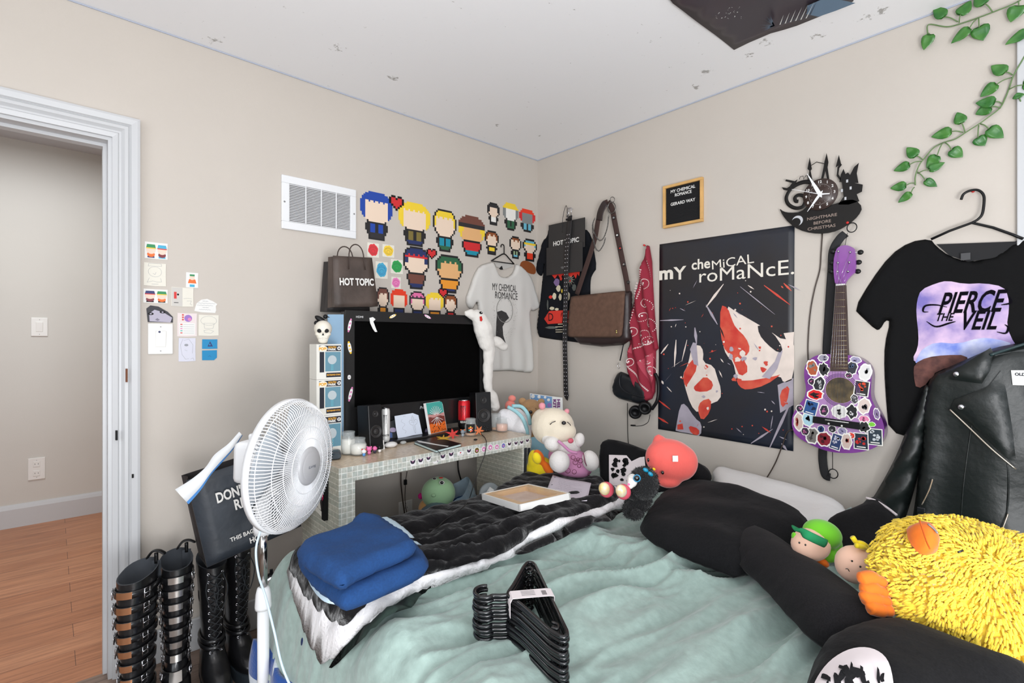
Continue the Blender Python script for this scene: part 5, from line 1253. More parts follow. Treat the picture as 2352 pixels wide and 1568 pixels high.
# ================================================================== pedestal fan
m_fan = mat('fan_white', (232,233,235), .35); m_fang = mat('fan_hub_grey', (176,176,178), .35); m_chrome = mat('chrome_tube', (190,188,186), .12, 1.0)
FC = PD(664, 1066, 1.50)                       # centre of the rim
fn = (AX*.985-AF*.17+Vector((0,0,-.03))).normalized()
fu = fn.cross(Vector((0,0,1))).normalized(); fv = fu.cross(fn).normalized()
RF = .190
def FP(r, a, d): return FC+fu*(r*math.cos(a))+fv*(r*math.sin(a))+fn*d
pole_xy = FC-fn*.085; pole_xy = Vector((pole_xy.x, pole_xy.y, 0))
fan = thing('pedestal_fan', pole_xy, 'white pedestal fan facing right beside the foot of the bed', 'fan')
b = MB()
NW = 120
for k in range(NW):
    a = 2*PI*k/NW
    b.tube([FP(RF, a, 0.0028), FP(RF*.985, a, 0.0245), FP(RF*.90, a, 0.0434), FP(RF*.6, a, 0.0574), FP(.044, a, 0.0644)], .0016, m_fan, 4, cap=False)
for r, d in ((RF*.985,.025),(RF*.80,.0495),(RF*.60,.058),(RF*.42,.0615)): b.tube([FP(r, 2*PI*k/48, d) for k in range(48)], .0013, m_fan, 5, closed=True)
b.build('front_grille', fan)
b = MB(); b.lathe(FC+fn*.060, fn, [(.056,0),(.056,.006),(.050,.011),(.042,.012)], m_fang, 36, caps=False); b.lathe(FC+fn*.060, fn, [(.042,.012),(.038,.014),(.0005,.015)], m_fang, 36, caps=False)
b.lathe(FC+fn*.058, fn, [(.0005,0),(.056,0)], m_fang, 36, caps=False); hb = b.build('hub_badge', fan)
b = MB(); b.text(Frame(FC+fn*.0752, fu if fu.dot(AX) < 0 and False else (Vector((0,0,1)).cross(fn)).normalized(), fv, fn), 'iLiving', 0, -.002, .011, mat('badge_ink', (70,78,96), .5), .0, w=.036); b.build('badge_lettering', hb)
b = MB(); pf = [(RF*.998,-.010),(RF*1.02,-.010),(RF*1.025,.010),(RF*.998,.011),(RF*.99,0)]; b.lathe(FC, fn, pf+[pf[0]], m_fan, 72, caps=False); b.build('rim', fan)
b = MB()
for k in range(64):
    a = 2*PI*(k+.5)/64; b.tube([FP(RF, a, -0.0022), FP(RF*.95, a, -0.0193), FP(RF*.80, a, -0.0303), FP(.055, a, -0.0358)], .0016, m_fan, 4, cap=False)
for r, d in ((RF*.93,-.021),(RF*.6,-.033)): b.tube([FP(r, 2*PI*k/40, d) for k in range(40)], .0014, m_fan, 5, closed=True)
b.build('rear_grille', fan)
m_blade = mat('fan_blade', (206,214,222), .2, alpha=.75)
for q in range(3):
    b = MB(); n = 8; vs = []
    for j in range(7):
        r = .035+.14*j/6
        for i in range(n+1):
            t = i/n; sp_ = .55+.5*math.sin(j/6*PI*.6); a = 2*PI*q/3+(t-.5)*sp_*1.35+.25*j/6; vs.append(FP(r, a, .006+.024*(t-.5)*1.2))
    b.add(vs, [(j*(n+1)+i, j*(n+1)+i+1, (j+1)*(n+1)+i+1, (j+1)*(n+1)+i) for j in range(6) for i in range(n)], m_blade, True)
    o = b.build('blade', fan); s_ = o.modifiers.new('thickness', 'SOLIDIFY'); s_.thickness = .002
b = MB(); b.lathe(FC+fn*-.025, fn, [(.02,0),(.034,.01),(.034,.05),(.015,.06),(.0005,.061)], m_fan, 24); b.build('spinner', fan)
b = MB(); b.lathe(FC-fn*.040, fn, [(.072,0),(.066,-.02)], m_fan, 32)
MFr = Frame(FC-fn*.098, fu, fv, fn); b.box(MFr, -.052, .052, -.058, .066, -.055, .058, m_fan, .018, True); b.build('motor_housing', fan)
b = MB(); kp = FC-fn*.112+Vector((0,0,.066)); b.lathe(kp, (0,0,1), [(.018,0),(.018,.014),(.015,.018),(.0005,.0185)], m_fan, 20); b.build('oscillation_knob', fan)
b = MB(); nz = FC.z-.16; b.lathe(Vector((pole_xy.x, pole_xy.y, nz-.05)), (0,0,1), [(.026,0),(.028,.02),(.020,.08),(.022,.12)], m_fan, 24); b.build('neck', fan)
b = MB(); b.lathe(Vector((pole_xy.x, pole_xy.y, .50)), (0,0,1), [(.0115,0),(.0115,nz-.5)], m_chrome, 20); b.build('inner_pole', fan)
b = MB(); b.lathe(Vector((pole_xy.x, pole_xy.y, .0)), (0,0,1), [(.0165,.03),(.0165,.475)], m_fan, 20); b.build('outer_pole', fan)
b = MB(); b.lathe(Vector((pole_xy.x, pole_xy.y, .455)), (0,0,1), [(.0225,0),(.0235,.008),(.021,.045),(.017,.062),(.012,.066)], m_fan, 24); b.build('height_collar', fan)
b = MB(); b.lathe(Vector((pole_xy.x, pole_xy.y, 0)), (0,0,1), [(.17,0),(.17,.012),(.15,.022),(.05,.032),(.025,.05),(.018,.052)], m_fan, 40); b.build('base', fan)
b = MB(); PC = lambda x, y, d: PD(x, y, d)
b.tube(spl([PC(600,1212,1.46), PC(588,1262,1.44), PC(594,1320,1.43), PC(610,1370,1.40), PC(630,1450,1.36), PC(652,1540,1.32), PC(700,1640,1.28)], 8), .0032, mat('pale_blue_cable', (204,224,238), .4), 8); b.build('power_cord', fan)
# white printed strap over the fan motor
b = MB(); m_strap = mat('white_strap', (230,232,234), .7, bump=.4, bscale=60); m_sblue = mat('strap_blue', (86,150,220), .6)
cen = [(553,995),(530,1024),(500,1052),(478,1080),(450,1110),(416,1138)]; wd = [6,9,13,11,17,24]; dd = [1.625,1.60,1.60,1.60,1.60,1.60]
L_ = [];
for (x, y), w, d in zip(cen, wd, dd):
    L_.append((PD(x-w*.55, y-w*.6, d), PD(x+w*.55, y+w*.6, d), PD(x+w*.75, y+w*.8, d+.006)))
A = spl([q[0] for q in L_], 6); B = spl([q[1] for q in L_], 6); Cc = spl([q[2] for q in L_], 6); n = len(A)
th = Vector((-.3,-.9,.2))*.006
b.add([p+th for p in A]+[p+th for p in B]+A+B, [f for i in range(n-1) for f in ((i, n+i, n+i+1, i+1), (2*n+i, 2*n+i+1, 3*n+i+1, 3*n+i), (i, i+1, 2*n+i+1, 2*n+i), (n+i, 3*n+i, 3*n+i+1, n+i+1))], m_strap, True)
b.add([p+th for p in B]+[p+th for p in Cc], [(i, n+i, n+i+1, i+1) for i in range(n-1)], m_sblue, True)
for k in range(5):
    f_ = Frame(A[14+k].lerp(B[14+k], .5)+th*1.15, (B[14+k]-A[14+k]), (A[15+k]-A[14+k])); 
tag(b.build('printed_strap'), 'white strap with blue edge draped from fan motor over the black bag', 'strap')

# ================================================================== tilted black paper bag resting on the boots
GF = Frame((0,-.36,0),(1,0,0),(0,0,1),(0,-1,0))
q0 = GF.uv(475.5,1303); q1 = GF.uv(692,1208); q2 = GF.uv(451,1099)
ang = math.atan2(q1[1]-q0[1], q1[0]-q0[0]); g2 = GF.at(q0[0], q0[1], 0, ang)
Wd = math.hypot(q1[0]-q0[0], q1[1]-q0[1]); Ht = (GF.P(*q2)-GF.P(*q0)).dot(g2.v)
m_bagb2 = mat('charcoal_kraft', (46,52,60), .5, bump=.4, bscale=12, dist=.01, var=.18, vscale=8)
paperbag('shopping_bag', g2, 0, Wd, 0, Ht, .13, m_bagb2, m_bagblack, 'large black paper bag tilted on top of the boots behind the fan', taper=.004, handles=False,
  texts=(("DON'T LEAVE ME", Wd*.60, Ht*.72, .040, .25, .03),("REUSE ME", Wd*.60, Ht*.57, .040, .15, .03),('THIS BAG IS 100% RECYCLED', Wd*.62, Ht*.20, .016, .24, .02),('HOT TOPIC', Wd*.62, Ht*.06+.012, .022, .12, .03)))
b = MB()
for k in range(3):
    a = 2*PI*k/3; o_ = (Wd*.6+.022*math.cos(a), Ht*.38+.022*math.sin(a)); b.flat(g2, [(o_[0]+.014*math.cos(a+j*PI/3), o_[1]+.008*math.sin(a+j*PI/3)) for j in range(6)], .0078, m_bagink)
c = b.build('recycling_mark'); p_ = [o for o in bpy.data.objects if o.name.startswith('shopping_bag')][-1]; c.parent = p_; c.matrix_parent_inverse = Matrix.Translation(-p_.location)

# ================================================================== boots
m_lea = mat('black_leather', (22,22,24), .28, bump=.35, bscale=70, dist=.002, coat=.3); m_sole = mat('rubber_sole', (34,44,52), .75); m_lin = mat('boot_lining', (48,52,58), .8)
m_cop = mat('copper_plate', (206,150,112), .25, .85); m_lace = mat('black_lace', (26,30,34), .8)
def boot(px, py, top_z, rot, kind, lab, lean_=(0,0), sole=.045, wscale=.88, ztoe=0, plate=None, group=None):
    """px, py: where the ankle's foot print is seen on the floor; rot: heading of the toe"""
    p = PZ(px, py, 0) if isinstance(px, (int, float)) and px > 5 else Vector((px, py, 0))
    t = thing('boot', p, lab, 'boot', group)
    f = Vector((math.cos(rot), math.sin(rot), 0)); s = Vector((-f.y, f.x, 0)); Z = Vector((0,0,1))
    def Q(a, c, z): k = z/top_z; return p+f*a+s*c+Z*z+Vector((lean_[0]*k, lean_[1]*k, 0))
    # sole outline (heel to toe)
    w = .052*wscale
    so = smoothpoly([(-.085,-w*.72),(-.02,-w*.75),(.07,-w),(.135,-w*.95),(.185,-w*.45),(.19,w*.3),(.15,w*.92),(.07,w),(-.02,w*.75),(-.085,w*.72)], 2)
    b = MB(); b.prism(Frame(p, f, s), so, .0, sole, m_sole); b.build('sole', t)
    # foot and shaft: stacked cross sections swept up from the toe
    ns = 28; secs = []
    def sec(z, back, front, half, sq=2.2): secs.append((z, back, front, half, sq))
    sec(sole-.004,-.078,.178,w*.93); sec(sole+.018,-.080,.182,w*.98); sec(sole+.040,-.080,.172,w*.96); sec(sole+.058,-.080,.135,w*.90); sec(sole+.075,-.080,.095,w*.82); sec(sole+.10,-.079,.064,w*.75); sec(sole+.13,-.076,.052,w*.72)
    for k in range(1, 8):
        q = k/7; sec(sole+.13+(top_z-sole-.13)*q, -.076-.012*q, .050+.018*math.sin(q*2.4), w*(.74+.34*q))
    b = MB(); vs = []
    for (z, bk, fr_, h, sq) in secs:
        for i in range(ns):
            a = 2*PI*i/ns; ca, sa = math.cos(a), math.sin(a); m_ = (bk+fr_)/2; l_ = (fr_-bk)/2
            x = m_+l_*abs(ca)**(2/sq)*(1 if ca > 0 else -1); y = h*abs(sa)**(2/sq)*(1 if sa > 0 else -1)
            zz = z-(.03 if z > top_z-.001 and False else 0)+(.014*(ca*-1) if z > top_z*.9 else 0)
            if z < sole+.12 and z > sole+.03 and ca > 0: zz -= .012*ca
            wv = .0025*noise.noise(Vector((x*30, y*30, z*30)))
            vs.append(Q(x+wv, y+wv, zz))
    L = len(secs)
    fs = [(j*ns+i, j*ns+(i+1) % ns, (j+1)*ns+(i+1) % ns, (j+1)*ns+i) for j in range(L-1) for i in range(ns)]
    b.add(vs, fs, m_lea, True)
    # lining going down inside
    top = vs[-ns:]; c0 = sum(top, Vector())/ns; inn = [c0+(v-c0)*.93 for v in top]; deep = [c0+(v-c0)*.85-Z*.14 for v in top]
    b.add(top+inn+deep, [(i, (i+1) % ns, ns+(i+1) % ns, ns+i) for i in range(ns)]+[(ns+i, ns+(i+1) % ns, 2*ns+(i+1) % ns, 2*ns+i) for i in range(ns)]+[tuple(range(2*ns, 3*ns))], m_lin, True)
    b.build('upper', t)
    def around(z, a, off=.003):
        # point on the shaft surface at height z, angle a from the toe direction
        for j in range(L-1):
            if secs[j][0] <= z <= secs[j+1][0]: break
        q = (z-secs[j][0])/(secs[j+1][0]-secs[j][0]); bk, fr_, h, sq = [secs[j][k]*(1-q)+secs[j+1][k]*q for k in (1,2,3,4)]
        ca, sa = math.cos(a), math.sin(a); m_ = (bk+fr_)/2; l_ = (fr_-bk)/2+off; h += off
        return Q(m_+l_*abs(ca)**(2/sq)*(1 if ca > 0 else -1), h*abs(sa)**(2/sq)*(1 if sa > 0 else -1), z)
    if kind == 'buckle':
        n = 8
        for k in range(n):
            z = sole+.075+(top_z-.05-sole-.075)*k/(n-1); hgt = .011
            b = MB(); ring = []
            aa = [(-PI*.98)+2*PI*.98*i/26 for i in range(27)]
            for a in aa: ring += [around(z-hgt+.006*math.cos(a), a, .004), around(z+hgt+.006*math.cos(a), a, .004), around(z+hgt+.006*math.cos(a), a, .0065), around(z-hgt+.006*math.cos(a), a, .0065)]
            b.add(ring, [(4*i+j, 4*i+(j+1) % 4, 4*i+4+(j+1) % 4, 4*i+4+j) for i in range(26) for j in range(4)], m_lea, True); st = b.build('strap', t)
            b = MB(); a0 = .0; pl = []
            for i in range(5):
                a = a0+(-.30+.15*i)*1.25; pl += [around(z-.0105+.006, a, .0085), around(z+.0105+.006, a, .0085)]
            b.add(pl, [(2*i, 2*i+2, 2*i+3, 2*i+1) for i in range(4)], plate or m_cop, True); b.build('metal_plate', st)
            for sg in (-1, 1):
                b = MB(); a = sg*1.05; c = around(z, a, .010); ta = (around(z, a+.1, .010)-c).normalized(); nn = ta.cross(Z)
                fr2 = Frame(c, ta, Z); b.tube([fr2.P(x, y, 0) for x, y in ((-.010,-.014),(.010,-.014),(.010,.014),(-.010,.014))], .0018, m_steel, 6, closed=True); b.tube([fr2.P(-.01,0,.001), fr2.P(.012,0,.003)], .0013, m_steel, 6)
                b.build('buckle', st)
        # pull strap with a hook-like hanger at the back
        b = MB(); bp = around(top_z-.02, 2.4, -.006); b.box(Frame(bp, s, Z), -.014, .014, -.03, .030, -.002, .002, m_lin, .001); b.tube(spl([bp+Z*.02, bp+Z*.055], 4), [.006]*5, m_black, 8)
        b.tube(spl([bp+Z*.048-s*.03-Z*.012, bp+Z*.060-s*.012, bp+Z*.062+s*.008, bp+Z*.05+s*.028], 5), [.004]+[.010]*14+[.006], m_black, 8, flat=(Z, .4)); b.build('pull_hanger', t)
    else:
        n = 11
        for sg in (-1, 1):
            b = MB()
            for k in range(n):
                z = sole+.095+(top_z-.03-sole-.095)*k/(n-1); c = around(z, sg*.42, .003); nn = (c-around(z, sg*.42, -.01)).normalized(); b.lathe(c, nn, [(.0052,0),(.0052,.0018),(.0028,.0022),(.0026,-.001)], m_steel, 10, caps=False)
            b.build('eyelets', t)
        b = MB()
        for k in range(n-1):
            z = sole+.095+(top_z-.03-sole-.095)*k/(n-1); z2 = sole+.095+(top_z-.03-sole-.095)*(k+1)/(n-1)
            for sg in (-1, 1): b.tube(spl([around(z, sg*.42, .005), around((z+z2)/2, 0, .008), around(z2, -sg*.42, .005)], 3), .0020, m_lace, 6)
        e1 = around(top_z-.035, .42, .006)
        for sg in (-1, 1):
            e1 = around(top_z-.035, sg*.42, .006); b.tube(spl([e1, e1+f*.025-Z*.05+s*sg*.01, e1+f*.03-Z*.12-s*sg*.012, e1+f*.012-Z*.06-s*sg*.03, around(top_z-.06, 0, .01)], 6), .0019, m_lace, 6)
        b.build('laces', t)
        b = MB()
        for zz in (sole+.105, sole+.125): 
            b.tube([around(zz, a, .004) for a in [2*PI*i/24 for i in range(24)]], .006, m_lea, 6, closed=True, flat=(Z, 1.6))
        b.build('ankle_strap', t)
    return t
boot(-2.215, -.345, .50, R(-122), 'buckle', 'leftmost tall black boot with copper plates and buckles beside the door casing', lean_=(.0,-.0), group='tall black buckled boots')
boot(-2.095, -.285, .485, R(-100), 'buckle', 'tall black buckled boot with silver plates, second boot from the door', plate=mat('silver_plate', (200,196,192), .22, .9), group='tall black buckled boots')
boot(-1.98, -.265, .45, R(-92), 'lace', 'tall black lace-up boot under the left end of the black paper bag', group='tall black laced boots')
boot(-1.885, -.215, .47, R(-86), 'lace', 'tall black lace-up boot with worn toe behind the fan pole', group='tall black laced boots', sole=.04)
# white board edge glimpsed between the boots
b = MB(); b.wbox(-1.95, -1.915, -.09, -.07, .0, .46, mat('pale_metal', (214,210,206), .4, .3), .003); tag(b.build('pale_panel'), 'narrow pale panel standing behind the laced boots', 'panel')
# round black castors by the foot of the bed
def castor(px, py, rpx, d, lab):
    c = PD(px, py, d); s = d/F_PX; r = rpx*s; t = thing('roller_wheel', c, lab, 'wheel', 'black roller wheels at the foot of the bed')
    ax = (CAM-c); ax.z = .12; ax.normalize()
    b = MB(); b.lathe(c, ax, [(r*.6,-.02),(r,-.012),(r,.006),(r*.72,.012)], m_black, 28); b.build('tyre', t)
    b = MB(); b.lathe(c+ax*.012, ax, [(r*.70,0),(r*.62,.003),(r*.3,.001),(r*.15,.004),(.0005,.004)], m_steel, 28, caps=False); b.build('hub', t)
    b = MB(); b.box(Frame(c-ax*.012+Vector((0,0,r*1.15)), Vector((-ax.y, ax.x, 0)), (0,0,1)), -r*.2, r*.2, -r*.3, r*.3, -.004, .004, m_black, .001); b.build('bracket', t)
    b = MB(); b.tube([c-ax*.012, Vector((c.x-ax.x*.03, c.y-ax.y*.03, 0))], .008, m_black, 8); b.build('stem', t)
castor(623, 1334, 17, 1.95, 'black roller wheel with silver hub, fully visible beside the fan pole'); castor(648, 1322, 12, 2.0, 'black roller wheel partly hidden by the green blanket')
# blue fleece showing under the hanging green blanket
m_bluef = mat('blue_fleece', (26,74,150), .95, bump=.6, bscale=160, dist=.003, sheen=.4); m_bluew = mat('blue_fleece_white', (214,222,232), .95, bump=.6, bscale=160, dist=.003)
b = MB(); vs = []
def bf(i, j):
    y = -.66-i*.34; z = .31-.28*j; x = -1.925-.015*j+.012*math.sin(y*30)+.01*math.sin(z*20); return (x, y, z)
b.grid(bf, 24, 12, m_bluef)
o = b.build('blue_blanket'); o.modifiers.new('thickness', 'SOLIDIFY').thickness = .012
for k, f_ in enumerate(o.data.polygons): pass
o.data.materials.append(m_bluew)
for f_ in o.data.polygons:
    c_ = f_.center; 
    if noise.noise(Vector((c_.y*9, c_.z*9, 1))) >.34: f_.material_index = 1
tag(o, 'blue and white fleece blanket hanging below the green one at the foot of the bed', 'blanket')
# ================================================================== on the right wall
# ---- letter board
u0, u1 = RW.uv(1526, 470)[0], RW.uv(1617, 470)[0]; v1 = (RW.uv(1526, 428)[1]+RW.uv(1617, 409)[1])/2; v0 = (RW.uv(1526, 524)[1]+RW.uv(1617, 511)[1])/2
t = thing('letter_board', RW.P((u0+u1)/2, v0), 'black felt letter board in a pale wood frame above the poster', 'letter board')
m_oak = mat('pale_oak', (216,170,104), .5, var=.12, vscale=14); fw = .014
b = MB()
for a, c, d, e in ((u0,u1,v1-fw,v1),(u0,u1,v0,v0+fw),(u0,u0+fw,v0+fw,v1-fw),(u1-fw,u1,v0+fw,v1-fw)): b.box(RW, a, c, d, e, .0005, .018, m_oak, .002)
b.build('frame', t)
b = MB(); b.quad(RW, u0+fw, u1-fw, v0+fw, v1-fw, .004, mat('board_felt', (24,24,26), .9))
k = 0; vv = v0+fw+.002
while vv < v1-fw: b.box(RW, u0+fw, u1-fw, vv, vv+.0035, .004, .0075, mat('board_felt', (24,24,26), .9)); vv += .0062
b.build('felt', t)
b = MB(); W_ = u1-u0; Hh = v1-v0; uc = (u0+u1)/2
for s_, f, x, w in (('MY CHEMICAL', .84, -.0, .62), ('ROMANCE', .74, .01, .42), ('GERARD WAY', .54, -.0, .62)): b.text(RW, s_, uc+x*W_, v0+Hh*f, .0165, m_paper, .0085, w=W_*w, bold=.02)
b.build('lettering', t)
# ---- the big dark poster: lettering kept, the picture a plain abstract of pale shards and red blots
PFr = RW
pu = lambda pts, n=.004: RW.uvs(pts, n)
t = thing('poster', RW.P(*RW.uv(1668, 1010)), 'large dark band poster with pale and red splashes on the right wall', 'poster')
corner = pu([(1515,561),(1825,517),(1822,1036),(1512,985)])
m_pos = mat('poster_slate', (37,35,38), .35, col2=(31,39,54), vscale=1.8)
def pwave(u, v): return .003+.004*max(0, noise.noise(Vector((u*5, v*5, 2))))
b = MB(); nx, ny = 24, 32; vs = []
A_, B_, C_, D_ = [Vector(q) for q in (corner[3], corner[2], corner[1], corner[0])]
for j in range(ny+1):
    for i in range(nx+1):
        x, y = i/nx, j/ny; p = (A_*(1-x)+B_*x)*(1-y)+(D_*(1-x)+C_*x)*y; vs.append(RW.P(p.x, p.y, pwave(p.x, p.y)))
b.add(vs, [(j*(nx+1)+i, j*(nx+1)+i+1, (j+1)*(nx+1)+i+1, (j+1)*(nx+1)+i) for j in range(ny) for i in range(nx)], m_pos, True)
o = b.build('sheet', t); s_ = o.modifiers.new('thickness', 'SOLIDIFY'); s_.thickness = .0006; s_.offset = 1
m_pale = mat('poster_pale', (226,212,202), .4, var=.06, vscale=18); m_pgrey = mat('poster_lilac_grey', (168,160,172), .4, var=.1, vscale=14); m_pred = mat('poster_red', (196,52,44), .4, col2=(214,92,70), vscale=16); m_pdark = mat('poster_black', (32,30,36), .4)
b = MB()
def pp(pts, m, n, px=True, it=0):
    q = pu(smoothpoly(pts, it) if it else pts); vs, fs, _, _ = cloth(q, .022)
    ar = sum(q[i][0]*q[(i+1) % len(q)][1]-q[(i+1) % len(q)][0]*q[i][1] for i in range(len(q)))
    b.add([RW.P(x, y, pwave(x, y)+n) for x, y in vs], fs, m)
# right-hand group of shards
pp([(1668,700),(1690,715),(1730,738),(1768,760),(1800,782),(1824,770),(1824,870),(1800,880),(1792,862),(1770,872),(1740,878),(1712,890),(1692,868),(1684,830),(1668,815),(1660,790)], m_pale, .0010, it=1)
pp([(1655,700),(1672,706),(1682,735),(1690,752),(1714,775),(1724,802),(1712,820),(1688,808),(1668,812),(1654,768)], m_pred, .0016, it=1)
pp([(1668,790),(1700,812),(1722,850),(1700,866),(1688,838)], m_pred, .0018, it=1); pp([(1690,868),(1712,876),(1780,864),(1796,858),(1760,884),(1716,896),(1698,888)], m_pred, .0018, it=1)
pp([(1712,760),(1750,764),(1775,786),(1740,800),(1720,792)], m_pale, .0022, it=1); pp([(1800,765),(1824,762),(1822,818),(1800,810),(1808,785)], m_pale, .0022)
pp([(1740,742),(1775,762),(1800,800),(1790,812),(1762,790),(1744,768)], m_pdark, .0026, it=1); pp([(1750,865),(1780,830),(1792,800),(1798,806),(1786,846),(1768,870)], m_pgrey, .0024)
# left-hand group of shards
pp([(1588,800),(1606,790),(1616,806),(1614,832),(1640,840),(1648,868),(1656,892),(1655,918),(1626,930),(1604,950),(1586,930),(1572,884),(1568,860),(1580,838)], m_pale, .0010, it=1)
pp([(1568,862),(1580,838),(1596,820),(1602,846),(1586,872),(1574,890)], m_pred, .0016, it=1); pp([(1602,880),(1620,862),(1640,880),(1632,898),(1600,900),(1592,890)], m_pred, .0018, it=1)
pp([(1610,920),(1634,914),(1632,945),(1612,968),(1602,940)], m_pred, .0018, it=1); pp([(1585,802),(1592,786),(1600,788),(1604,840),(1594,836)], m_pgrey, .0018)
pp([(1552,985),(1562,930),(1574,926),(1596,960),(1612,972),(1610,1002),(1590,996),(1552,990)], m_pgrey, .0012, it=1); pp([(1580,976),(1606,984),(1606,1000),(1588,996)], m_pred, .0020, it=1); pp([(1556,975),(1568,972),(1570,986),(1556,986)], m_pred, .0020)
pp([(1786,884),(1822,868),(1822,930),(1792,948)], m_pgrey, .0010); pp([(1790,900),(1815,882),(1808,925),(1795,938)], m_pred, .0016, it=1)
for a, c, wd_, m in (((1516,736),(1570,734),3.5,m_pgrey),((1622,705),(1662,652),6,m_pale),((1622,700),(1648,745),6,m_pgrey),((1700,658),(1780,722),2.2,m_pgrey),((1755,655),(1815,700),5,m_pred),((1718,655),(1732,664),3,m_pale),((1596,752),(1600,790),7,m_pgrey),((1553,780),(1549,842),5,m_pale),((1578,780),(1566,830),3,m_pale),((1518,812),(1535,790),4,m_pale),
   ((1562,708),(1574,714),1.6,m_pgrey),((1520,874),(1524,882),5,m_pale),((1532,888),(1543,900),2.5,m_pale),((1512,918),(1540,940),4,m_pred),((1512,958),(1535,972),5,m_pred),((1725,1018),(1775,985),5,m_pgrey),((1768,1028),(1822,910),7,m_pgrey),((1775,955),(1770,985),2.5,m_pgrey),((1795,1018),(1808,1034),6,m_pgrey),((1740,900),(1756,902),1.5,m_pgrey),((1800,650),(1818,668),5,m_pred),((1772,920),(1780,928),2.5,m_pgrey),((1655,758),(1663,778),2,m_pred)):
    d = Vector((c[0]-a[0], c[1]-a[1])); q = Vector((-d.y, d.x)).normalized()*wd_/2
    pp([(a[0]+q.x*.3, a[1]+q.y*.3), (a[0]-q.x*.3, a[1]-q.y*.3), ((a[0]+c[0])/2-q.x, (a[1]+c[1])/2-q.y), (c[0]-q.x*.2, c[1]-q.y*.2), (c[0]+q.x*.2, c[1]+q.y*.2), ((a[0]+c[0])/2+q.x, (a[1]+c[1])/2+q.y)], m, .0014)
rq = random.Random(11)
for k in range(34):
    x, y = rq.uniform(1520,1810), rq.uniform(645,1010); a = rq.uniform(-1.4,-.3) if x < 1650 else rq.uniform(.3,1.2); L = rq.uniform(8,34); w_ = rq.uniform(.5,1.6)
    pp([(x, y), (x+L*.5*math.cos(a)-w_, y+L*.5*math.sin(a)+w_), (x+L*math.cos(a), y+L*math.sin(a)), (x+L*.5*math.cos(a)+w_, y+L*.5*math.sin(a)-w_)], rq.choice((m_pgrey, m_pale, m_pdark, m_pred)), .0026)
for k in range(26):
    x, y = rq.choice(((1740,810),(1615,880),(1725,850)))
    x += rq.gauss(0,26); y += rq.gauss(0,26); s_ = rq.uniform(2,8); pp([(x+s_*math.cos(j*PI/4)*rq.uniform(.5,1.3), y+s_*math.sin(j*PI/4)*rq.uniform(.5,1.3)) for j in range(8)], rq.choice((m_pred, m_pgrey, m_pale)), .0028)
for k in range(60):
    x, y = rq.uniform(1520,1815), rq.uniform(640,1000); s_ = rq.uniform(.5,2.6); pp([(x+s_*math.cos(j*PI/3), y+s_*math.sin(j*PI/3)) for j in range(6)], rq.choice((m_pred,m_pred,m_pale)), .0030)
b.build('picture', t)
b = MB(); pw = lambda u, v: pwave(u, v)
def ptxt(s, x, y, hpx, wpx, rot=0, bo=.05, sh=0):
    u, v = RW.uv(x, y, .004); s_ = scale_at(RW.P(u, v)); k_ = (RW.uv(x+20, y)[0]-RW.uv(x-20, y)[0])/40
    b.text(RW, s, u, v, hpx*s_, m_lettp, .0016, w=wpx*k_, bold=bo, rot=rot, warp=pw)
m_lettp = mat('poster_letter_white', (230,224,212), .5)
ptxt('m', 1530, 631, 22, 32, bo=.04); ptxt('Y', 1562, 627, 30, 30, bo=.02); ptxt('che', 1610, 606, 24, 42, bo=.02); ptxt('MiCAL', 1682, 601, 21, 96, R(3), bo=.0); ptxt('roMaNcE.', 1708, 624, 32, 216, R(0), bo=.0)
b.build('lettering', t)
# ---- clock cut from a record: generic house, spiral hill and crescent, the same lettering
cf = RW.atpx(1885, 447, .018); cs = .00183                        # metres per pixel of the photo there
def CP(pts): 
    out = []
    for x, y in pts:
        u, v = RW.uv(x, y, .02); u0_, v0_ = RW.uv(1885, 447, .02); out.append((u-u0_, v-v0_))
    return out
clk = thing('wall_clock', cf.P(0, -.17), 'black cut-out wall clock with white hands and spiky house silhouettes', 'clock')
m_rec = mat('record_black', (15,12,11), .4, spec=.3); m_recb = mat('dial_brown', (62,48,44), .35)
def sil(b, pts, n0=0, n1=.0025, it=0):
    q = CP(smoothpoly(pts, it) if it else pts); ar = sum(q[i][0]*q[(i+1) % len(q)][1]-q[(i+1) % len(q)][0]*q[i][1] for i in range(len(q)))
    b.prism(cf, q if ar > 0 else q[::-1], n0, n1, m_rec)
b = MB()
sil(b, [(1790,478),(1800,486),(1815,489),(1840,487),(1858,470),(1880,470),(1900,474),(1925,466),(1940,460),(1965,458),(1982,476),(1972,496),(1952,514),(1925,530),(1895,537),(1865,536),(1835,528),(1812,512),(1798,495)], it=1)
sil(b, [(1925,470),(1938,452),(1934,418),(1928,418),(1932,400),(1938,388),(1942,400),(1948,396),(1953,402),(1962,384),(1973,374),(1968,398),(1972,420),(1962,420),(1982,424),(1980,440),(1968,446),(1974,462),(1950,470)])
sil(b, [(1927,380),(1920,384),(1927,356),(1932,376),(1934,378),(1928,386),(1926,400),(1932,410),(1930,415),(1922,404),(1924,384)])
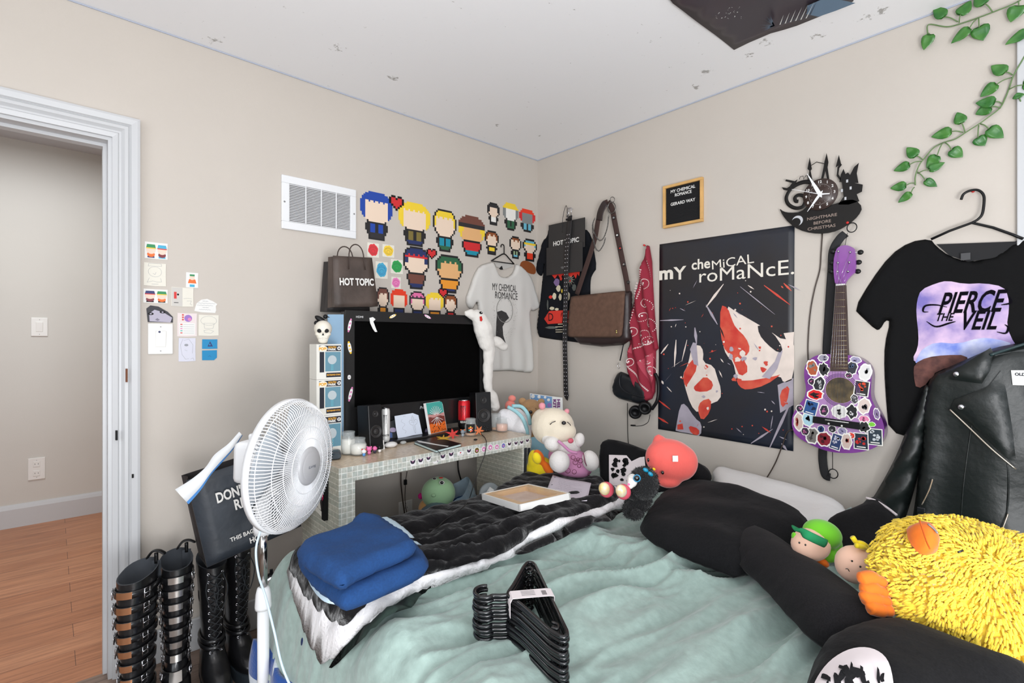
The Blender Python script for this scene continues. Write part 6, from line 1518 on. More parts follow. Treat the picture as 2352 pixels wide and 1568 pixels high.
# two plain standing posts with finials in place of figures
sil(b, [(1857,412),(1859,392),(1855,388),(1860,362),(1865,388),(1862,392),(1866,412)]); sil(b, [(1886,412),(1892,384),(1894,372),(1899,352),(1903,372),(1901,384),(1905,412),(1900,412),(1896,392),(1891,412)]); 
b.tube([cf.P(*CP([q])[0], .001) for q in ((1863,380),(1876,372),(1894,376))], .0016, m_rec, 6)
b.tube([cf.P(*q, .001) for q in CP([(1836,412),(1838,406),(1845,404),(1846,412),(1850,404),(1855,403),(1856,414)])], .0014, m_rec, 6)
sil(b, [(1796,430),(1808,432),(1814,428),(1820,420),(1804,416),(1806,412),(1826,416),(1832,412),(1826,424),(1822,434),(1812,438),(1800,436)])
spq = CP([(1866,418),(1846,418),(1826,426),(1812,440),(1806,456),(1812,470),(1828,478),(1844,474),(1850,460),(1846,450),(1834,448),(1826,454),(1828,462),(1834,462)])
b.tube(spl([cf.P(x, y, .001) for x, y in spq], 5), [.009]*12+[.0075]*54, m_rec, 8, flat=(cf.n, .2)); b.build('silhouette', clk)
b = MB(); b.lathe(cf.P(0,0,.0045), cf.n, [(.066,0),(.066,.003),(.0005,.003)], m_recb, 48); b.build('dial', clk)
b = MB()
for k in range(1, 13):
    a = PI/2-k*PI/6; b.text(cf, str(k), .053*math.cos(a), .053*math.sin(a), .0115, m_paper, .0082, bold=.02)
    b.text(cf, str(k), .036*math.cos(a), .036*math.sin(a), .004, mat('dial_grey', (190,180,176), .5), .0082)
for k in range(60): a = k*PI/30; b.quad(cf.at(.042*math.cos(a), .042*math.sin(a), 0, a), -.001, .001, -.0004, .0004, .0082, m_paper)
b.build('numerals', clk)
def hand(tipx, tipy, w, nm, n):
    u, v = CP([(tipx, tipy)])[0]; a = math.atan2(v, u); L = math.hypot(u, v); f_ = cf.at(0, 0, 0, a); b = MB(); b.prism(f_, [(-.018,0),(-.004,-w),(L*.3,-w*.9),(L,-.0006),(L,.0006),(L*.3,w*.9),(-.004,w)], n, n+.0012, mat('hand_white', (236,236,238), .4)); b.build(nm, clk)
hand(1856, 400, .0075, 'minute_hand', .011); hand(1856, 487, .0055, 'hour_hand', .009); hand(1821, 436, .0014, 'second_hand', .013)
b = MB(); f_ = cf; u, v = CP([(1908,446)])[0]; b.prism(cf.at(0,0,0,math.atan2(v,u)), [(.0,-.003),(math.hypot(u,v),-.002),(math.hypot(u,v),.002),(0,.003)], .013, .0138, mat('hand_white', (236,236,238), .4)); b.build('hand_tail', clk)
b = MB()
for s_, x, y, wpx in (('NIGHTMARE', 1888, 498, 62), ('BEFORE', 1889, 510, 36), ('CHRISTMAS', 1887, 522, 58)): u, v = CP([(x, y)])[0]; b.text(cf, s_, u, v, .0125, mat('engraved_grey', (150,132,122), .4), .0030, w=wpx*.0018, bold=.01)
for cx, cy, r_ in ((1832,507,15),): 
    u, v = CP([(cx, cy)])[0]; b.flat(cf, [(u+.022*math.cos(a), v+.022*math.sin(a)) for a in [j*PI/10 for j in range(20)]], .0028, mat('moon_grey', (190,192,196), .5)); b.flat(cf, [(u-.006+.019*math.cos(a), v-.006+.019*math.sin(a)) for a in [j*PI/10 for j in range(20)]], .0032, m_rec)
for cx, cy in ((1934,438),(1942,456),(1954,432),(1946,416)): u, v = CP([(cx, cy)])[0]; b.quad(cf, u-.003, u+.004, v-.006, v+.006, .0030, mat('moon_grey', (190,192,196), .5))
b.build('engraving', clk)
b = MB(); b.lathe(RW.P(*RW.uv(1885,447,.0), .001), RW.n, [(.02,0),(.02,.019)], m_black, 16); b.build('movement', clk)
cable('clock_cable', [RW.P(*RW.uv(x, y), .006) for x, y in ((1890,537),(1887,580),(1884,620),(1872,665),(1862,720),(1857,790),(1857,870),(1848,930),(1838,980))]+[RW.P(*RW.uv(x, y), .012) for x, y in ((1812,990),(1800,1020),(1783,1062),(1762,1098),(1748,1112))], .0026, 'thin brown cable running down the wall from the clock', m_cable2)
# ---- purple guitar
GN = .045
def GU(pts, n=0.0): return RW.uvs(pts, n)
gt = thing('guitar', RW.P(*RW.uv(1930, 1035), .04), 'purple acoustic guitar covered in stickers hanging on the right wall', 'guitar')
m_gpur = mat('guitar_purple', (108,44,128), .22, coat=.6, col2=(140,76,160), vscale=5); m_gdark = mat('guitar_edge_purple', (88,34,110), .25, coat=.5); m_gpale = mat('guitar_lilac', (176,134,186), .25, coat=.5); m_rose = mat('fretboard', (62,42,38), .5); m_fret = mat('fret_brass', (200,184,140), .3, .8)
body = smoothpoly(GU([(1908,813),(1948,814),(1975,820),(1998,836),(2006,858),(2004,884),(2003,910),(2014,935),(2029,960),(2036,988),(2030,1012),(2012,1028),(1975,1038),(1935,1039),(1900,1034),(1862,1018),(1832,1000),(1822,978),(1824,950),(1838,930),(1852,912),(1856,890),(1850,865),(1852,838),(1868,820),(1888,813)], GN), 2)
ar = sum(body[i][0]*body[(i+1) % len(body)][1]-body[(i+1) % len(body)][0]*body[i][1] for i in range(len(body)))
if ar < 0: body = body[::-1]
b = MB(); b.prism(RW, body, .012, GN+.02, m_gpur, rim=m_gdark); gb = b.build('body', gt)
cb = Vector((sum(p[0] for p in body)/len(body), sum(p[1] for p in body)/len(body)))
b = MB(); inner = [tuple(cb+(Vector(p)-cb)*.90) for p in body]; inner2 = [tuple(cb+(Vector(p)-cb)*.72) for p in body]
b.flat(RW, inner2, GN+.0204, m_gpale); c = b.build('lighter_centre', gb)
GS = GN+.021
def gu(x, y): return RW.uv(x, y, GN+.02)
hu, hv = gu(1930, 896)
b = MB(); b.flat(RW, [(hu+.052*math.cos(a), hv+.052*math.sin(a)) for a in [k*PI/20 for k in range(40)]], GS, mat('hole_inside', (112,96,66), .8, col2=(60,52,42), vscale=20)); b.build('sound_hole', gt)
b = MB()
for r_ in (.056, .061, .066): b.lathe(RW.P(hu, hv, GS), RW.n, [(r_-.001,0),(r_-.001,.0006),(r_+.001,.0006),(r_+.001,0)], m_gdark, 48, caps=False)
b.build('rosette', gt)
b = MB(); n0_ = gu(1926, 654); n1_ = gu(1928, 850)
fb = [gu(1908,852), gu(1949,852), gu(1941,654), gu(1921,654)]
b.prism(RW, fb, .045, GN+.028, m_rose)
for k in range(17):
    q = 1-(2**(-k/12)-2**(-17/12))/(1-2**(-17/12)); y = 1-q
    l_ = Vector(fb[3]).lerp(Vector(fb[0]), q); r_ = Vector(fb[2]).lerp(Vector(fb[1]), q); b.tube([RW.P(*l_, GN+.0285), RW.P(*r_, GN+.0285)], .0007, m_fret, 5)
b.build('neck', gt)
b = MB(); hd = smoothpoly(GU([(1921,656),(1941,656),(1946,645),(1958,632),(1968,625),(1967,575),(1960,568),(1945,563),(1930,566),(1922,574),(1916,600),(1917,632)], GN), 1)
ar = sum(hd[i][0]*hd[(i+1) % len(hd)][1]-hd[(i+1) % len(hd)][0]*hd[i][1] for i in range(len(hd)))
b.prism(RW, hd if ar > 0 else hd[::-1], .042, GN+.012, m_gpur); b.build('headstock', gt)
b = MB(); b.box(RW, fb[3][0], fb[2][0], fb[3][1]-.004, fb[3][1]+.002, GN+.02, GN+.030, m_paper); b.build('nut', gt)
for k, (x, y, xo, sg) in enumerate(((1928,578,1912,-1),(1955,580,1976,1),(1927,604,1910,-1),(1953,603,1972,1),(1926,624,1908,-1),(1950,624,1970,1))):
    b = MB(); b.lathe(RW.P(*RW.uv(x, y, GN), GN+.012), RW.n, [(.005,0),(.005,.002),(.0025,.006),(.0005,.0065)], m_steel, 12); pz = RW.P(*RW.uv(x, y, GN), GN); pe = RW.P(*RW.uv(xo, y-1, GN), GN-.002); b.tube([pz, pe], .002, m_steel, 6); b.ell(pe, (.006,.011,.010), m_black); b.build('tuning_peg', gt)
b = MB()
for k in range(6):
    f = (k+.5)/6; top_ = Vector(fb[3]).lerp(Vector(fb[2]), f); br_ = Vector(gu(1898+8.5*k, 972)); b.tube([RW.P(*top_, GN+.032), RW.P(*br_, GN+.031)], .0005, m_steel, 4)
    hp = RW.uv((1928,1955,1927,1953,1926,1950)[k], (578,580,604,603,624,624)[k], GN); b.tube([RW.P(*top_, GN+.032), RW.P(*hp, GN+.015)], .0005, m_steel, 4)
b.build('strings', gt)
b = MB(); br = [gu(1869,955), gu(1976,970), gu(1975,986), gu(1868,970)][::-1]; b.prism(RW, br, GN+.02, GN+.029, m_black)
b.tube([RW.P(*gu(1897,963), GN+.031), RW.P(*gu(1951,970), GN+.031)], .0016, m_paper, 6)
for x, y in ((1905,972),(1935,977)): b.lathe(RW.P(*gu(x, y), GN+.029), RW.n, [(.004,0),(.0035,.002),(.0005,.0025)], m_paper, 10)
b.build('bridge', gt)
# stickers on the guitar: die-cut blots and little framed cards
gst = [(1891,822,13,9,'grey','lilac grey round sticker at the top left of the guitar body'),(1866,845,14,20,'fox','rust and grey sticker on upper left shoulder of guitar'),(1892,848,13,17,'zig','black jagged sticker on upper left of guitar'),(1865,876,9,9,'dk','small dark sticker on left waist of guitar'),(1882,882,14,20,'fig','black sticker left of the sound hole'),(1873,906,20,13,'red','red disc sticker with a black mark below left of sound hole'),
 (1863,936,17,18,'blue','blue framed card sticker on left bout of guitar'),(1893,942,11,14,'dk','dark pink-spotted sticker left of the round emblem'),(1837,938,9,9,'dk','tiny dark sticker at the far left edge of guitar'),(1928,945,19,16,'round','round black and white emblem sticker above the bridge'),(1957,945,14,18,'ell','black and white flourish sticker beside the round emblem'),
 (1835,968,12,22,'pale','pale reddish sticker on lower left edge of guitar'),(1857,962,15,18,'cyan','pale cyan and black sticker on lower left of guitar'),(1850,990,10,10,'dk','dark sticker below the pale cyan one'),(1866,1000,17,20,'grey2','grey and white sticker at lower left of guitar'),(1893,1008,19,18,'maroon','maroon sticker in the lower middle of guitar'),(1886,985,9,9,'navy','little navy sticker under the bridge left end'),(1912,985,10,9,'fig','small black sticker under the bridge middle'),(1935,990,12,10,'lilac','lilac grey sticker under the bridge'),
 (1921,1014,14,20,'card','framed dark card sticker in the lower middle of guitar'),(1945,1013,13,20,'pale','pale sticker between the two lower framed cards'),(1978,1013,19,20,'card2','framed dark card sticker with a red corner at the bottom right'),(2010,1003,19,20,'card3','framed black and white card sticker at lower right edge'),(1955,1000,10,8,'redw','small red and white sticker above lower cards'),
 (1957,845,14,18,'navy2','dark and navy sticker on upper right shoulder'),(1988,855,16,21,'white','white and pale grey sticker at upper right edge'),(1966,826,14,8,'lilac','lilac sticker above the upper right group'),(1950,862,9,7,'dk','small dark sticker right of fretboard end'),(1979,892,19,19,'cardr','framed black card sticker with a red band right of sound hole'),(1963,916,9,12,'bw','small black and white sticker below the red-band card'),(1985,932,16,20,'pale2','pale figure-like sticker on the right bout'),(2014,950,8,14,'cane','violet hook-shaped sticker at right edge'),(1985,962,14,9,'pink','pink sticker right of the bridge'),(1985,980,14,14,'zig','black zigzag sticker right of the bridge end'),(2003,974,9,6,'lime','small lime green sticker near the right edge')]
mm = {'fox':(k_wht,(170,84,50),(120,120,118)),'zig':(k_wht,(36,36,38),(36,36,38)),'dk':(k_wht,(50,40,56),(200,110,160)),'fig':(k_wht,(36,36,42),(170,170,170)),'red':(k_wht,(214,34,36),(30,20,22)),'blue':(k_wht,(42,84,140),(16,34,66)),'round':(k_wht,(220,218,216),(34,34,36)),'ell':(k_wht,(28,28,30),(210,210,210)),'pale':(k_wht,(206,184,174),(150,52,44)),'cyan':(k_wht,(168,208,222),(30,34,46)),'grey':(k_wht,(150,146,160),(110,104,124)),'grey2':(k_wht,(120,116,112),(66,62,62)),'maroon':(k_wht,(134,30,44),(70,16,26)),'navy':(k_wht,(36,60,110),(20,30,60)),'lilac':(k_wht,(152,146,176),(120,112,150)),'card':(k_wht,(44,62,104),(190,190,204)),'card2':(k_wht,(34,44,60),(196,40,36)),'card3':(k_wht,(40,54,66),(200,206,210)),'redw':(k_wht,(220,64,48),(240,240,240)),'navy2':(k_wht,(44,44,54),(66,84,116)),'white':(k_wht,(218,216,214),(176,178,182)),'cardr':(k_wht,(34,32,34),(206,66,34)),'bw':(k_wht,(70,68,72),(210,210,210)),'pale2':(k_wht,(214,196,188),(70,66,74)),'cane':(k_wht,(132,112,150),(132,112,150)),'pink':(k_wht,(226,130,170),(150,70,110)),'lime':(k_wht,(122,200,60),(122,200,60))}
rs = random.Random(5)
for i, (x, y, wx, wy, kind, lab) in enumerate(gst):
    u, v = gu(x, y); kx = (gu(x+10, y)[0]-gu(x-10, y)[0])/20; ky = abs(gu(x, y+10)[1]-gu(x, y-10)[1])/20; W2, H2 = wx*kx, wy*ky; n = GN+.0208+.00042*(i % 7); w_, c1, c2 = mm[kind]
    m1 = mat('sticker_%s_a' % kind, c1, .35); m2 = mat('sticker_%s_b' % kind, c2, .35); a0 = rs.uniform(-.25,.25); f_ = RW.at(u, v, 0, a0); b = MB()
    if 'card' in kind or kind == 'blue':
        b.prism(f_, [(-W2*.92,-H2*.95),(W2*.92,-H2*.95),(W2*.92,H2*.95),(-W2*.92,H2*.95)], n, n+.0003, w_); b.flat(f_, [(-W2*.8,-H2*.85),(W2*.8,-H2*.85),(W2*.8,H2*.85),(-W2*.8,H2*.85)], n+.0005, m1)
        for k in range(7): x_, y_ = rs.uniform(-.5,.5)*W2, rs.uniform(-.3,.6)*H2; r_ = rs.uniform(.12,.28); b.flat(f_, [(x_+W2*r_*math.cos(j*PI/4), y_+H2*r_*math.sin(j*PI/4)*rs.uniform(.5,1)) for j in range(8)], n+.0007, m2)
        b.quad(f_, -W2*.55, W2*.55, -H2*.72, -H2*.6, n+.0008, w_)
    else:
        jag = .22 if kind in ('zig','ell') else .10; nn_ = 18
        o_ = [(W2*(1+jag*math.sin(k*2.9+i))*math.cos(2*PI*k/nn_), H2*(1+jag*math.cos(k*4.1+i))*math.sin(2*PI*k/nn_)) for k in range(nn_)]
        b.prism(f_, o_, n, n+.0003, w_); b.flat(f_, [(x_*.82, y_*.82) for x_, y_ in o_], n+.0005, m1)
        for k in range(4): x_, y_ = rs.uniform(-.35,.35)*W2, rs.uniform(-.4,.4)*H2; r_ = rs.uniform(.15,.32); b.flat(f_, [(x_+W2*r_*math.cos(j*PI/4)*rs.uniform(.5,1.2), y_+H2*r_*math.sin(j*PI/4)*rs.uniform(.5,1.2)) for j in range(8)], n+.0007, m2)
        if kind == 'red': b.flat(f_, [(-W2*.6,H2*.2),(-.1*W2,-.1*H2),(0,-H2*.6),(W2*.1,-H2*.1),(W2*.6,H2*.2),(0,H2*.3)], n+.0009, m2)
    tag(b.build('sticker'), lab, 'sticker', 'stickers on the guitar')
# strap, rings and hook
b = MB(); sp = [RW.P(*RW.uv(x, y, .03), n_) for x, y, n_ in ((1942,536,.03),(1930,548,.035),(1914,575,.03),(1909,620,.02),(1904,680,.016),(1900,740,.014),(1897,790,.014),(1896,820,.012),(1893,900,.008),(1890,1000,.008),(1886,1038,.010),(1887,1065,.012),(1893,1092,.014),(1905,1097,.018))]
b.tube(spl(sp, 5), .0165, m_navyc if False else mat('black_webbing', (30,30,33), .75, bump=.4, bscale=300), 10, flat=(RW.n, .10)); st_ = b.build('strap', gt)
for cx, cy, rx, ry in ((1956,522,9,10),(1913,1088,9,12)):
    b = MB(); u, v = RW.uv(cx, cy, .03); b.tube([RW.P(u+.017*math.cos(a), v+.019*math.sin(a), .026) for a in [k*PI/12 for k in range(24)]], .002, m_black, 6, closed=True); b.build('strap_ring', gt)
b = MB(); b.tube([RW.P(*RW.uv(1913,1036,.03), .035), RW.P(*RW.uv(1912,1078,.03), .028)], .0014, m_black, 6); b.tube([RW.P(*RW.uv(1946,535,.03), .028), RW.P(*RW.uv(1944,566,.03), .05)], .0010, m_black, 6); b.build('cord', gt)
def pin(px, py, m, lab):
    b = MB(); b.lathe(RW.P(*RW.uv(px, py), .0005), RW.n, [(.0012,0),(.0012,.012),(.005,.013),(.005,.022),(.0005,.023)], m, 12); return tag(b.build('push_pin'), lab, 'push pin')
pin(1950, 513, c_red, 'red push pin carrying the guitar strap ring')
pin(2236, 441, c_red, 'red push pin carrying the right black hanger')
# ---- black tee with dark purse and flat bag and belt
m_btee = mat('black_tee', (20,22,28), .95, bump=.8, bscale=9, dist=.010, detail=9, spec=.2)
def bfold(u, v): return .005*math.sin(u*55+2*noise.noise(Vector((u*6, v*5, 3))))*.7+.005*noise.noise(Vector((u*9, v*6, 1)))
t1, o1 = shirt('black_tshirt', RW, [(1262,521),(1256,545),(1247,552),(1240,580),(1233,608),(1230,622),(1240,634),(1247,632),(1252,600),(1246,640),(1240,700),(1232,772),(1260,778),(1310,784),(1352,790),(1356,740),(1356,660),(1357,640),(1362,628),(1371,616),(1364,570),(1358,540),(1345,524)], m_btee, 'faded black band t-shirt pinned near the corner behind the studded belt', th=.014, n0=.002, fn=bfold)
wq = lambda u, v: .002+.014+bfold(u, v)+.0022
b = MB()
def on(pts, m, d=0.0):
    q = RW.uvs(pts, .02); vs, fs = tri2d(q); b.add([RW.P(x, y, wq(x, y)+d) for x, y in vs], fs, m)
m_pr1 = mat('tee_red', (214,50,36), .7); m_pr2 = mat('tee_bone', (206,196,170), .7); m_pr3 = mat('tee_smoke', (92,96,92), .8); m_pr4 = mat('tee_purple', (120,96,140), .7)
on([(1264,627),(1332,622),(1330,634),(1326,628),(1322,640),(1316,630),(1310,638),(1304,630),(1298,640),(1292,630),(1286,640),(1280,630),(1274,640),(1268,632)], m_pr1)
for x, y, rx, ry, m in ((1278,648,6,9,m_pr4),(1282,662,5,8,m_pr2),(1273,680,4,8,m_pr2),(1286,682,4,8,m_pr2),(1304,680,4,10,m_pr2),(1288,640,3,4,m_pr1),(1265,682,4,4,m_pr1),(1291,668,2,5,mat('tee_yellow',(226,196,60),.7)),(1308,642,6,7,m_pr3),(1308,644,3,4,m_pr1),(1268,708,5,4,m_pr2),(1278,710,4,3,m_pr2),(1258,700,2,12,m_pr3),(1256,730,3,9,m_pr3),(1266,752,14,3,m_pr3),(1318,660,5,8,m_pr3)):
    on([(x+rx*math.cos(k*PI/5)*(1+.2*math.sin(k*3)), y+ry*math.sin(k*PI/5)) for k in range(10)], m, .0004)
for k in range(12): a = k*PI/6; on([(1308+4*math.cos(a-.1), 642+6*math.sin(a-.1)), (1308+13*math.cos(a), 642+17*math.sin(a)), (1308+4*math.cos(a+.1), 642+6*math.sin(a+.1))], m_pr2, .0006)
on([(1248,732),(1262,714),(1300,712),(1318,716),(1316,740),(1288,742),(1258,744)], m_pr1); 
u, v = RW.uv(1282, 727, .02); b.text(RW, 'DEVIL', u, v, .050, m_btee, .004, w=.17, bold=.0, warp=lambda a, c: .016+bfold(a, c)-.001)
for k, (x, y, w_) in enumerate(((1290,744,.06),(1288,750,.09),(1287,757,.08),(1286,762,.07))): u, v = RW.uv(x, y, .02); b.quad(RW, u-w_/2, u+w_/2, v-.0025, v+.002, .022, m_pr2)
b.build('artwork', t1)
RB = RW
def quadbag(): 
    u0, v1 = RW.uv(1263, 520, .02); u1, _ = RW.uv(1346, 520, .02); _, v0 = RW.uv(1300, 627, .02); a1 = RW.uv(1346, 512, .02)[1]
    t = thing('shopping_bag', RW.P((u0+u1)/2, v0, .03), 'flattened black paper bag with white lettering hung over the black t-shirt', 'paper bag'); m = mat('black_card', (46,44,44), .6, bump=.2, bscale=200)
    f_ = RW.at((u0+u1)/2, (v1+v0)/2, 0, R(-.5)); W2 = (u1-u0)/2; H2 = (v1-v0)/2+.004
    b = MB(); b.box(f_, -W2, W2, -H2*.1, H2, .028, .034, m, .001); b.box(f_, -W2-.012, W2-.012, -H2, H2*.10, .034, .040, m, .001); b.build('bag', t)
    b = MB(); b.text(f_, 'HOT TOPIC', 0, H2*.22, .030, m_bagink, .0350, w=W2*1.42, bold=.03); b.quad(f_, -.035, .03, -H2*.76, -H2*.74, .0408, c_grey); b.quad(f_, -.03, .025, -H2*.80, -H2*.785, .0408, c_grey); b.build('lettering', t)
    b = MB()
    for s_ in (-1, 1): pass
    b.tube(spl([f_.P(-.03, H2*.6, .036), f_.P(-.022, H2*1.2, .038), f_.P(-.003, H2*1.62, .03), f_.P(.018, H2*1.2, .038), f_.P(.026, H2*.6, .036)], 6), .0018, mat('black_cord', (40,38,40), .5), 6); b.build('handle', t)
quadbag()
# studded belt
bt = thing('studded_belt', RW.P(*RW.uv(1296, 920), .05), 'long black studded belt with silver buckle hanging down beside the corner', 'belt')
pth = spl([RW.P(*RW.uv(x, y, .05), n_) for x, y, n_ in ((1308,495,.045),(1306,540,.052),(1302,580,.052),(1299,640,.046),(1297,700,.042),(1295,780,.040),(1294,850,.030),(1293,900,.022),(1296,921,.02))], 8)
n = len(pth); rad = [.0195]*(n-5)+[.015,.013,.010,.006,.001]
b = MB(); b.tube(pth, rad, mat('belt_leather', (34,32,34), .45), 12, flat=(RW.n, .12)); b.build('strap', bt)
b = MB(); L_ = 0; nxt = .02
for i in range(n-5):
    seg = (pth[i+1]-pth[i]); l = seg.length; d = seg.normalized()
    while nxt < L_+l:
        c_ = pth[i]+d*(nxt-L_)
        if nxt > .10:
            for sg in (-1, 1): b.lathe(c_+RW.u*sg*.0088+RW.n*.002, RW.n, [(.0042,0),(.0034,.0018),(.0004,.0026)], m_steel, 8)
        nxt += .0245
    L_ += l
b.build('studs', bt)
b = MB(); u, v = RW.uv(1309, 487, .045); f_ = RW.at(u, v, .052, R(-6)); b.tube([f_.P(x, y, 0) for x, y in ((-.016,-.03),(.016,-.03),(.018,.02),(.012,.024),(-.012,.024),(-.018,.02))], .003, m_steel, 8, closed=True); b.tube([f_.P(0,-.03,.003), f_.P(0,.022,.004)], .0022, m_steel, 8); b.box(f_, -.019, .019, -.052, -.040, -.004, .006, m_black, .001); b.build('buckle', bt)
b = MB(); b.tube(spl([f_.P(-.016,-.05,-.01), f_.P(-.024,-.02,-.012), f_.P(-.012,.02,-.02), f_.P(0,.024,-.035)], 5), .0018, m_steel, 6); b.build('hook', bt)
# messenger bag
m_sue = mat('brown_suede', (98,72,58), .9, bump=.5, bscale=320, dist=.0008, var=.12, vscale=40); m_web = mat('brown_webbing', (66,46,42), .85, bump=.4, bscale=400); m_bleather = mat('dark_brown_leather', (46,34,34), .4)
ms = thing('messenger_bag', RW.P(*RW.uv(1375, 790), .05), 'brown suede messenger bag with pinned strap hanging on the right wall', 'bag')
bd = RW.uvs([(1318,680),(1448,668),(1447,780),(1430,792),(1380,796),(1330,790),(1316,776)], .05); b = MB(); puff(b, RW, bd[::-1] if sum(bd[i][0]*bd[(i+1)%len(bd)][1]-bd[(i+1)%len(bd)][0]*bd[i][1] for i in range(len(bd))) < 0 else bd, .028, m_bleather, .016, n0=.040, rnd=.03, back=1.2, wr=.004); b.build('body', ms)
fl = smoothpoly(RW.uvs([(1310,683),(1314,680),(1340,677),(1434,667),(1436,669),(1434,700),(1430,766),(1424,774),(1415,776),(1312,775),(1304,772),(1303,764),(1306,720)], .075), 1)
b = MB(); fl = fl if sum(fl[i][0]*fl[(i+1)%len(fl)][1]-fl[(i+1)%len(fl)][0]*fl[i][1] for i in range(len(fl))) > 0 else fl[::-1]; puff(b, RW, fl, .005, m_sue, .018, n0=.074, rnd=.012, back=1, wr=.003); b.build('flap', ms)
b = MB(); u, v = RW.uv(1417, 762, .08); b.ell(RW.P(u, v+.006, .084), (.004,.004,.005), mat('brass_charm', (206,190,120), .25, .9)); b.ell(RW.P(u, v-.004, .084), (.004,.005,.006), mat('brass_charm', (206,190,120), .25, .9)); b.build('charm', ms)
b = MB()
def ribbon(pts, w, th, m, n_=6):
    P_ = spl([RW.P(*RW.uv(x, y, nn), nn) for x, y, nn in pts], n_); b.tube(P_, w, m, 10, flat=(RW.n, th/w)); return P_
ribbon([(1325,676,.05),(1340,630,.052),(1355,585,.052),(1367,545,.05),(1373,510,.045),(1378,490,.04),(1386,470,.035),(1396,464,.032)], .018, .0022, m_web)
ribbon([(1396,464,.036),(1406,480,.036),(1412,510,.036),(1420,550,.036),(1430,600,.036),(1440,650,.036),(1444,690,.034)], .0175, .0022, m_web); b.build('strap', ms)
b = MB(); P_ = ribbon([(1376,506,.043),(1379,488,.050),(1386,472,.05),(1392,466,.044)], .024, .004, m_bleather); b.build('shoulder_pad', ms)
for k, (x, y, m, lab) in enumerate(((1410,500,c_grey,'grey round pin'),(1418,540,c_grey,'white marked pin'),(1425,570,c_red,'pin with a red centre'),(1433,607,m_steel,'silver star pin'),(1443,648,mat('pin_dark',(66,60,58),.4),'dark pin'))):
    b = MB(); u, v = RW.uv(x, y, .04); b.lathe(RW.P(u, v, .0385), RW.n, [(.0105,0),(.0105,.002),(.009,.004),(.0005,.0045)], mat('pin_rim', (40,38,38), .4), 18); b.flat(RW, [(u+.006*math.cos(a), v+.005*math.sin(a)) for a in [j*PI/6 for j in range(12)]], .0435, m if k != 1 else m_paper); b.build('pin_badge', ms)
def chain(b, pts, r, m, n_=8, link=.0085):
    P_ = spl(pts, n_); L = []; d_ = 0
    for i in range(len(P_)-1):
        l = (P_[i+1]-P_[i]).length
        while d_ < l: L.append((P_[i]+(P_[i+1]-P_[i])*(d_/l), (P_[i+1]-P_[i]).normalized())); d_ += link
        d_ -= l
    for k, (p, d) in enumerate(L):
        sd = (RW.n if k % 2 else d.cross(RW.n)).normalized(); b.tube([p+d*link*.72*math.cos(a)+sd*link*.36*math.sin(a) for a in [j*PI/4 for j in range(8)]], r, m, 4, closed=True)
b = MB(); m_chain = mat('chain_gunmetal', (120,118,116), .3, .9)
chain(b, [RW.P(*RW.uv(x, y, .05), .06) for x, y in ((1400,498),(1398,520),(1391,542),(1383,552),(1374,548),(1366,530),(1364,515),(1368,503))], .0016, m_chain)
chain(b, [RW.P(*RW.uv(x, y, .05), .058) for x, y in ((1392,548),(1388,562),(1378,576),(1370,570),(1365,550),(1363,530),(1363,516))], .0016, m_chain)
b.tube([RW.P(*RW.uv(1405+9*math.cos(a), 477+13*math.sin(a), .05), .05) for a in [j*PI/8 for j in range(16)]], .0032, m_chain, 6, closed=True); b.tube([RW.P(*RW.uv(1403+5*math.cos(a), 457+6*math.sin(a), .05), .035) for a in [j*PI/8 for j in range(16)]], .0022, m_chain, 6, closed=True)
c = b.build('wallet_chain'); c.parent = ms; c.matrix_parent_inverse = Matrix.Translation(-ms.location)
# red bandana
m_ban = mat('bandana_red', (142,32,52), .85, bump=.2, bscale=300, dist=.0006); m_banl = mat('bandana_rose', (176,66,84), .85); m_banw = mat('bandana_white', (226,210,206), .8)
bn = thing('bandana', RW.P(*RW.uv(1480, 920), .03), 'dark red paisley bandana hanging in a point from a pin beside the poster', 'bandana')
out = RW.uvs([(1483,562),(1488,564),(1494,600),(1496,650),(1500,720),(1505,775),(1509,800),(1503,806),(1502,870),(1501,900),(1494,916),(1482,922),(1470,916),(1458,895),(1446,872),(1437,855),(1437,835),(1441,822),(1438,806),(1443,786),(1433,765),(1440,740),(1450,700),(1460,660),(1470,610)], .03)
if sum(out[i][0]*out[(i+1)%len(out)][1]-out[(i+1)%len(out)][0]*out[i][1] for i in range(len(out))) < 0: out = out[::-1]
def banf(u, v): return .010*math.sin(u*95+v*22)+.006*math.sin(u*40-v*31+1)
b = MB(); puff(b, RW, out, .022, m_ban, .010, n0=.012, rnd=.02, back=.3, fn=banf); b.build('cloth', bn)
b = MB(); bw = lambda u, v: .012+.022+banf(u, v)+.0015
def bpat(pts, m, d=0.0, step=None):
    q = RW.uvs(pts, .035); vs, fs = (tri2d(q) if not step else cloth(q, step)[:2]); b.add([RW.P(x, y, bw(x, y)+d) for x, y in vs], fs, m)
bpat([(1463,832),(1500,808),(1500,870),(1496,890),(1486,870),(1474,850)], m_banl, 0, .008); bpat([(1446,790),(1456,800),(1450,812),(1442,808)], m_banl, 0, .006)
def teardrop(x, y, s_, a):
    for k in range(26):
        th_ = k/26*2*PI; r_ = s_*(1-.55*math.cos(th_/2)); X = r_*math.cos(th_); Y = r_*math.sin(th_)*.8; xx = x+X*math.cos(a)-Y*math.sin(a); yy = y+X*math.sin(a)+Y*math.cos(a); bpat([(xx+1.0*math.cos(j*PI/2+.7), yy+1.2*math.sin(j*PI/2+.7)) for j in range(4)], m_banw)
    bpat([(x+1.6*math.cos(j*PI/4), y+2*math.sin(j*PI/4)) for j in range(8)], m_banw)
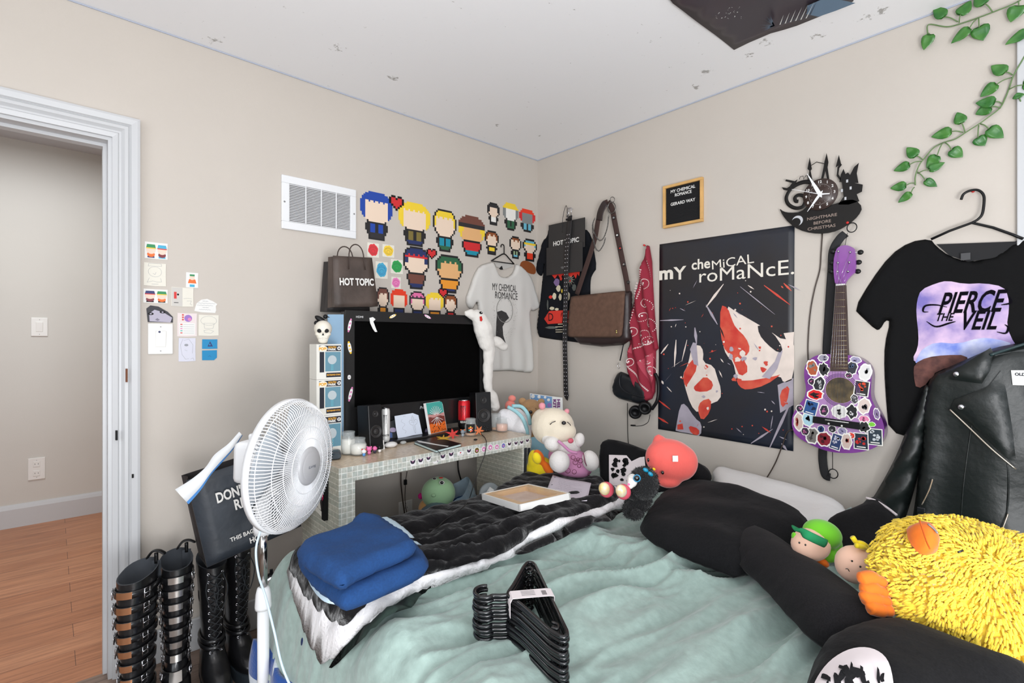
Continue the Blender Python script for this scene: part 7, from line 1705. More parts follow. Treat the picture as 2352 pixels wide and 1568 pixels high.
for x, y, s_, a in ((1478,650,9,1.5),(1481,700,12,.8),(1474,725,10,2.5),(1492,745,12,1.2),(1476,770,14,2.2),(1488,785,10,-.5),(1490,830,12,.4),(1452,760,8,1.6),(1446,830,7,1.8),(1495,850,8,1.1)): teardrop(x, y, s_, a)
def chainline(p, q, n_):
    for k in range(n_): x = p[0]+(q[0]-p[0])*k/n_; y = p[1]+(q[1]-p[1])*k/n_; bpat([(x+1.6*math.cos(j*PI/3), y+1.6*math.sin(j*PI/3)) for j in range(6)], m_banw); bpat([(x+.7*math.cos(j*PI/2), y+.7*math.sin(j*PI/2)) for j in range(4)], m_ban, .0005)
for p, q, n_ in (((1455,802),(1505,782),14),((1441,838),(1488,900),22),((1488,600),(1495,640),8),((1474,620),(1462,690),14),((1470,828),(1500,865),12),((1462,650),(1446,760),18)): chainline(p, q, n_)
b.build('pattern', bn)
pin(1484, 564, c_red, 'red push pin carrying the bandana')
# small black purse, headphones and mic behind the bandana
m_purse = mat('purse_leather', (20,23,28), .4, bump=.5, bscale=40, dist=.002)
pr = thing('purse', RW.P(*RW.uv(1440, 930), .03), 'small black leather purse hanging half behind the bandana', 'purse')
out = smoothpoly(RW.uvs([(1418,852),(1436,858),(1470,876),(1490,900),(1486,924),(1470,930),(1440,922),(1412,914),(1401,895),(1408,872)], .03), 1)
if sum(out[i][0]*out[(i+1)%len(out)][1]-out[(i+1)%len(out)][0]*out[i][1] for i in range(len(out))) < 0: out = out[::-1]
b = MB(); puff(b, RW, out, .026, m_purse, .012, n0=.014, rnd=.03, back=.4, wr=.006, ws=20); b.build('body', pr)
b = MB(); b.tube(spl([RW.P(*RW.uv(x, y, .045), .043) for x, y in ((1425,858),(1422,875),(1426,890),(1440,902),(1460,908),(1480,912))], 8), .0035, m_purse, 6)
b.build('braided_trim', pr)
b = MB(); b.tube([RW.P(*RW.uv(x, y, .03), .030) for x, y in ((1435,778),(1424,828))], .004, m_purse, 8, flat=(RW.n, .4)); b.tube([RW.P(*RW.uv(1421+2.6*math.cos(a), 840+7*math.sin(a), .03), .030) for a in [j*PI/6 for j in range(12)]], .0012, m_steel, 6, closed=True); b.build('strap', pr)
hp = thing('headphones', RW.P(*RW.uv(1480, 965), .04), 'black headset with ear pads and mic hanging under the bandana', 'headphones')
b = MB(); b.tube(spl([RW.P(*RW.uv(x, y, .05), nn) for x, y, nn in ((1496,940,.045),(1507,920,.04),(1509,895,.035),(1506,872,.03),(1500,858,.03))], 6), .009, m_black, 10, flat=(RW.n, 2.0) if False else None); b.build('headband', hp)
for x, y, nn in ((1459,947,.055),(1481,937,.045)):
    c_ = RW.P(*RW.uv(x, y, nn), nn); ax = (RW.n+RW.u*.5+Vector((0,0,-.1))).normalized(); b = MB()
    b.lathe(c_, ax, [(.030,-.03),(.036,-.02),(.036,.0),(.034,.010),(.026,.014),(.018,.010),(.016,-.004),(.0005,-.004)], m_black, 28); ec = b.build('ear_cup', hp)
b = MB(); b.tube(spl([RW.P(*RW.uv(x, y, .05), .05) for x, y in ((1493,952),(1489,968),(1478,976),(1466,978),(1452,978))], 6), .0018, m_black, 6); b.tube([RW.P(*RW.uv(1459,977,.05), .05), RW.P(*RW.uv(1449,976.5,.05), .05)], .0045, m_black, 8); b.build('microphone', hp)
cable('headset_cable', [RW.P(*RW.uv(x, y), .008) for x, y in ((1443,925),(1443,960),(1444,1000),(1446,1028))], .002, 'thin black cable hanging below the headset to the pillows')
# ---- black tee and leather jacket at the far right
u_, v_ = RW.uv(2236, 511, .03); ks = RW.uv(2350, 541, .03)
b = MB(); hk = [RW.P(*RW.uv(x, y, .03), .026) for x, y in ((2207,458),(2213,445),(2228,437),(2246,436),(2258,446),(2260,462),(2256,490),(2246,503),(2232,511))]
b.tube(spl(hk, 5), .0042, m_black, 8); b.tube([RW.P(*RW.uv(x, y, .03), .026) for x, y in ((2138,549),(2180,530),(2232,511),(2280,522),(2325,538),(2350,548))], .0046, m_black, 8)
tag(b.build('clothes_hanger'), 'black hanger holding the big black band t-shirt', 'hanger')
m_btee2 = mat('jet_tee', (17,17,18), .95, bump=.8, bscale=8, dist=.012, detail=9, spec=.2)
def gfold(u, v): return .007*math.sin(u*34+2*noise.noise(Vector((u*4, v*4, 3))))*min(1, max(.1, (1.35-v)*1.6))+.006*noise.noise(Vector((u*7, v*5, 1)))
t2, o2 = shirt('black_tshirt', RW, [(2137,548),(2090,555),(2045,585),(2000,645),(1962,710),(1980,728),(2012,758),(2022,756),(2034,735),(2045,738),(2032,790),(2031,850),(2036,930),(2042,990),(2110,1010),(2230,1040),(2400,1080),(2480,1000),(2470,700),(2440,600),(2380,545),(2345,543),(2320,565),(2280,592),(2225,602),(2180,588),(2150,565)], m_btee2, 'large black band t-shirt with purple cloud print on the right hanger', th=.016, n0=.004, fn=gfold, step=.016)
b = MB(); w2 = lambda u, v: .004+.016+gfold(u, v)+.002
def on2(pts, m, d=0.0, it=0, step=.02):
    q = RW.uvs(smoothpoly(pts, it) if it else pts, .022); vs, fs, _, _ = cloth(q, step); b.add([RW.P(x, y, w2(x, y)+d) for x, y in vs], fs, m)
m_cl = mat('cloud_purple', (120,110,180), .8, col2=(226,196,222), vscale=9); m_cl2 = mat('cloud_white', (206,210,236), .8, col2=(110,130,210), vscale=12); m_hill = mat('rust_hill', (112,70,62), .8, col2=(70,42,40), vscale=30)
on2([(2115,665),(2150,650),(2175,644),(2215,652),(2260,650),(2305,658),(2316,680),(2318,710),(2312,750),(2330,790),(2345,800),(2250,835),(2110,835),(2095,825),(2108,800),(2110,770),(2104,720),(2106,690)], m_cl, 0, 1)
on2([(2120,800),(2150,785),(2200,790),(2250,775),(2290,778),(2330,790),(2300,805),(2240,830),(2170,838),(2100,838),(2110,815)], m_cl2, .0006, 1); on2([(2100,835),(2130,820),(2170,815),(2220,815),(2225,835),(2150,850),(2140,875),(2105,895),(2098,862)], m_hill, .0012, 1)
for k in range(26):
    a = 2*PI*k/26; x, y = 2212+108*math.cos(a)*abs(math.cos(a))**-.35, 735+85*math.sin(a)*abs(math.sin(a) or .01)**-.35
m_tink = mat('print_ink_black', (10,8,16), .9, spec=.1)
def t2x(s, x, y, hpx, wpx, bo=.02, sh=.25):
    u, v = RW.uv(x, y, .025); s_ = scale_at(RW.P(u, v)); k_ = (RW.uv(x+20, y)[0]-RW.uv(x-20, y)[0])/40; b.text(RW, s, u, v, hpx*s_, m_tink, .0022, w=wpx*k_*.95, bold=bo, shear=sh, warp=w2)
t2x('PIERCE', 2232, 693, 50, 150); t2x('THE', 2170, 728, 18, 42); t2x('VEIL', 2250, 735, 44, 92)
def curl(pts):
    P_ = [RW.uv(x, y, .025) for x, y in pts]; S = spl([(a, c, 0) for a, c in P_], 5); 
    for i in range(len(S)-1):
        a, c = S[i], S[i+1]; d = (c-a); q = Vector((-d.y, d.x, 0)).normalized()*.0025*(math.sin(PI*(i+1)/len(S))+.3); b.add([RW.P(*(v_.x, v_.y), w2(v_.x, v_.y)+.002) for v_ in (a-q, c-q, c+q, a+q)], [(0,1,2,3)], m_tink)
curl([(2175,705),(2150,700),(2125,702),(2120,715),(2132,716)]); curl([(2290,762),(2310,765),(2316,752),(2308,745)]); curl([(2300,700),(2322,695),(2318,680)]); curl([(2128,738),(2150,750),(2180,742),(2195,738)])
b.build('artwork', t2)
b = MB(); b.prism(RW, RW.uvs([(2150,560),(2346,553),(2330,572),(2280,592),(2222,600),(2180,586)], .02)[::-1], .006, .010, mat('tee_inside_black', (32,32,34), .9)); b.build('neck_back', t2)
b = MB(); b.box(RW, *RW.uv(2207,597,.02)[:1], RW.uv(2229,590,.02)[0], RW.uv(2218,597,.02)[1], RW.uv(2218,581,.02)[1], .020, .0225, mat('label_charcoal', (66,66,68), .6)); b.build('neck_label', t2)
# leather jacket
m_jack = mat('jacket_leather', (18,24,23), .42, bump=.5, bscale=16, dist=.008, detail=6, spec=.5); m_zip = mat('zip_silver', (196,184,168), .3, .8)
jk = thing('leather_jacket', RW.P(*RW.uv(2200, 1240), .08), 'black leather biker jacket hanging in front of the large black t-shirt', 'jacket')
def orient(q): return q if sum(q[i][0]*q[(i+1)%len(q)][1]-q[(i+1)%len(q)][0]*q[i][1] for i in range(len(q))) > 0 else q[::-1]
def jf(u, v): return .012*math.sin(u*26+3*noise.noise(Vector((u*3, v*3, 0))))*min(1, max(.2, (1.35-v)*2))+.010*noise.noise(Vector((u*6, v*5, 4)))
b = MB(); puff(b, RW, orient(smoothpoly(RW.uvs([(2275,800),(2230,820),(2180,842),(2138,862),(2122,900),(2116,950),(2118,1010),(2108,1080),(2100,1150),(2090,1215),(2085,1260),(2200,1290),(2330,1310),(2520,1330),(2560,1100),(2500,850),(2440,800),(2350,785)], .07), 1)), .045, m_jack, .016, n0=.050, rnd=.05, back=.6, fn=jf); b.build('front', jk)
b = MB()
def sf(u, v): return .008*math.sin((u-v)*60)+.006*noise.noise(Vector((u*9, v*9, 4)))
puff(b, RW, orient(smoothpoly(RW.uvs([(2140,862),(2120,890),(2105,930),(2085,975),(2060,1040),(2035,1090),(2000,1150),(1968,1185),(1990,1220),(2040,1240),(2072,1210),(2095,1140),(2115,1060),(2130,980),(2138,920)], .06), 1)), .035, m_jack, .014, n0=.045, rnd=.05, back=.6, fn=sf); b.build('sleeve', jk)
def jtop(u, v): return .095+jf(u, v)
def jpiece(nm, pts, m, th, dn, rim=.010):
    b = MB(); q = orient(RW.uvs(pts, .10)); vs, fs, ed, bd_ = cloth(q, .02)
    A = [RW.P(x, y, jtop(x, y)+dn+th*min(1, (e/rim if e > 1e-5 else 0))) for (x, y), e in zip(vs, ed)]; b.add(A, fs, m, True); return b.build(nm, jk)
lap = jpiece('lapel', [(2182,938),(2192,918),(2258,892),(2272,885),(2300,850),(2312,900),(2325,980),(2336,1072),(2290,1030),(2230,975)], m_jack, .010, .006)
colr = jpiece('collar', [(2172,868),(2200,845),(2240,820),(2276,798),(2282,810),(2275,850),(2256,880),(2220,876)], m_jack, .012, .010)
jpiece('inside_back', [(2285,815),(2360,800),(2420,830),(2400,905),(2300,905),(2292,850)], mat('jacket_lining', (36,40,40), .45, bump=.3, bscale=30), .002, -.006)
b = MB(); q = RW.uvs([(2322,850),(2400,850),(2400,886),(2326,884)], .10)[::-1]; q = orient(RW.uvs([(2322,850),(2400,850),(2400,886),(2326,884)], .10)); b.prism(RW, q, jtop(*q[0])+.004, jtop(*q[0])+.006, m_paper); u, v = RW.uv(2362, 860, .10); b.text(RW, 'OLD NAVY', u, v, .010, m_navyc, jtop(*q[0])+.0066, w=.062, bold=.04); b.build('neck_label', jk)
def zipl(nm, pts, r=.0022, dn=.010):
    b = MB(); P_ = spl([RW.P(*RW.uv(x, y, .10), jtop(*RW.uv(x, y, .10))+dn) for x, y in pts], 8); b.tube(P_, r, m_zip, 6); return b.build(nm, jk)
for pts in (((2246,905),(2226,1010),(2212,1120),(2205,1220)),((2300,1010),(2316,1090),(2312,1180),(2290,1250))):
    b = MB(); b.tube(spl([RW.P(*RW.uv(x, y, .10), jtop(*RW.uv(x, y, .10))+.001) for x, y in pts], 8), .0022, m_jack, 6); b.build('seam', jk)
zipl('lapel_zip', [(2182,940),(2225,980),(2280,1030),(2334,1076)], .0028, .014); zipl('pocket_zip', [(2142,1100),(2132,1130),(2118,1158)], .0022, .012); zipl('front_zip', [(2316,1178),(2306,1205),(2298,1224)], .0022, .012)
for x, y in ((2197,859),(2208,934)):
    b = MB(); u, v = RW.uv(x, y, .11); b.lathe(RW.P(u, v, jtop(u, v)+.020), RW.n, [(.009,-.004),(.009,.001),(.006,.003),(.0005,.0035)], m_steel, 18); b.build('snap', jk)
b = MB(); b.tube([RW.P(*RW.uv(x, y, .1), jtop(*RW.uv(x, y, .1))+.014) for x, y in ((2142,1102),(2136,1122),(2122,1150))], .0012, mat('cord_beige', (196,170,140), .8), 6); b.box(RW.atpx(2118,1160,.10), -.010, .014, -.018, .0, .025, .034, m_purse, .003); b.build('pocket_pull', jk)
b = MB(); b.tube(spl([RW.P(*RW.uv(x, y, .1), nn) for x, y, nn in ((2275,815,.115),(2320,800,.09),(2400,775,.06))], 5), .005, mat('hanger_teal', (30,52,54), .4), 8); tag(b.build('clothes_hanger'), 'dark hanger inside the leather jacket collar', 'hanger')
# ---- trailing artificial vines
m_leaf = mat('ivy_leaf', (40,104,40), .35, col2=(70,128,50), vscale=26, coat=.2); m_stem = mat('vine_stem', (104,132,84), .6)
def leafmesh(b, base_px, tip_px, wpx, n=.02, cup=.25):
    a = Vector(RW.uv(*base_px, n)); c = Vector(RW.uv(*tip_px, n)); d = c-a; L = d.length; d.normalize(); q = Vector((-d.y, d.x)); w = wpx*scale_at(RW.P(*a, n))/2
    rows = [(-.06,.35,0),(.0,.0,1),(.0,.70,0),(.15,1.0,0),(.35,1.0,0),(.55,.82,0),(.75,.52,0),(.9,.22,0),(1.0,.0,0)]
    vs = []; ts = [0,-.05,.10,.25,.45,.65,.82,.94,1.0]; ws = [0,.5,.92,1.0,.92,.68,.40,.16,0]
    for t_, w_ in zip(ts, ws):
        for s_ in (-1,-.5,0,.5,1):
            pt = a+d*(L*t_)+q*(w*w_*s_); tilt = cup*w*(w_*abs(s_))*.6-.006*t_; vs.append(RW.P(pt.x, pt.y, n+tilt+.002*math.sin(t_*9)))
    b.add(vs, [(5*j+i, 5*j+i+1, 5*j+6+i, 5*j+5+i) for j in range(8) for i in range(4)], m_leaf, True)
def vine(name, stem, leaves, lab):
    t = thing(name, RW.P(*RW.uv(*stem[-1]), .01), lab, 'artificial vine', 'artificial vines on the right wall')
    b = MB(); b.tube(spl([RW.P(*RW.uv(x, y, .012), .012+.006*math.sin(i)) for i, (x, y) in enumerate(stem)], 6), .0022, m_stem, 6); b.build('stem', t)
    for (j, bp, tp, w) in leaves:
        b = MB(); b.tube(spl([RW.P(*RW.uv(*j, .012), .012), RW.P(*RW.uv((j[0]*.5+bp[0]*.5), (j[1]*.5+bp[1]*.5)-2, .02), .022), RW.P(*RW.uv(*bp, .02), .020)], 4), .0014, m_stem, 5); leafmesh(b, bp, tp, w, .020+.004*math.sin(j[0]))
        o = b.build('leaf', t); o.modifiers.new('thickness', 'SOLIDIFY').thickness = .0006
vine('ivy_vine', [(2345,0),(2320,14),(2290,26),(2255,38),(2210,52),(2175,60),(2133,56),(2131,80)], [((2200,50),(2168,38),(2144,16),24),((2131,78),(2136,80),(2121,114),26),((2203,52),(2206,34),(2230,0),28),((2245,42),(2226,66),(2184,99),24),((2248,42),(2249,62),(2258,92),34),((2280,28),(2262,8),(2240,-12),30),((2340,2),(2340,14),(2321,50),34)], 'short artificial ivy strand at the ceiling in the top right corner')
vine('ivy_vine', [(2360,115),(2348,140),(2336,160),(2326,178),(2318,200),(2308,225),(2296,248),(2270,270),(2250,285),(2222,302),(2195,318),(2168,326),(2145,338),(2125,362),(2112,380),(2103,405),(2102,425)],
 [((2325,172),(2308,166),(2276,150),26),((2323,178),(2288,194),(2251,222),26),((2302,238),(2284,234),(2240,236),26),((2298,248),(2275,246),(2240,262),28),((2217,305),(2209,282),(2198,257),24),((2212,304),(2184,302),(2138,314),26),((2252,284),(2272,296),(2305,316),28),((2248,288),(2246,316),(2262,334),26),((2172,328),(2186,344),(2211,360),26),((2165,328),(2152,358),(2128,386),26),
  ((2118,366),(2104,358),(2082,338),24),((2116,370),(2088,378),(2052,392),22),((2108,398),(2135,390),(2170,372),20),((2108,395),(2126,414),(2152,428),18),((2102,420),(2080,426),(2044,432),22),((2100,430),(2092,444),(2062,465),18),((2318,205),(2350,195),(2380,190),26),((2345,235),(2340,225),(2336,212),20),((2345,78),(2360,72),(2308,102),24)], 'long artificial ivy strand curving down above the black t-shirt')
# bits of tape on the wall
b = MB()
for x, y in ((2135,330),(2060,398),(2152,52)): f_ = RW.atpx(x, y, 0); b.quad(f_, -.009, .009, -.006, .006, .0008, mat('clear_tape', (222,222,222), .2, alpha=.5))
# poster on the ceiling
CFm = Frame((0,0,CEIL),(0,-1,0),(1,0,0),(0,0,-1))
cq = [(-1.25,.0)]
ed_ = [(1545,0),(1570,18),(1600,42),(1640,74),(1686,112),(1720,94),(1770,70),(1830,52),(1880,34),(1930,14),(1960,0),(1975,-70),(1800,-330),(1500,-60)]
cp = [CFm.uv(x, y) for x, y in ed_]; cp = orient(cp)
t = thing('ceiling_poster', CFm.P(*cp[0]), 'dark plum poster taped to the ceiling', 'poster'); b = MB()
vs, fs, ee, bd_ = cloth(cp, .05); b.add([CFm.P(x, y, .003+.010*max(0, 1-e/.1)*(.6+.4*math.sin(x*14+y*9))) for (x, y), e in zip(vs, ee)], fs, mat('poster_plum', (62,50,58), .35, col2=(50,44,54), vscale=3), True); o = b.build('sheet', t); s_ = o.modifiers.new('thickness', 'SOLIDIFY'); s_.thickness = .0008; s_.offset = 1
b = MB()
def cpoly(pts, m, d=.020):
    q = orient(CFm.uvs(pts)); vs, fs = tri2d(q); b.add([CFm.P(x, y, d) for x, y in vs], fs, m)
m_pf1 = mat('plume_blue', (92,118,142), .5); m_pf2 = mat('plume_dark', (58,64,78), .5); m_pf3 = mat('plume_light', (206,210,210), .5)
cpoly([(1852,20),(1880,26),(1920,12),(1965,-6),(1900,-20),(1855,0)], m_pf1); 
for k in range(26):
    a = R(150+k*4.2); x0_, y0_ = 1778, 46; L = 28+8*math.sin(k*1.7); xx, yy = x0_+L*math.cos(a), y0_+L*.9*math.sin(a); cpoly([(x0_-1, y0_), (x0_+1.5, y0_+1), (xx, yy)], (m_pf1, m_pf2)[k % 2], .021)
for k in range(24):
    x, y = 1640+rq.random()*62, 2+rq.random()*28; cpoly([(x, y), (x+rq.uniform(-4,4), y+rq.uniform(1,4)), (x+rq.uniform(-1,3), y+1)], m_pf3, .021)
for k in range(12): cpoly([(1790+k*6, 44-k*1.5), (1800+k*7, 20-k*3), (1793+k*6, 43-k*1.5)], (m_pf3, m_pf2)[k % 2], .022)
b.build('artwork', t)
# ================================================================== plush toys and the rest on the bed
def ellb(b, px, py, dep, r, m, rot=None, seg=(18,12)):
    """ellipsoid; r in photo pixels (right, away, up) at that depth"""
    p = PD(px, py, dep); s = dep/F_PX; M_ = Matrix((AX, AF, Vector((0,0,1)))).transposed()
    if rot: M_ = M_ @ Matrix.Rotation(R(rot), 3, 'Y')
    b.ell(p, (r[0]*s, r[1]*s, r[2]*s), m, M_, *seg); return p
def part(t, nm, lst, m, vox=None, sm=4):
    b = MB()
    for q in lst: ellb(b, *q[:4], m, *(q[4:] or ()))
    o = b.build(nm, t)
    if vox: remesh(o, vox, sm)
    return o
def plush(c, r, n, m, seed=0): pass
m_cream = mat('cream_plush', (234,222,200), .95, bump=.6, bscale=150, dist=.002, sheen=.4); m_whitep = mat('white_fur', (232,228,224), .95, bump=.8, bscale=120, dist=.003, sheen=.4)
m_nose = mat('plastic_eye_black', (16,14,16), .15, coat=.6); m_dress = mat('pink_print_cloth', (206,142,182), .8, bump=.2, bscale=200); m_dring = mat('dress_rings', (120,60,84), .8); m_tanp = mat('tan_plush', (176,138,98), .95, bump=.6, bscale=160, dist=.002, sheen=.3)
m_coral = mat('coral_plush', (236,100,92), .95, bump=.4, bscale=120, dist=.002, sheen=.5, var=.06, vscale=8); m_ltb = mat('pale_blue_plush', (150,196,214), .9, sheen=.4)
m_yp = mat('yellow_plush', (240,214,30), .9, bump=.4, bscale=120, sheen=.3); m_op = mat('orange_plush', (240,116,24), .9, bump=.4, bscale=120, sheen=.3); m_blackfur = mat('black_fur', (18,18,20), .95, bump=1.0, bscale=200, dist=.005, sheen=.2)
# pale blue cushion that props the pile in the corner
t = tag(MB().ell(Vector((-.36,-.30,.42)), (.22,.17,.42), m_ltb).build('blue_floor_cushion'), 'pale blue cushion in the corner behind the big white plush bear', 'cushion')
# big white bear in a pink dress
D = 2.52
t = thing('plush_bear', PD(1310,1095,D), 'big cream and white plush bear in a pink ringed dress sitting in the corner', 'plush toy')
part(t, 'head', [(1270,980,D,(50,40,44)), (1288,990,D-.05,(36,26,26)), (1252,966,D+.02,(32,30,30))], m_cream, .006)
part(t, 'ear', [(1245,932,D,(8,7,8))], m_pink2 := mat('ear_pink', (226,150,160), .9)); part(t, 'ear', [(1302,944,D,(6,6,6))], m_pink2)
part(t, 'nose', [(1295,971,D-.10,(5.5,5,4.5))], m_nose)
b = MB()
for pts in (((1263,975),(1268,970),(1276,967)),((1303,969),(1308,973),(1311,977))): b.tube([PD(x, y, D-.098) for x, y in pts], .0022, m_nose, 6)
b.build('closed_eyes', t)
part(t, 'chest', [(1295,1022,D-.02,(38,30,30)), (1300,1035,D,(34,28,26))], m_whitep, .006)
part(t, 'dress', [(1310,1062,D-.03,(44,34,32)), (1322,1078,D-.05,(38,32,20)), (1285,1045,D-.02,(26,26,24))], m_dress, .006)
part(t, 'arm', [(1268,1018,D-.09,(19,17,17)), (1258,1010,D-.06,(14,13,14))], m_whitep, .006); part(t, 'arm', [(1330,1010,D-.05,(13,13,17),15)], m_whitep, .006)
part(t, 'leg', [(1285,1060,D-.13,(24,22,25))], m_whitep); part(t, 'leg', [(1356,1058,D-.10,(19,22,24),-15)], m_whitep)
b = MB(); rp = random.Random(2)
for k in range(12):
    x, y = 1300+rp.random()*50, 1044+rp.random()*44; r_ = (3.2+rp.random()*3)*D/F_PX
    b.tube([PD(x, y, D-.035-.115*math.sqrt(max(0,1-((x-1314)/50)**2-((y-1064)/44)**2)))+AX*r_*math.cos(a)+Vector((0,0,r_*math.sin(a))) for a in [j*PI/6 for j in range(12)]], .0016, m_dring, 4, closed=True)
b.build('dress_rings', t)
b = MB(); b.tube(spl([PD(x, y, D-.13) for x, y in ((1282,1012),(1296,1024),(1310,1036),(1326,1040))], 5), .007, m_dress, 8); b.ell(PD(1311,1012,D-.11), (.016,.012,.012), mat('ribbon_rose', (214,96,116), .7)); b.tube([PD(1340,1040,D-.13), PD(1344,1062,D-.14), PD(1352,1078,D-.12)], .0025, m_dring, 6); b.build('sash', t)
# tan teddy behind
D2 = 2.86
t = thing('teddy_bear', PD(1215,960,D2), 'tan teddy bear head peeping out behind the white bear', 'plush toy')
part(t, 'head', [(1219,938,D2,(26,22,22)), (1222,946,D2-.05,(13,12,12))], m_tanp, .005); part(t, 'ear', [(1200,921,D2,(9,5,8))], m_tanp); part(t, 'ear', [(1243,922,D2,(8,5,7))], m_tanp)
part(t, 'nose', [(1219,946,D2-.085,(4,3,4))], m_nose); part(t, 'eye', [(1208,938,D2-.055,(2,2,2))], m_nose); part(t, 'eye', [(1230,939,D2-.055,(2,2,2))], m_nose)
part(t, 'body', [(1215,985,D2,(30,24,36))], m_tanp)
t = thing('pink_plush', PD(1174,950,D2), 'small pink plush toy poking up behind the white towel', 'plush toy'); m_pkp = mat('salmon_plush', (238,140,128), .9, sheen=.4)
part(t, 'head', [(1176,915,D2,(9,8,8))], m_pkp); part(t, 'body', [(1172,932,D2,(13,10,14)), (1172,960,D2,(14,10,20))], m_pkp, .006)
# white towel blanket with aqua stripes over the console end
t = thing('striped_towel', PD(1185,1000,2.66), 'white fluffy towel with aqua stripes heaped at the right end of the console', 'towel')
b = MB()
for q in ((1182,972,2.74,(36,24,36)),(1160,962,2.76,(22,18,24)),(1200,985,2.70,(24,20,34)),(1195,1020,2.74,(26,20,36))): ellb(b, *q, m_sherpa)
for k, v in enumerate(b.v): b.v[k] = v+Vector((noise.noise(v*16), noise.noise(v*16+Vector((9,0,0))), noise.noise(v*16+Vector((0,9,0)))))*.016
remesh(b.build('cloth', t), .007, 3)
b = MB(); m_aq = mat('aqua_stripe', (158,206,214), .9)
for pts, w_ in ((((1166,934),(1184,944),(1200,960),(1210,985),(1212,1008)),4.2),(((1176,932),(1198,934),(1213,952),(1218,975)),4.2)): b.tube(spl([PD(x, y, 2.632+.02*abs(i-2)) for i, (x, y) in enumerate(pts)], 6), w_*2.64/F_PX, m_aq, 8, flat=(AF, .5))
b.build('stripe', t)
# book with lettering standing in the corner
b = MB()
t = thing('activity_book', PD(1255,955,3.13), 'blue and white picture book with purple letters standing in the corner', 'book')
fb2 = Frame(PD(1255,930,3.13), AX, (0,0,1), -AF)
q = orient(fb2.uvs([(1217,903),(1292,913),(1293,960),(1217,955)])); b.prism(fb2, q, -.01, 0, m_paper); q2 = orient(fb2.uvs([(1219,905),(1268,911),(1268,958),(1219,953)])); b.flat(fb2, q2, .0006, mat('book_blue', (104,150,196), .5)); b.build('cover', t)
b = MB(); m_bp = mat('book_purple', (110,30,110), .5)
for s_, x in (('HELLO', 1283), ('KITTY', 1274)): u, v = fb2.uv(x, 936); b.text(fb2, s_, u, v, .020, m_bp, .0012, w=.105, bold=.06, rot=-PI/2)
for x, y, r_ in ((1224,910,.012),(1238,911,.010),(1252,912,.008),(1260,918,.009),(1234,922,.009),(1262,930,.014)): u, v = fb2.uv(x, y); b.flat(fb2, [(u+r_*math.cos(a), v+r_*math.sin(a)) for a in [j*PI/7 for j in range(14)]], .0013, m_lav if y > 925 else m_paper)
b.build('printing', t)
# yellow and orange plush bird
D3 = 2.50
t = thing('yellow_plush', PD(1250,1092,D3), 'yellow plush toy with an orange beak squeezed beside the console leg', 'plush toy')
part(t, 'body', [(1240,1075,D3+.03,(32,22,28)), (1226,1058,D3+.02,(14,16,26))], m_yp, .006); part(t, 'crest', [(1238,1050,D3,(12,10,20),-25), (1258,1076,D3-.01,(10,9,20),-35)], m_op, .006); part(t, 'wing', [(1233,1052,D3-.07,(10,8,14),-20)], m_yp)
# green round plush under the console, on a grey plastic bag
D4 = 2.42
t = thing('grey_plastic_bag', PD(1010,1190,D4), 'crumpled grey translucent plastic bag bulging up between console and bed', 'bag')
b = MB()
def bagf(i, j):
    a = i*2*PI; z_ = j; rx = .24*(1-z_**3*.55); ry = .10*(1-z_**2*.4); c = PL(1010,1150,-.45); x = c.x-.03+rx*math.cos(a)+(.10*z_); y = -.43+ry*math.sin(a); z = .02+z_*(.50+.07*math.cos(a))
    n_ = noise.noise(Vector((x*14, y*14, z*8)))*.02; return Vector((x+n_, min(y+n_, -.30), z+n_))
b.grid(bagf, 40, 22, mat('grey_film', (132,150,162), .3, bump=.9, bscale=26, dist=.012, alpha=.85)); b.build('film', t)
b = MB(); c = PL(1010,1150,-.45); b.ell(Vector((c.x-.0,-.42,.42)), (.10,.08,.085), mat('clear_film_dark', (92,110,122), .35)); b.build('contents', t)
t = thing('green_plush', PD(1003,1175,D4), 'round mint green plush toy with eyes lying under the console table', 'plush toy')
m_mint = mat('mint_plush', (164,204,158), .9, bump=.3, bscale=120, sheen=.4)
part(t, 'head', [(1007,1132,D4,(39,34,37))], m_mint); part(t, 'body', [(985,1168,D4+.02,(24,22,24))], mat('peach_plush', (226,172,112), .9, sheen=.3)); part(t, 'ear', [(966,1139,D4,(6,6,7))], mat('magenta_plush', (200,24,124), .9)); part(t, 'fin', [(996,1137,D4-.07,(5.5,5,4))], m_mint)
part(t, 'eye', [(1015,1108,D4-.058,(6,3,5))], m_wf); part(t, 'eye', [(998,1099,D4-.038,(5,2.5,2.5))], m_wf); part(t, 'pupil', [(1015,1108,D4-.064,(4,2.6,3.6))], m_nose); part(t, 'pupil', [(998,1099,D4-.043,(4,2,2))], m_nose); part(t, 'tongue', [(1013,1097,D4-.032,(5,3,1.5))], c_red)
b = MB(); c = PL(1075,1140,-.42)
b.ell(Vector((c.x,-.40,.40)), (.10,.06,.10), m_navy); b.ell(Vector((c.x+.0,-.44,.44)), (.06,.05,.07), mat('dark_teal_cloth', (28,48,60), .9))
for k, v in enumerate(b.v): b.v[k] = v+Vector((noise.noise(v*22), noise.noise(v*22+Vector((9,0,0)))*.4, noise.noise(v*22+Vector((0,9,0)))))*.022
tag(b.build('blue_cloth'), 'bunched blue and dark cloth under the console beside the green plush', 'cloth')
b = MB(); b.lathe(PL(1125,1135,-.40), (-.3,-1,.25), [(.055,-.02),(.060,0),(.056,.008),(.030,.004),(.014,.010),(.0005,.010)], mat('pale_grey_plastic', (198,206,210), .3), 30); tag(b.build('small_disc_fan'), 'small pale grey round plastic device standing against the right console leg', 'device')
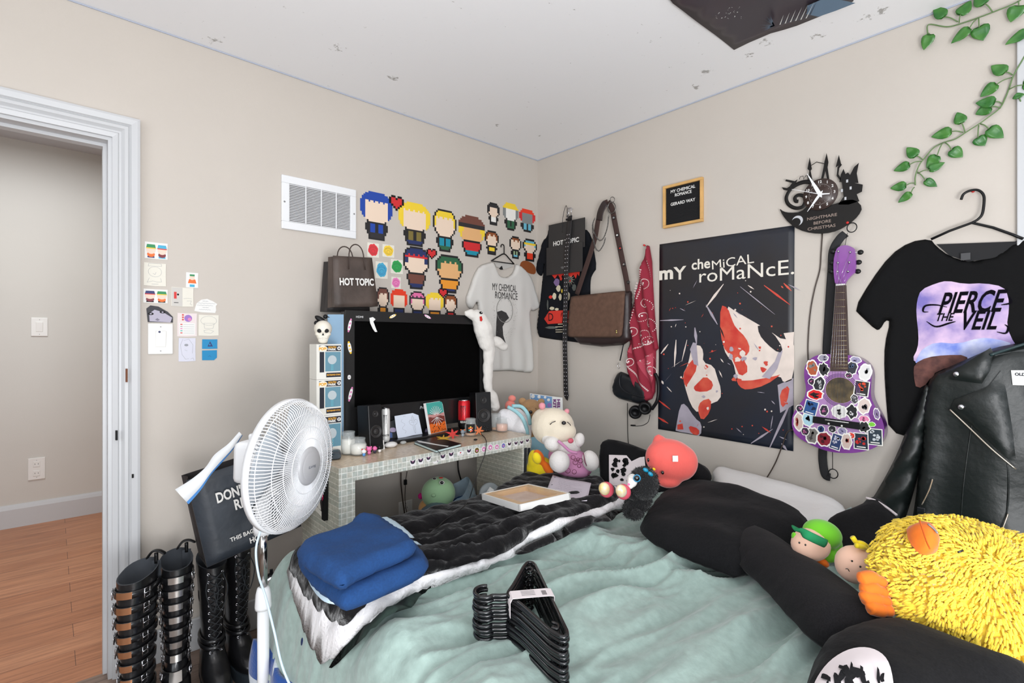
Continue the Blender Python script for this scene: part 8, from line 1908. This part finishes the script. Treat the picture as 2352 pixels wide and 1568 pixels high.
b = MB(); pq = [PD(1098,1160,2.40), PD(1125,1118,2.42), PD(1150,1135,2.40), PD(1118,1165,2.36)]; b.add(pq+[p+AF*.004 for p in pq], [(0,1,2,3),(7,6,5,4),(0,4,5,1),(1,5,6,2),(2,6,7,3),(3,7,4,0)], m_paper); tag(b.build('loose_paper'), 'white paper corner sticking up behind the canvas frame', 'paper')
# coral plush cat: plain face
D5 = 1.98
t = thing('plush_cat', PD(1540,1110,D5), 'large coral pink plush cat head with small ears beside the poster', 'plush toy')
b = MB(); ellb(b, 1541, 1056, D5, (60,42,48), m_coral, 18); ellb(b, 1562, 1062, D5, (40,36,42), m_coral, 18); ellb(b, 1516, 1022, D5+.02, (17,15,26), m_coral, -12); ellb(b, 1578, 1058, D5+.02, (16,14,24), m_coral, 50); ellb(b, 1535, 1100, D5, (30,26,20), m_coral)
remesh(b.build('head', t), .007, 6)
part(t, 'eye', [(1489,1056,D5-.045,(2.6,3,4.6))], m_nose); part(t, 'eye', [(1522,1085,D5-.062,(3.4,3,4.4))], m_nose); part(t, 'nose', [(1502,1077,D5-.058,(4.2,3,3),35)], mat('yellow_button', (242,200,30), .5))
b = MB(); b.box(Frame(PD(1551,1053,D5-.075), AX, (AF*.05+Vector((0,0,1))), None), -.010, .010, -.011, .011, -.004, .002, m_paper); b.build('paper_tag', t)
# black plush dog with sparkly feet and teal bow
D6 = 1.78
t = thing('plush_dog', PD(1470,1180,D6), 'black furry plush dog with big blue-rimmed eye and teal bow on the bed', 'plush toy')
def furry(t, nm, lst, m, n=700, L=.009, seed=3, vox=.006):
    rf = random.Random(seed); b = MB()
    for q in lst: ellb(b, *q[:4], m, *(q[4:] or ()), seg=(20,14))
    o = b.build(nm, t); org = t.location; f = MB()
    for q in lst:
        p = PD(q[0], q[1], q[2]); s = q[2]/F_PX; M_ = Matrix((AX, AF, Vector((0,0,1)))).transposed()
        if len(q) > 4: M_ = M_ @ Matrix.Rotation(R(q[4]), 3, 'Y')
        for k in range(n):
            v = Vector((rf.gauss(0,1), rf.gauss(0,1), rf.gauss(0,1))).normalized(); a = p+M_ @ Vector((v.x*q[3][0]*s, v.y*q[3][1]*s, v.z*q[3][2]*s)); d = ((M_ @ v)+Vector((rf.gauss(0,.5), rf.gauss(0,.5), rf.gauss(0,.5)-.4))).normalized(); e = d.orthogonal().normalized()*.0016
            f.add([a-e-d*.002, a+e-d*.002, a+d*L*rf.uniform(.6,1.2)], [(0,1,2)], m)
    f.build('fur', t); return o
furry(t, 'body', [(1466,1145,D6+.01,(30,26,34)), (1455,1170,D6,(24,22,22))], m_blackfur, 900); furry(t, 'head', [(1478,1110,D6-.03,(34,30,38))], m_blackfur, 1300, seed=5)
part(t, 'muzzle', [(1452,1103,D6-.06,(12,14,16)), (1447,1115,D6-.07,(8,9,8))], m_whitep, .004); part(t, 'eye', [(1463,1098,D6-.105,(9,5,9))], mat('eye_blue_ring', (60,150,196), .2)); part(t, 'pupil', [(1463,1098,D6-.118,(6.5,4,6.5))], m_nose)
b = MB(); m_teal2 = mat('teal_satin', (16,130,164), .35)
for dx, dy, ro in ((-5,-3,30),(6,6,40)): ellb(b, 1488+dx, 1082+dy, D6-.09, (7,4,4.5), m_teal2, ro)
b.build('bow', t)
for k, (x, y) in enumerate(((1393,1124),(1432,1129))):
    p = part(t, 'foot', [(x,y,D6-.04-.04*k,(17,15,18),-15)], mat('rose_velour', (216,84,104), .6)); part(t, 'foot_sole', [(x-5,y-2,D6-.068-.04*k,(13,9,15),-15)], mat('iridescent_gold', (236,206,130), .3, .3, col2=(236,226,214), vscale=40))
furry(t, 'leg', [(1450,1135,D6-.02,(22,16,12),20), (1462,1180,D6-.04,(14,14,12))], m_blackfur, 400, seed=9)
part(t, 'nose', [(1444,1112,D6-.115,(3,2,2.4))], m_pf)
# small doll plushes between the pillows
m_skinp = mat('peach_felt', (240,196,172), .9, sheen=.3)
D7 = 1.36
t = thing('doll_plush', PD(1880,1290,D7), 'plush doll with a lime green flapped cap behind the charcoal bolster', 'plush toy'); m_lime = mat('lime_felt', (112,200,40), .9, sheen=.4)
part(t, 'face', [(1862,1250,D7,(42,36,36))], m_skinp); part(t, 'cap', [(1888,1226,D7+.015,(42,38,32),12), (1905,1250,D7+.03,(26,28,36)), (1906,1275,D7,(18,16,17))], m_lime, .005)
b = MB(); b.tube(spl([PD(1825,1212,D7-.015), PD(1850,1226,D7-.060), PD(1872,1237,D7-.065), PD(1896,1248,D7-.05)], 6), .0115, mat('dark_green_felt', (20,128,78), .9), 10, flat=(AF, .4)); b.build('brim', t)
part(t, 'collar', [(1888,1290,D7,(16,14,10),35)], m_op); part(t, 'ear_flap', [(1824,1232,D7+.01,(5,8,10))], m_lime)
part(t, 'eye', [(1836,1246,D7-.042,(2,2,2.5))], m_nose); part(t, 'eye', [(1850,1251,D7-.046,(2,2,2.5))], m_nose)
D8 = 1.24
t = thing('doll_plush', PD(1965,1330,D8), 'bald peach plush doll with a yellow tuft beside the orange plush feet', 'plush toy')
part(t, 'head', [(1964,1296,D8,(42,38,42))], m_skinp)
b = MB(); b.tube(spl([PD(1998,1270,D8), PD(1985,1252,D8-.01), PD(1968,1246,D8-.01), PD(1958,1233,D8-.01)], 5), [.008]*10+[.006]*6, m_yp, 8); b.tube(spl([PD(1996,1260,D8), PD(1980,1256,D8-.02), PD(1966,1252,D8-.025)], 4), .006, m_yp, 8); b.build('hair_tuft', t)
part(t, 'eye', [(1957,1288,D8-.040,(2.4,2,2.4))], m_nose); part(t, 'eye', [(1976,1301,D8-.040,(2.4,2,2.4))], m_nose)
b = MB(); b.tube(spl([PD(1942,1306,D8-.034), PD(1947,1306,D8-.036), PD(1951,1312,D8-.038)], 3), .0010, m_nose, 5); b.tube([PD(1988,1290,D8-.036), PD(1991,1306,D8-.034)], .0012, m_nose, 5); b.build('mouth', t)
# big shaggy yellow duck
dk = thing('plush_duck', PD(2180,1400,1.08), 'huge shaggy yellow plush duck with orange beak and feet lying on the pillows', 'plush toy')
m_shag = mat('shag_yellow', (240,208,66), .85, sheen=.3, var=.07, vscale=30); m_felt = mat('duck_orange', (230,114,24), .9, bump=.4, bscale=300, dist=.0008, sheen=.3)
DFr = Frame(PD(2190,1350,1.10), AX, (Vector((0,0,1))*.62+AF*.78)); 
if DFr.n.dot(CAM-DFr.o) < 0: DFr.n = -DFr.n
dout = smoothpoly(DFr.uvs([(2002,1262),(2030,1220),(2075,1198),(2140,1188),(2200,1192),(2260,1215),(2320,1238),(2400,1250),(2520,1300),(2560,1420),(2500,1520),(2380,1535),(2300,1520),(2230,1480),(2170,1455),(2110,1438),(2060,1400),(2030,1350),(2008,1300)]), 2)
dout = orient(dout); b = MB(); puff(b, DFr, dout, .055, m_shag, .014, rnd=.12, back=.6, wr=.01, ws=9); b.build('body', dk)
vs = list(b.v); nfront = len(vs)//2
b2 = MB(); rf = random.Random(4); fs = [f for f in b.f]; cen = sum(vs, Vector())/len(vs)
import bisect
ars = []; tot = 0
for f in fs:
    a_ = (vs[f[1]]-vs[f[0]]).cross(vs[f[2]]-vs[f[0]]).length/2; tot += a_; ars.append(tot)
for k in range(7500):
    f = fs[min(len(fs)-1, bisect.bisect(ars, rf.random()*tot))]; r1, r2 = rf.random(), rf.random()
    if r1+r2 > 1: r1, r2 = 1-r1, 1-r2
    A0, B0, C0 = vs[f[0]], vs[f[1]], vs[f[2]]; p = A0+(B0-A0)*r1+(C0-A0)*r2; n_ = (B0-A0).cross(C0-A0).normalized()
    if n_.dot(p-cen) < 0: n_ = -n_
    if n_.dot(CAM-p) < -.3*(CAM-p).length: continue
    g_ = Vector((0,0,-1)); out_ = (p-cen); out_ = (out_-n_*out_.dot(n_)); out_ = out_.normalized() if out_.length > 1e-4 else g_
    w_ = noise.noise_vector(p*14)
    d1 = (n_*.9+out_*.4+w_*.9+Vector((rf.gauss(0,.25), rf.gauss(0,.25), rf.gauss(0,.25)))).normalized(); d2 = (d1*.4+out_*.7+g_*.45+w_*.6).normalized(); L = rf.uniform(.014,.021)
    b2.tube([p-n_*.003, p+d1*L*.5, p+d1*L*.5+d2*L*.6], [.0023,.0026,.0019], m_shag, 5)
fz = b2.build('shag_strands', dk); fz['kind'] = 'stuff'
def dp(x, y, lift): 
    u, v = DFr.uv(x, y, .05); return DFr.P(u, v, .055+lift)
b = MB(); bx = [DFr.uv(x, y, .07) for x, y in ((2085,1206),(2110,1196),(2140,1208),(2162,1242),(2156,1266),(2125,1272),(2100,1250),(2088,1228))]; puff(b, DFr, orient(smoothpoly(bx, 1)), .042, m_felt, .008, n0=.062, rnd=.045, back=.5, fn=lambda u, v: 0); b.build('beak', dk)
b = MB(); b.tube(spl([DFr.P(*DFr.uv(x, y, .09), .104) for x, y in ((2105,1203),(2112,1225),(2120,1250),(2128,1268))], 5), .0015, mat('beak_seam', (200,84,14), .9), 6); b.tube(spl([DFr.P(*DFr.uv(x, y, .09), .103) for x, y in ((2124,1210),(2138,1222),(2146,1232))], 4), .002, m_grey_, 6); b.build('beak_stitching', dk)
for y0_, (pts) in enumerate((((2030,1338),(2000,1326),(1978,1330)),((2034,1362),(2005,1352),(1984,1356)),((2040,1382),(2010,1376),(1984,1372)),((2046,1402),(2020,1400),(1998,1394)))):
    b = MB(); b.tube(spl([PD(x, y, 1.10-.01*y0_) for x, y in pts]+[PD(pts[-1][0]-8, pts[-1][1]+2, 1.10-.01*y0_)], 5), [.012]*4+[.015]*7+[.012,.010,.008,.004,.001], m_felt, 10); b.build('toe', dk)
b = MB(); b.tube([PD(2200,1268,1.03), PD(2212,1264,1.03)], .002, m_nose, 6); b.build('eye_stitch', dk)
# canvas turned face down on the black blanket
fr = Frame(onbed(1190,1135,.05,HQ), onbed(1266,1158,.05,HQ)-onbed(1180,1178,.05,HQ), (0,1,0)); c4 = [onbed(x, y, .062, HQ) for x, y in ((1107,1147),(1193,1175),(1267,1146),(1192,1120))]
o_ = c4[0]; u_ = (c4[1]-c4[0]).normalized(); nn = (c4[1]-c4[0]).cross(c4[3]-c4[0]).normalized(); fr = Frame(o_, u_, nn.cross(u_), nn); W2 = (c4[1]-c4[0]).length; H2 = (c4[3]-c4[0]).length
t = thing('canvas_back', (o_+c4[2])/2, 'stretched canvas lying face down showing its wooden frame on the black blanket', 'canvas')
b = MB(); m_pine = mat('pine_bar', (222,184,136), .6, var=.08, vscale=20)
for a, c, d, e in ((0,W2,0,.006),(0,W2,H2-.006,H2),(0,.006,0,H2),(W2-.006,W2,0,H2)): b.box(fr, a, c, d, e, 0, .024, m_paper)
b.quad(fr, 0, W2, 0, H2, .001, m_paper); b.build('canvas', t)
b = MB(); k_ = .034
for a, c, d, e in ((.006,W2-.006,.006,k_),(.006,W2-.006,H2-k_,H2-.006),(.006,k_,k_,H2-k_),(W2-k_,W2-.006,k_,H2-k_)): b.box(fr, a, c, d, e, .004, .022, m_pine)
b.build('stretcher_bars', t)
b = MB(); b.quad(fr, k_, W2-k_, k_, H2-k_, .004, mat('stained_canvas', (222,200,186), .8, col2=(206,178,160), vscale=14)); b.quad(fr, .006, W2-.006, .006, H2-.006, .0232, mat('film_wrap', (235,236,238), .05, alpha=.12)); b.build('stained_back', t)
# lined paper sheet
t = thing('lined_paper', onbed(1305,1120,.04,HQ), 'punched sheet of lined paper with pencil notes on the black blanket', 'paper')
q4 = [onbed(x, y, .068, HQ) for x, y in ((1250,1143),(1348,1148),(1358,1111),(1270,1090))]; u_ = (q4[1]-q4[0]).normalized(); nn = u_.cross(q4[3]-q4[0]).normalized(); fr = Frame(q4[0], u_, nn.cross(u_), nn)
def LP(x, y): a = q4[0].lerp(q4[1], x); c = q4[3].lerp(q4[2], x); return a.lerp(c, y)+nn*.004*math.sin(x*5+y*3)
b = MB(); b.grid(LP, 10, 10, mat('lilac_paper', (216,208,220), .7)); o = b.build('sheet', t); o.modifiers.new('thickness', 'SOLIDIFY').thickness = .0005
b = MB()
for k in range(9):
    y = .12+.09*k; e = .9 if k % 3 else .5; P3 = [LP(.2+.7*e*j/14, y+.012*math.sin(j*2.3+k)) for j in range(15)]
    for i in range(14): a, c = P3[i]+nn*.0012, P3[i+1]+nn*.0012; w_ = nn.cross(c-a).normalized()*.0007; b.add([a-w_, c-w_, c+w_, a+w_], [(0,1,2,3)], m_ink)
b.build('pencil_writing', t)
b = MB()
for y in (.12,.5,.88): c = LP(.08, y)+nn*.001; b.add([c+fr.u*.004*math.cos(j*PI/4)+fr.v*.004*math.sin(j*PI/4) for j in range(8)], [tuple(range(8))], m_black)
b.build('punched_holes', t)
b = MB(); c = onbed(1357,1155,.04,HQ); b.ell(c, (.012,.006,.004), m_paper); tag(b.build('paper_crumb'), 'tiny white crumb of paper on the black blanket', 'paper scrap')
b = MB(); c = onbed(695,1479,.004,H0); b.ell(c, (.004,.010,.018), mat('navy_lint', (24,40,84), .9)); tag(b.build('fabric_patch'), 'small navy spot on the green blanket near its hanging corner', 'patch')
# ---- stack of black hangers
hx = lambda x, y, z: PZ(x, y, z)
m_hang = mat('hanger_black', (16,17,20), .22, coat=.3)
Zt = BZ+.125; NH = 10
o_ = PZ(1168,1366,Zt); e_ = PZ(1222,1291,Zt); g_ = PZ(1303,1462,Zt); hkk = PZ(1110,1368,Zt)
mid = (e_+g_)/2; U_ = (g_-e_); Wl = U_.length; U_.normalize(); V_ = Vector((0,0,1)).cross(U_).normalized()
if V_.dot(o_-mid) < 0: V_ = -V_
hn = (o_-mid).dot(V_); ou = (o_-mid).dot(U_)
HR = .0048
def hpt(u, v, z): return mid+U_*u+V_*v+Vector((0,0,z))
proto = None
hs = thing('hanger_bundle_card', mid, 'x', 'x'); bpy.data.objects.remove(hs)
labs = ['topmost black plastic hanger of the stack on the green blanket']+['black plastic hanger inside the stack on the green blanket']*(NH-2)+['lowest black plastic hanger of the stack, touching the green blanket']
for k in range(NH):
    z = -k*.0108; jx = .004*math.sin(k*1.7)
    if k == 0:
        hg = thing('clothes_hanger', mid, labs[0], 'hanger', 'black hangers stacked on the bed')
        b = MB(); w = Wl/2
        L = [hpt(-w+.012,-.004,0), hpt(w-.012,-.004,0)]
        fr_ = spl([hpt(w-.02,-.004,0), hpt(w-.004,0,0), hpt(w,.010,0), hpt(w-.012,.020,0), hpt(w-.03,.030,0)], 4)
        sh1 = spl([hpt(w-.03,.030,0), hpt(ou+.05,hn-.022,0), hpt(ou+.012,hn-.002,0), hpt(ou,hn,0), hpt(ou-.012,hn-.002,0), hpt(ou-.05,hn-.022,0), hpt(-w+.03,.030,0)], 4)
        fr2 = spl([hpt(-w+.03,.030,0), hpt(-w+.012,.020,0), hpt(-w,.010,0), hpt(-w+.004,0,0), hpt(-w+.02,-.004,0)], 4)
        b.tube([hpt(-w+.02,-.004,0), hpt(w-.02,-.004,0)]+fr_[1:]+sh1[1:]+fr2[1:], HR, m_hang, 8, closed=True); b.build('frame', hg)
        b = MB(); rr2 = .024; c0 = (ou-.0, hn+.055)
        hk_ = [hpt(ou, hn, 0), hpt(ou, hn+.020, 0)]+[hpt(ou-rr2+rr2*1.15*math.cos(a), hn+.052+rr2*math.sin(a), 0) for a in [R(-40+i*20) for i in range(13)]]
        b.tube(spl(hk_, 3), HR, m_hang, 8); b.build('hook', hg)
        b = MB()
        for sg in (-1, 1): b.tube(spl([hpt(sg*(w-.035),.024,0), hpt(sg*(w-.03),.012,0), hpt(sg*(w-.045),.008,0), hpt(sg*(w-.055),.018,0)], 4), HR*.7, m_hang, 6)
        b.build('strap_hooks', hg); proto = hg
    else:
        c = proto.copy(); COL.objects.link(c); c.location = proto.location+Vector((jx, jx*.5, z)); c['label'] = labs[k]
        for ch in list(proto.children):
            d = ch.copy(); COL.objects.link(d); d.parent = c
t = thing('hanger_sleeve', hpt(.03,.03,0), 'white printed paper sleeve wrapped round the stack of black hangers', 'paper sleeve')
b = MB(); a0, a1 = -.012, .024
s3 = [(-.010,-.12),(-.011,.006),(.0,.0075),(.085,.0075),(.09,-.002),(.09,-.035)]
for (v1_, z1_), (v2_, z2_) in zip(s3[:-1], s3[1:]): b.add([hpt(a0, v1_, z1_), hpt(a1, v1_, z1_), hpt(a1, v2_, z2_), hpt(a0, v2_, z2_)], [(0,1,2,3)], m_print)
o = b.build('sleeve', t); o.modifiers.new('thickness', 'SOLIDIFY').thickness = .0008
b = MB()
for k in range(7): v_ = .012+.002*k*.8; b.add([hpt(a0+.010+.003*0, .004+k*.0016, .0088), hpt(a1-.006, .004+k*.0016, .0088), hpt(a1-.006, .0048+k*.0016, .0088), hpt(a0+.010, .0048+k*.0016, .0088)], [(0,1,2,3)], m_black)
for k in range(4): b.add([hpt(a0+.006+.006*k, .030, .0088), hpt(a0+.0075+.006*k, .030, .0088), hpt(a0+.0075+.006*k, .062, .0088), hpt(a0+.006+.006*k, .062, .0088)], [(0,1,2,3)], m_grey_)
b.build('barcode_print', t)
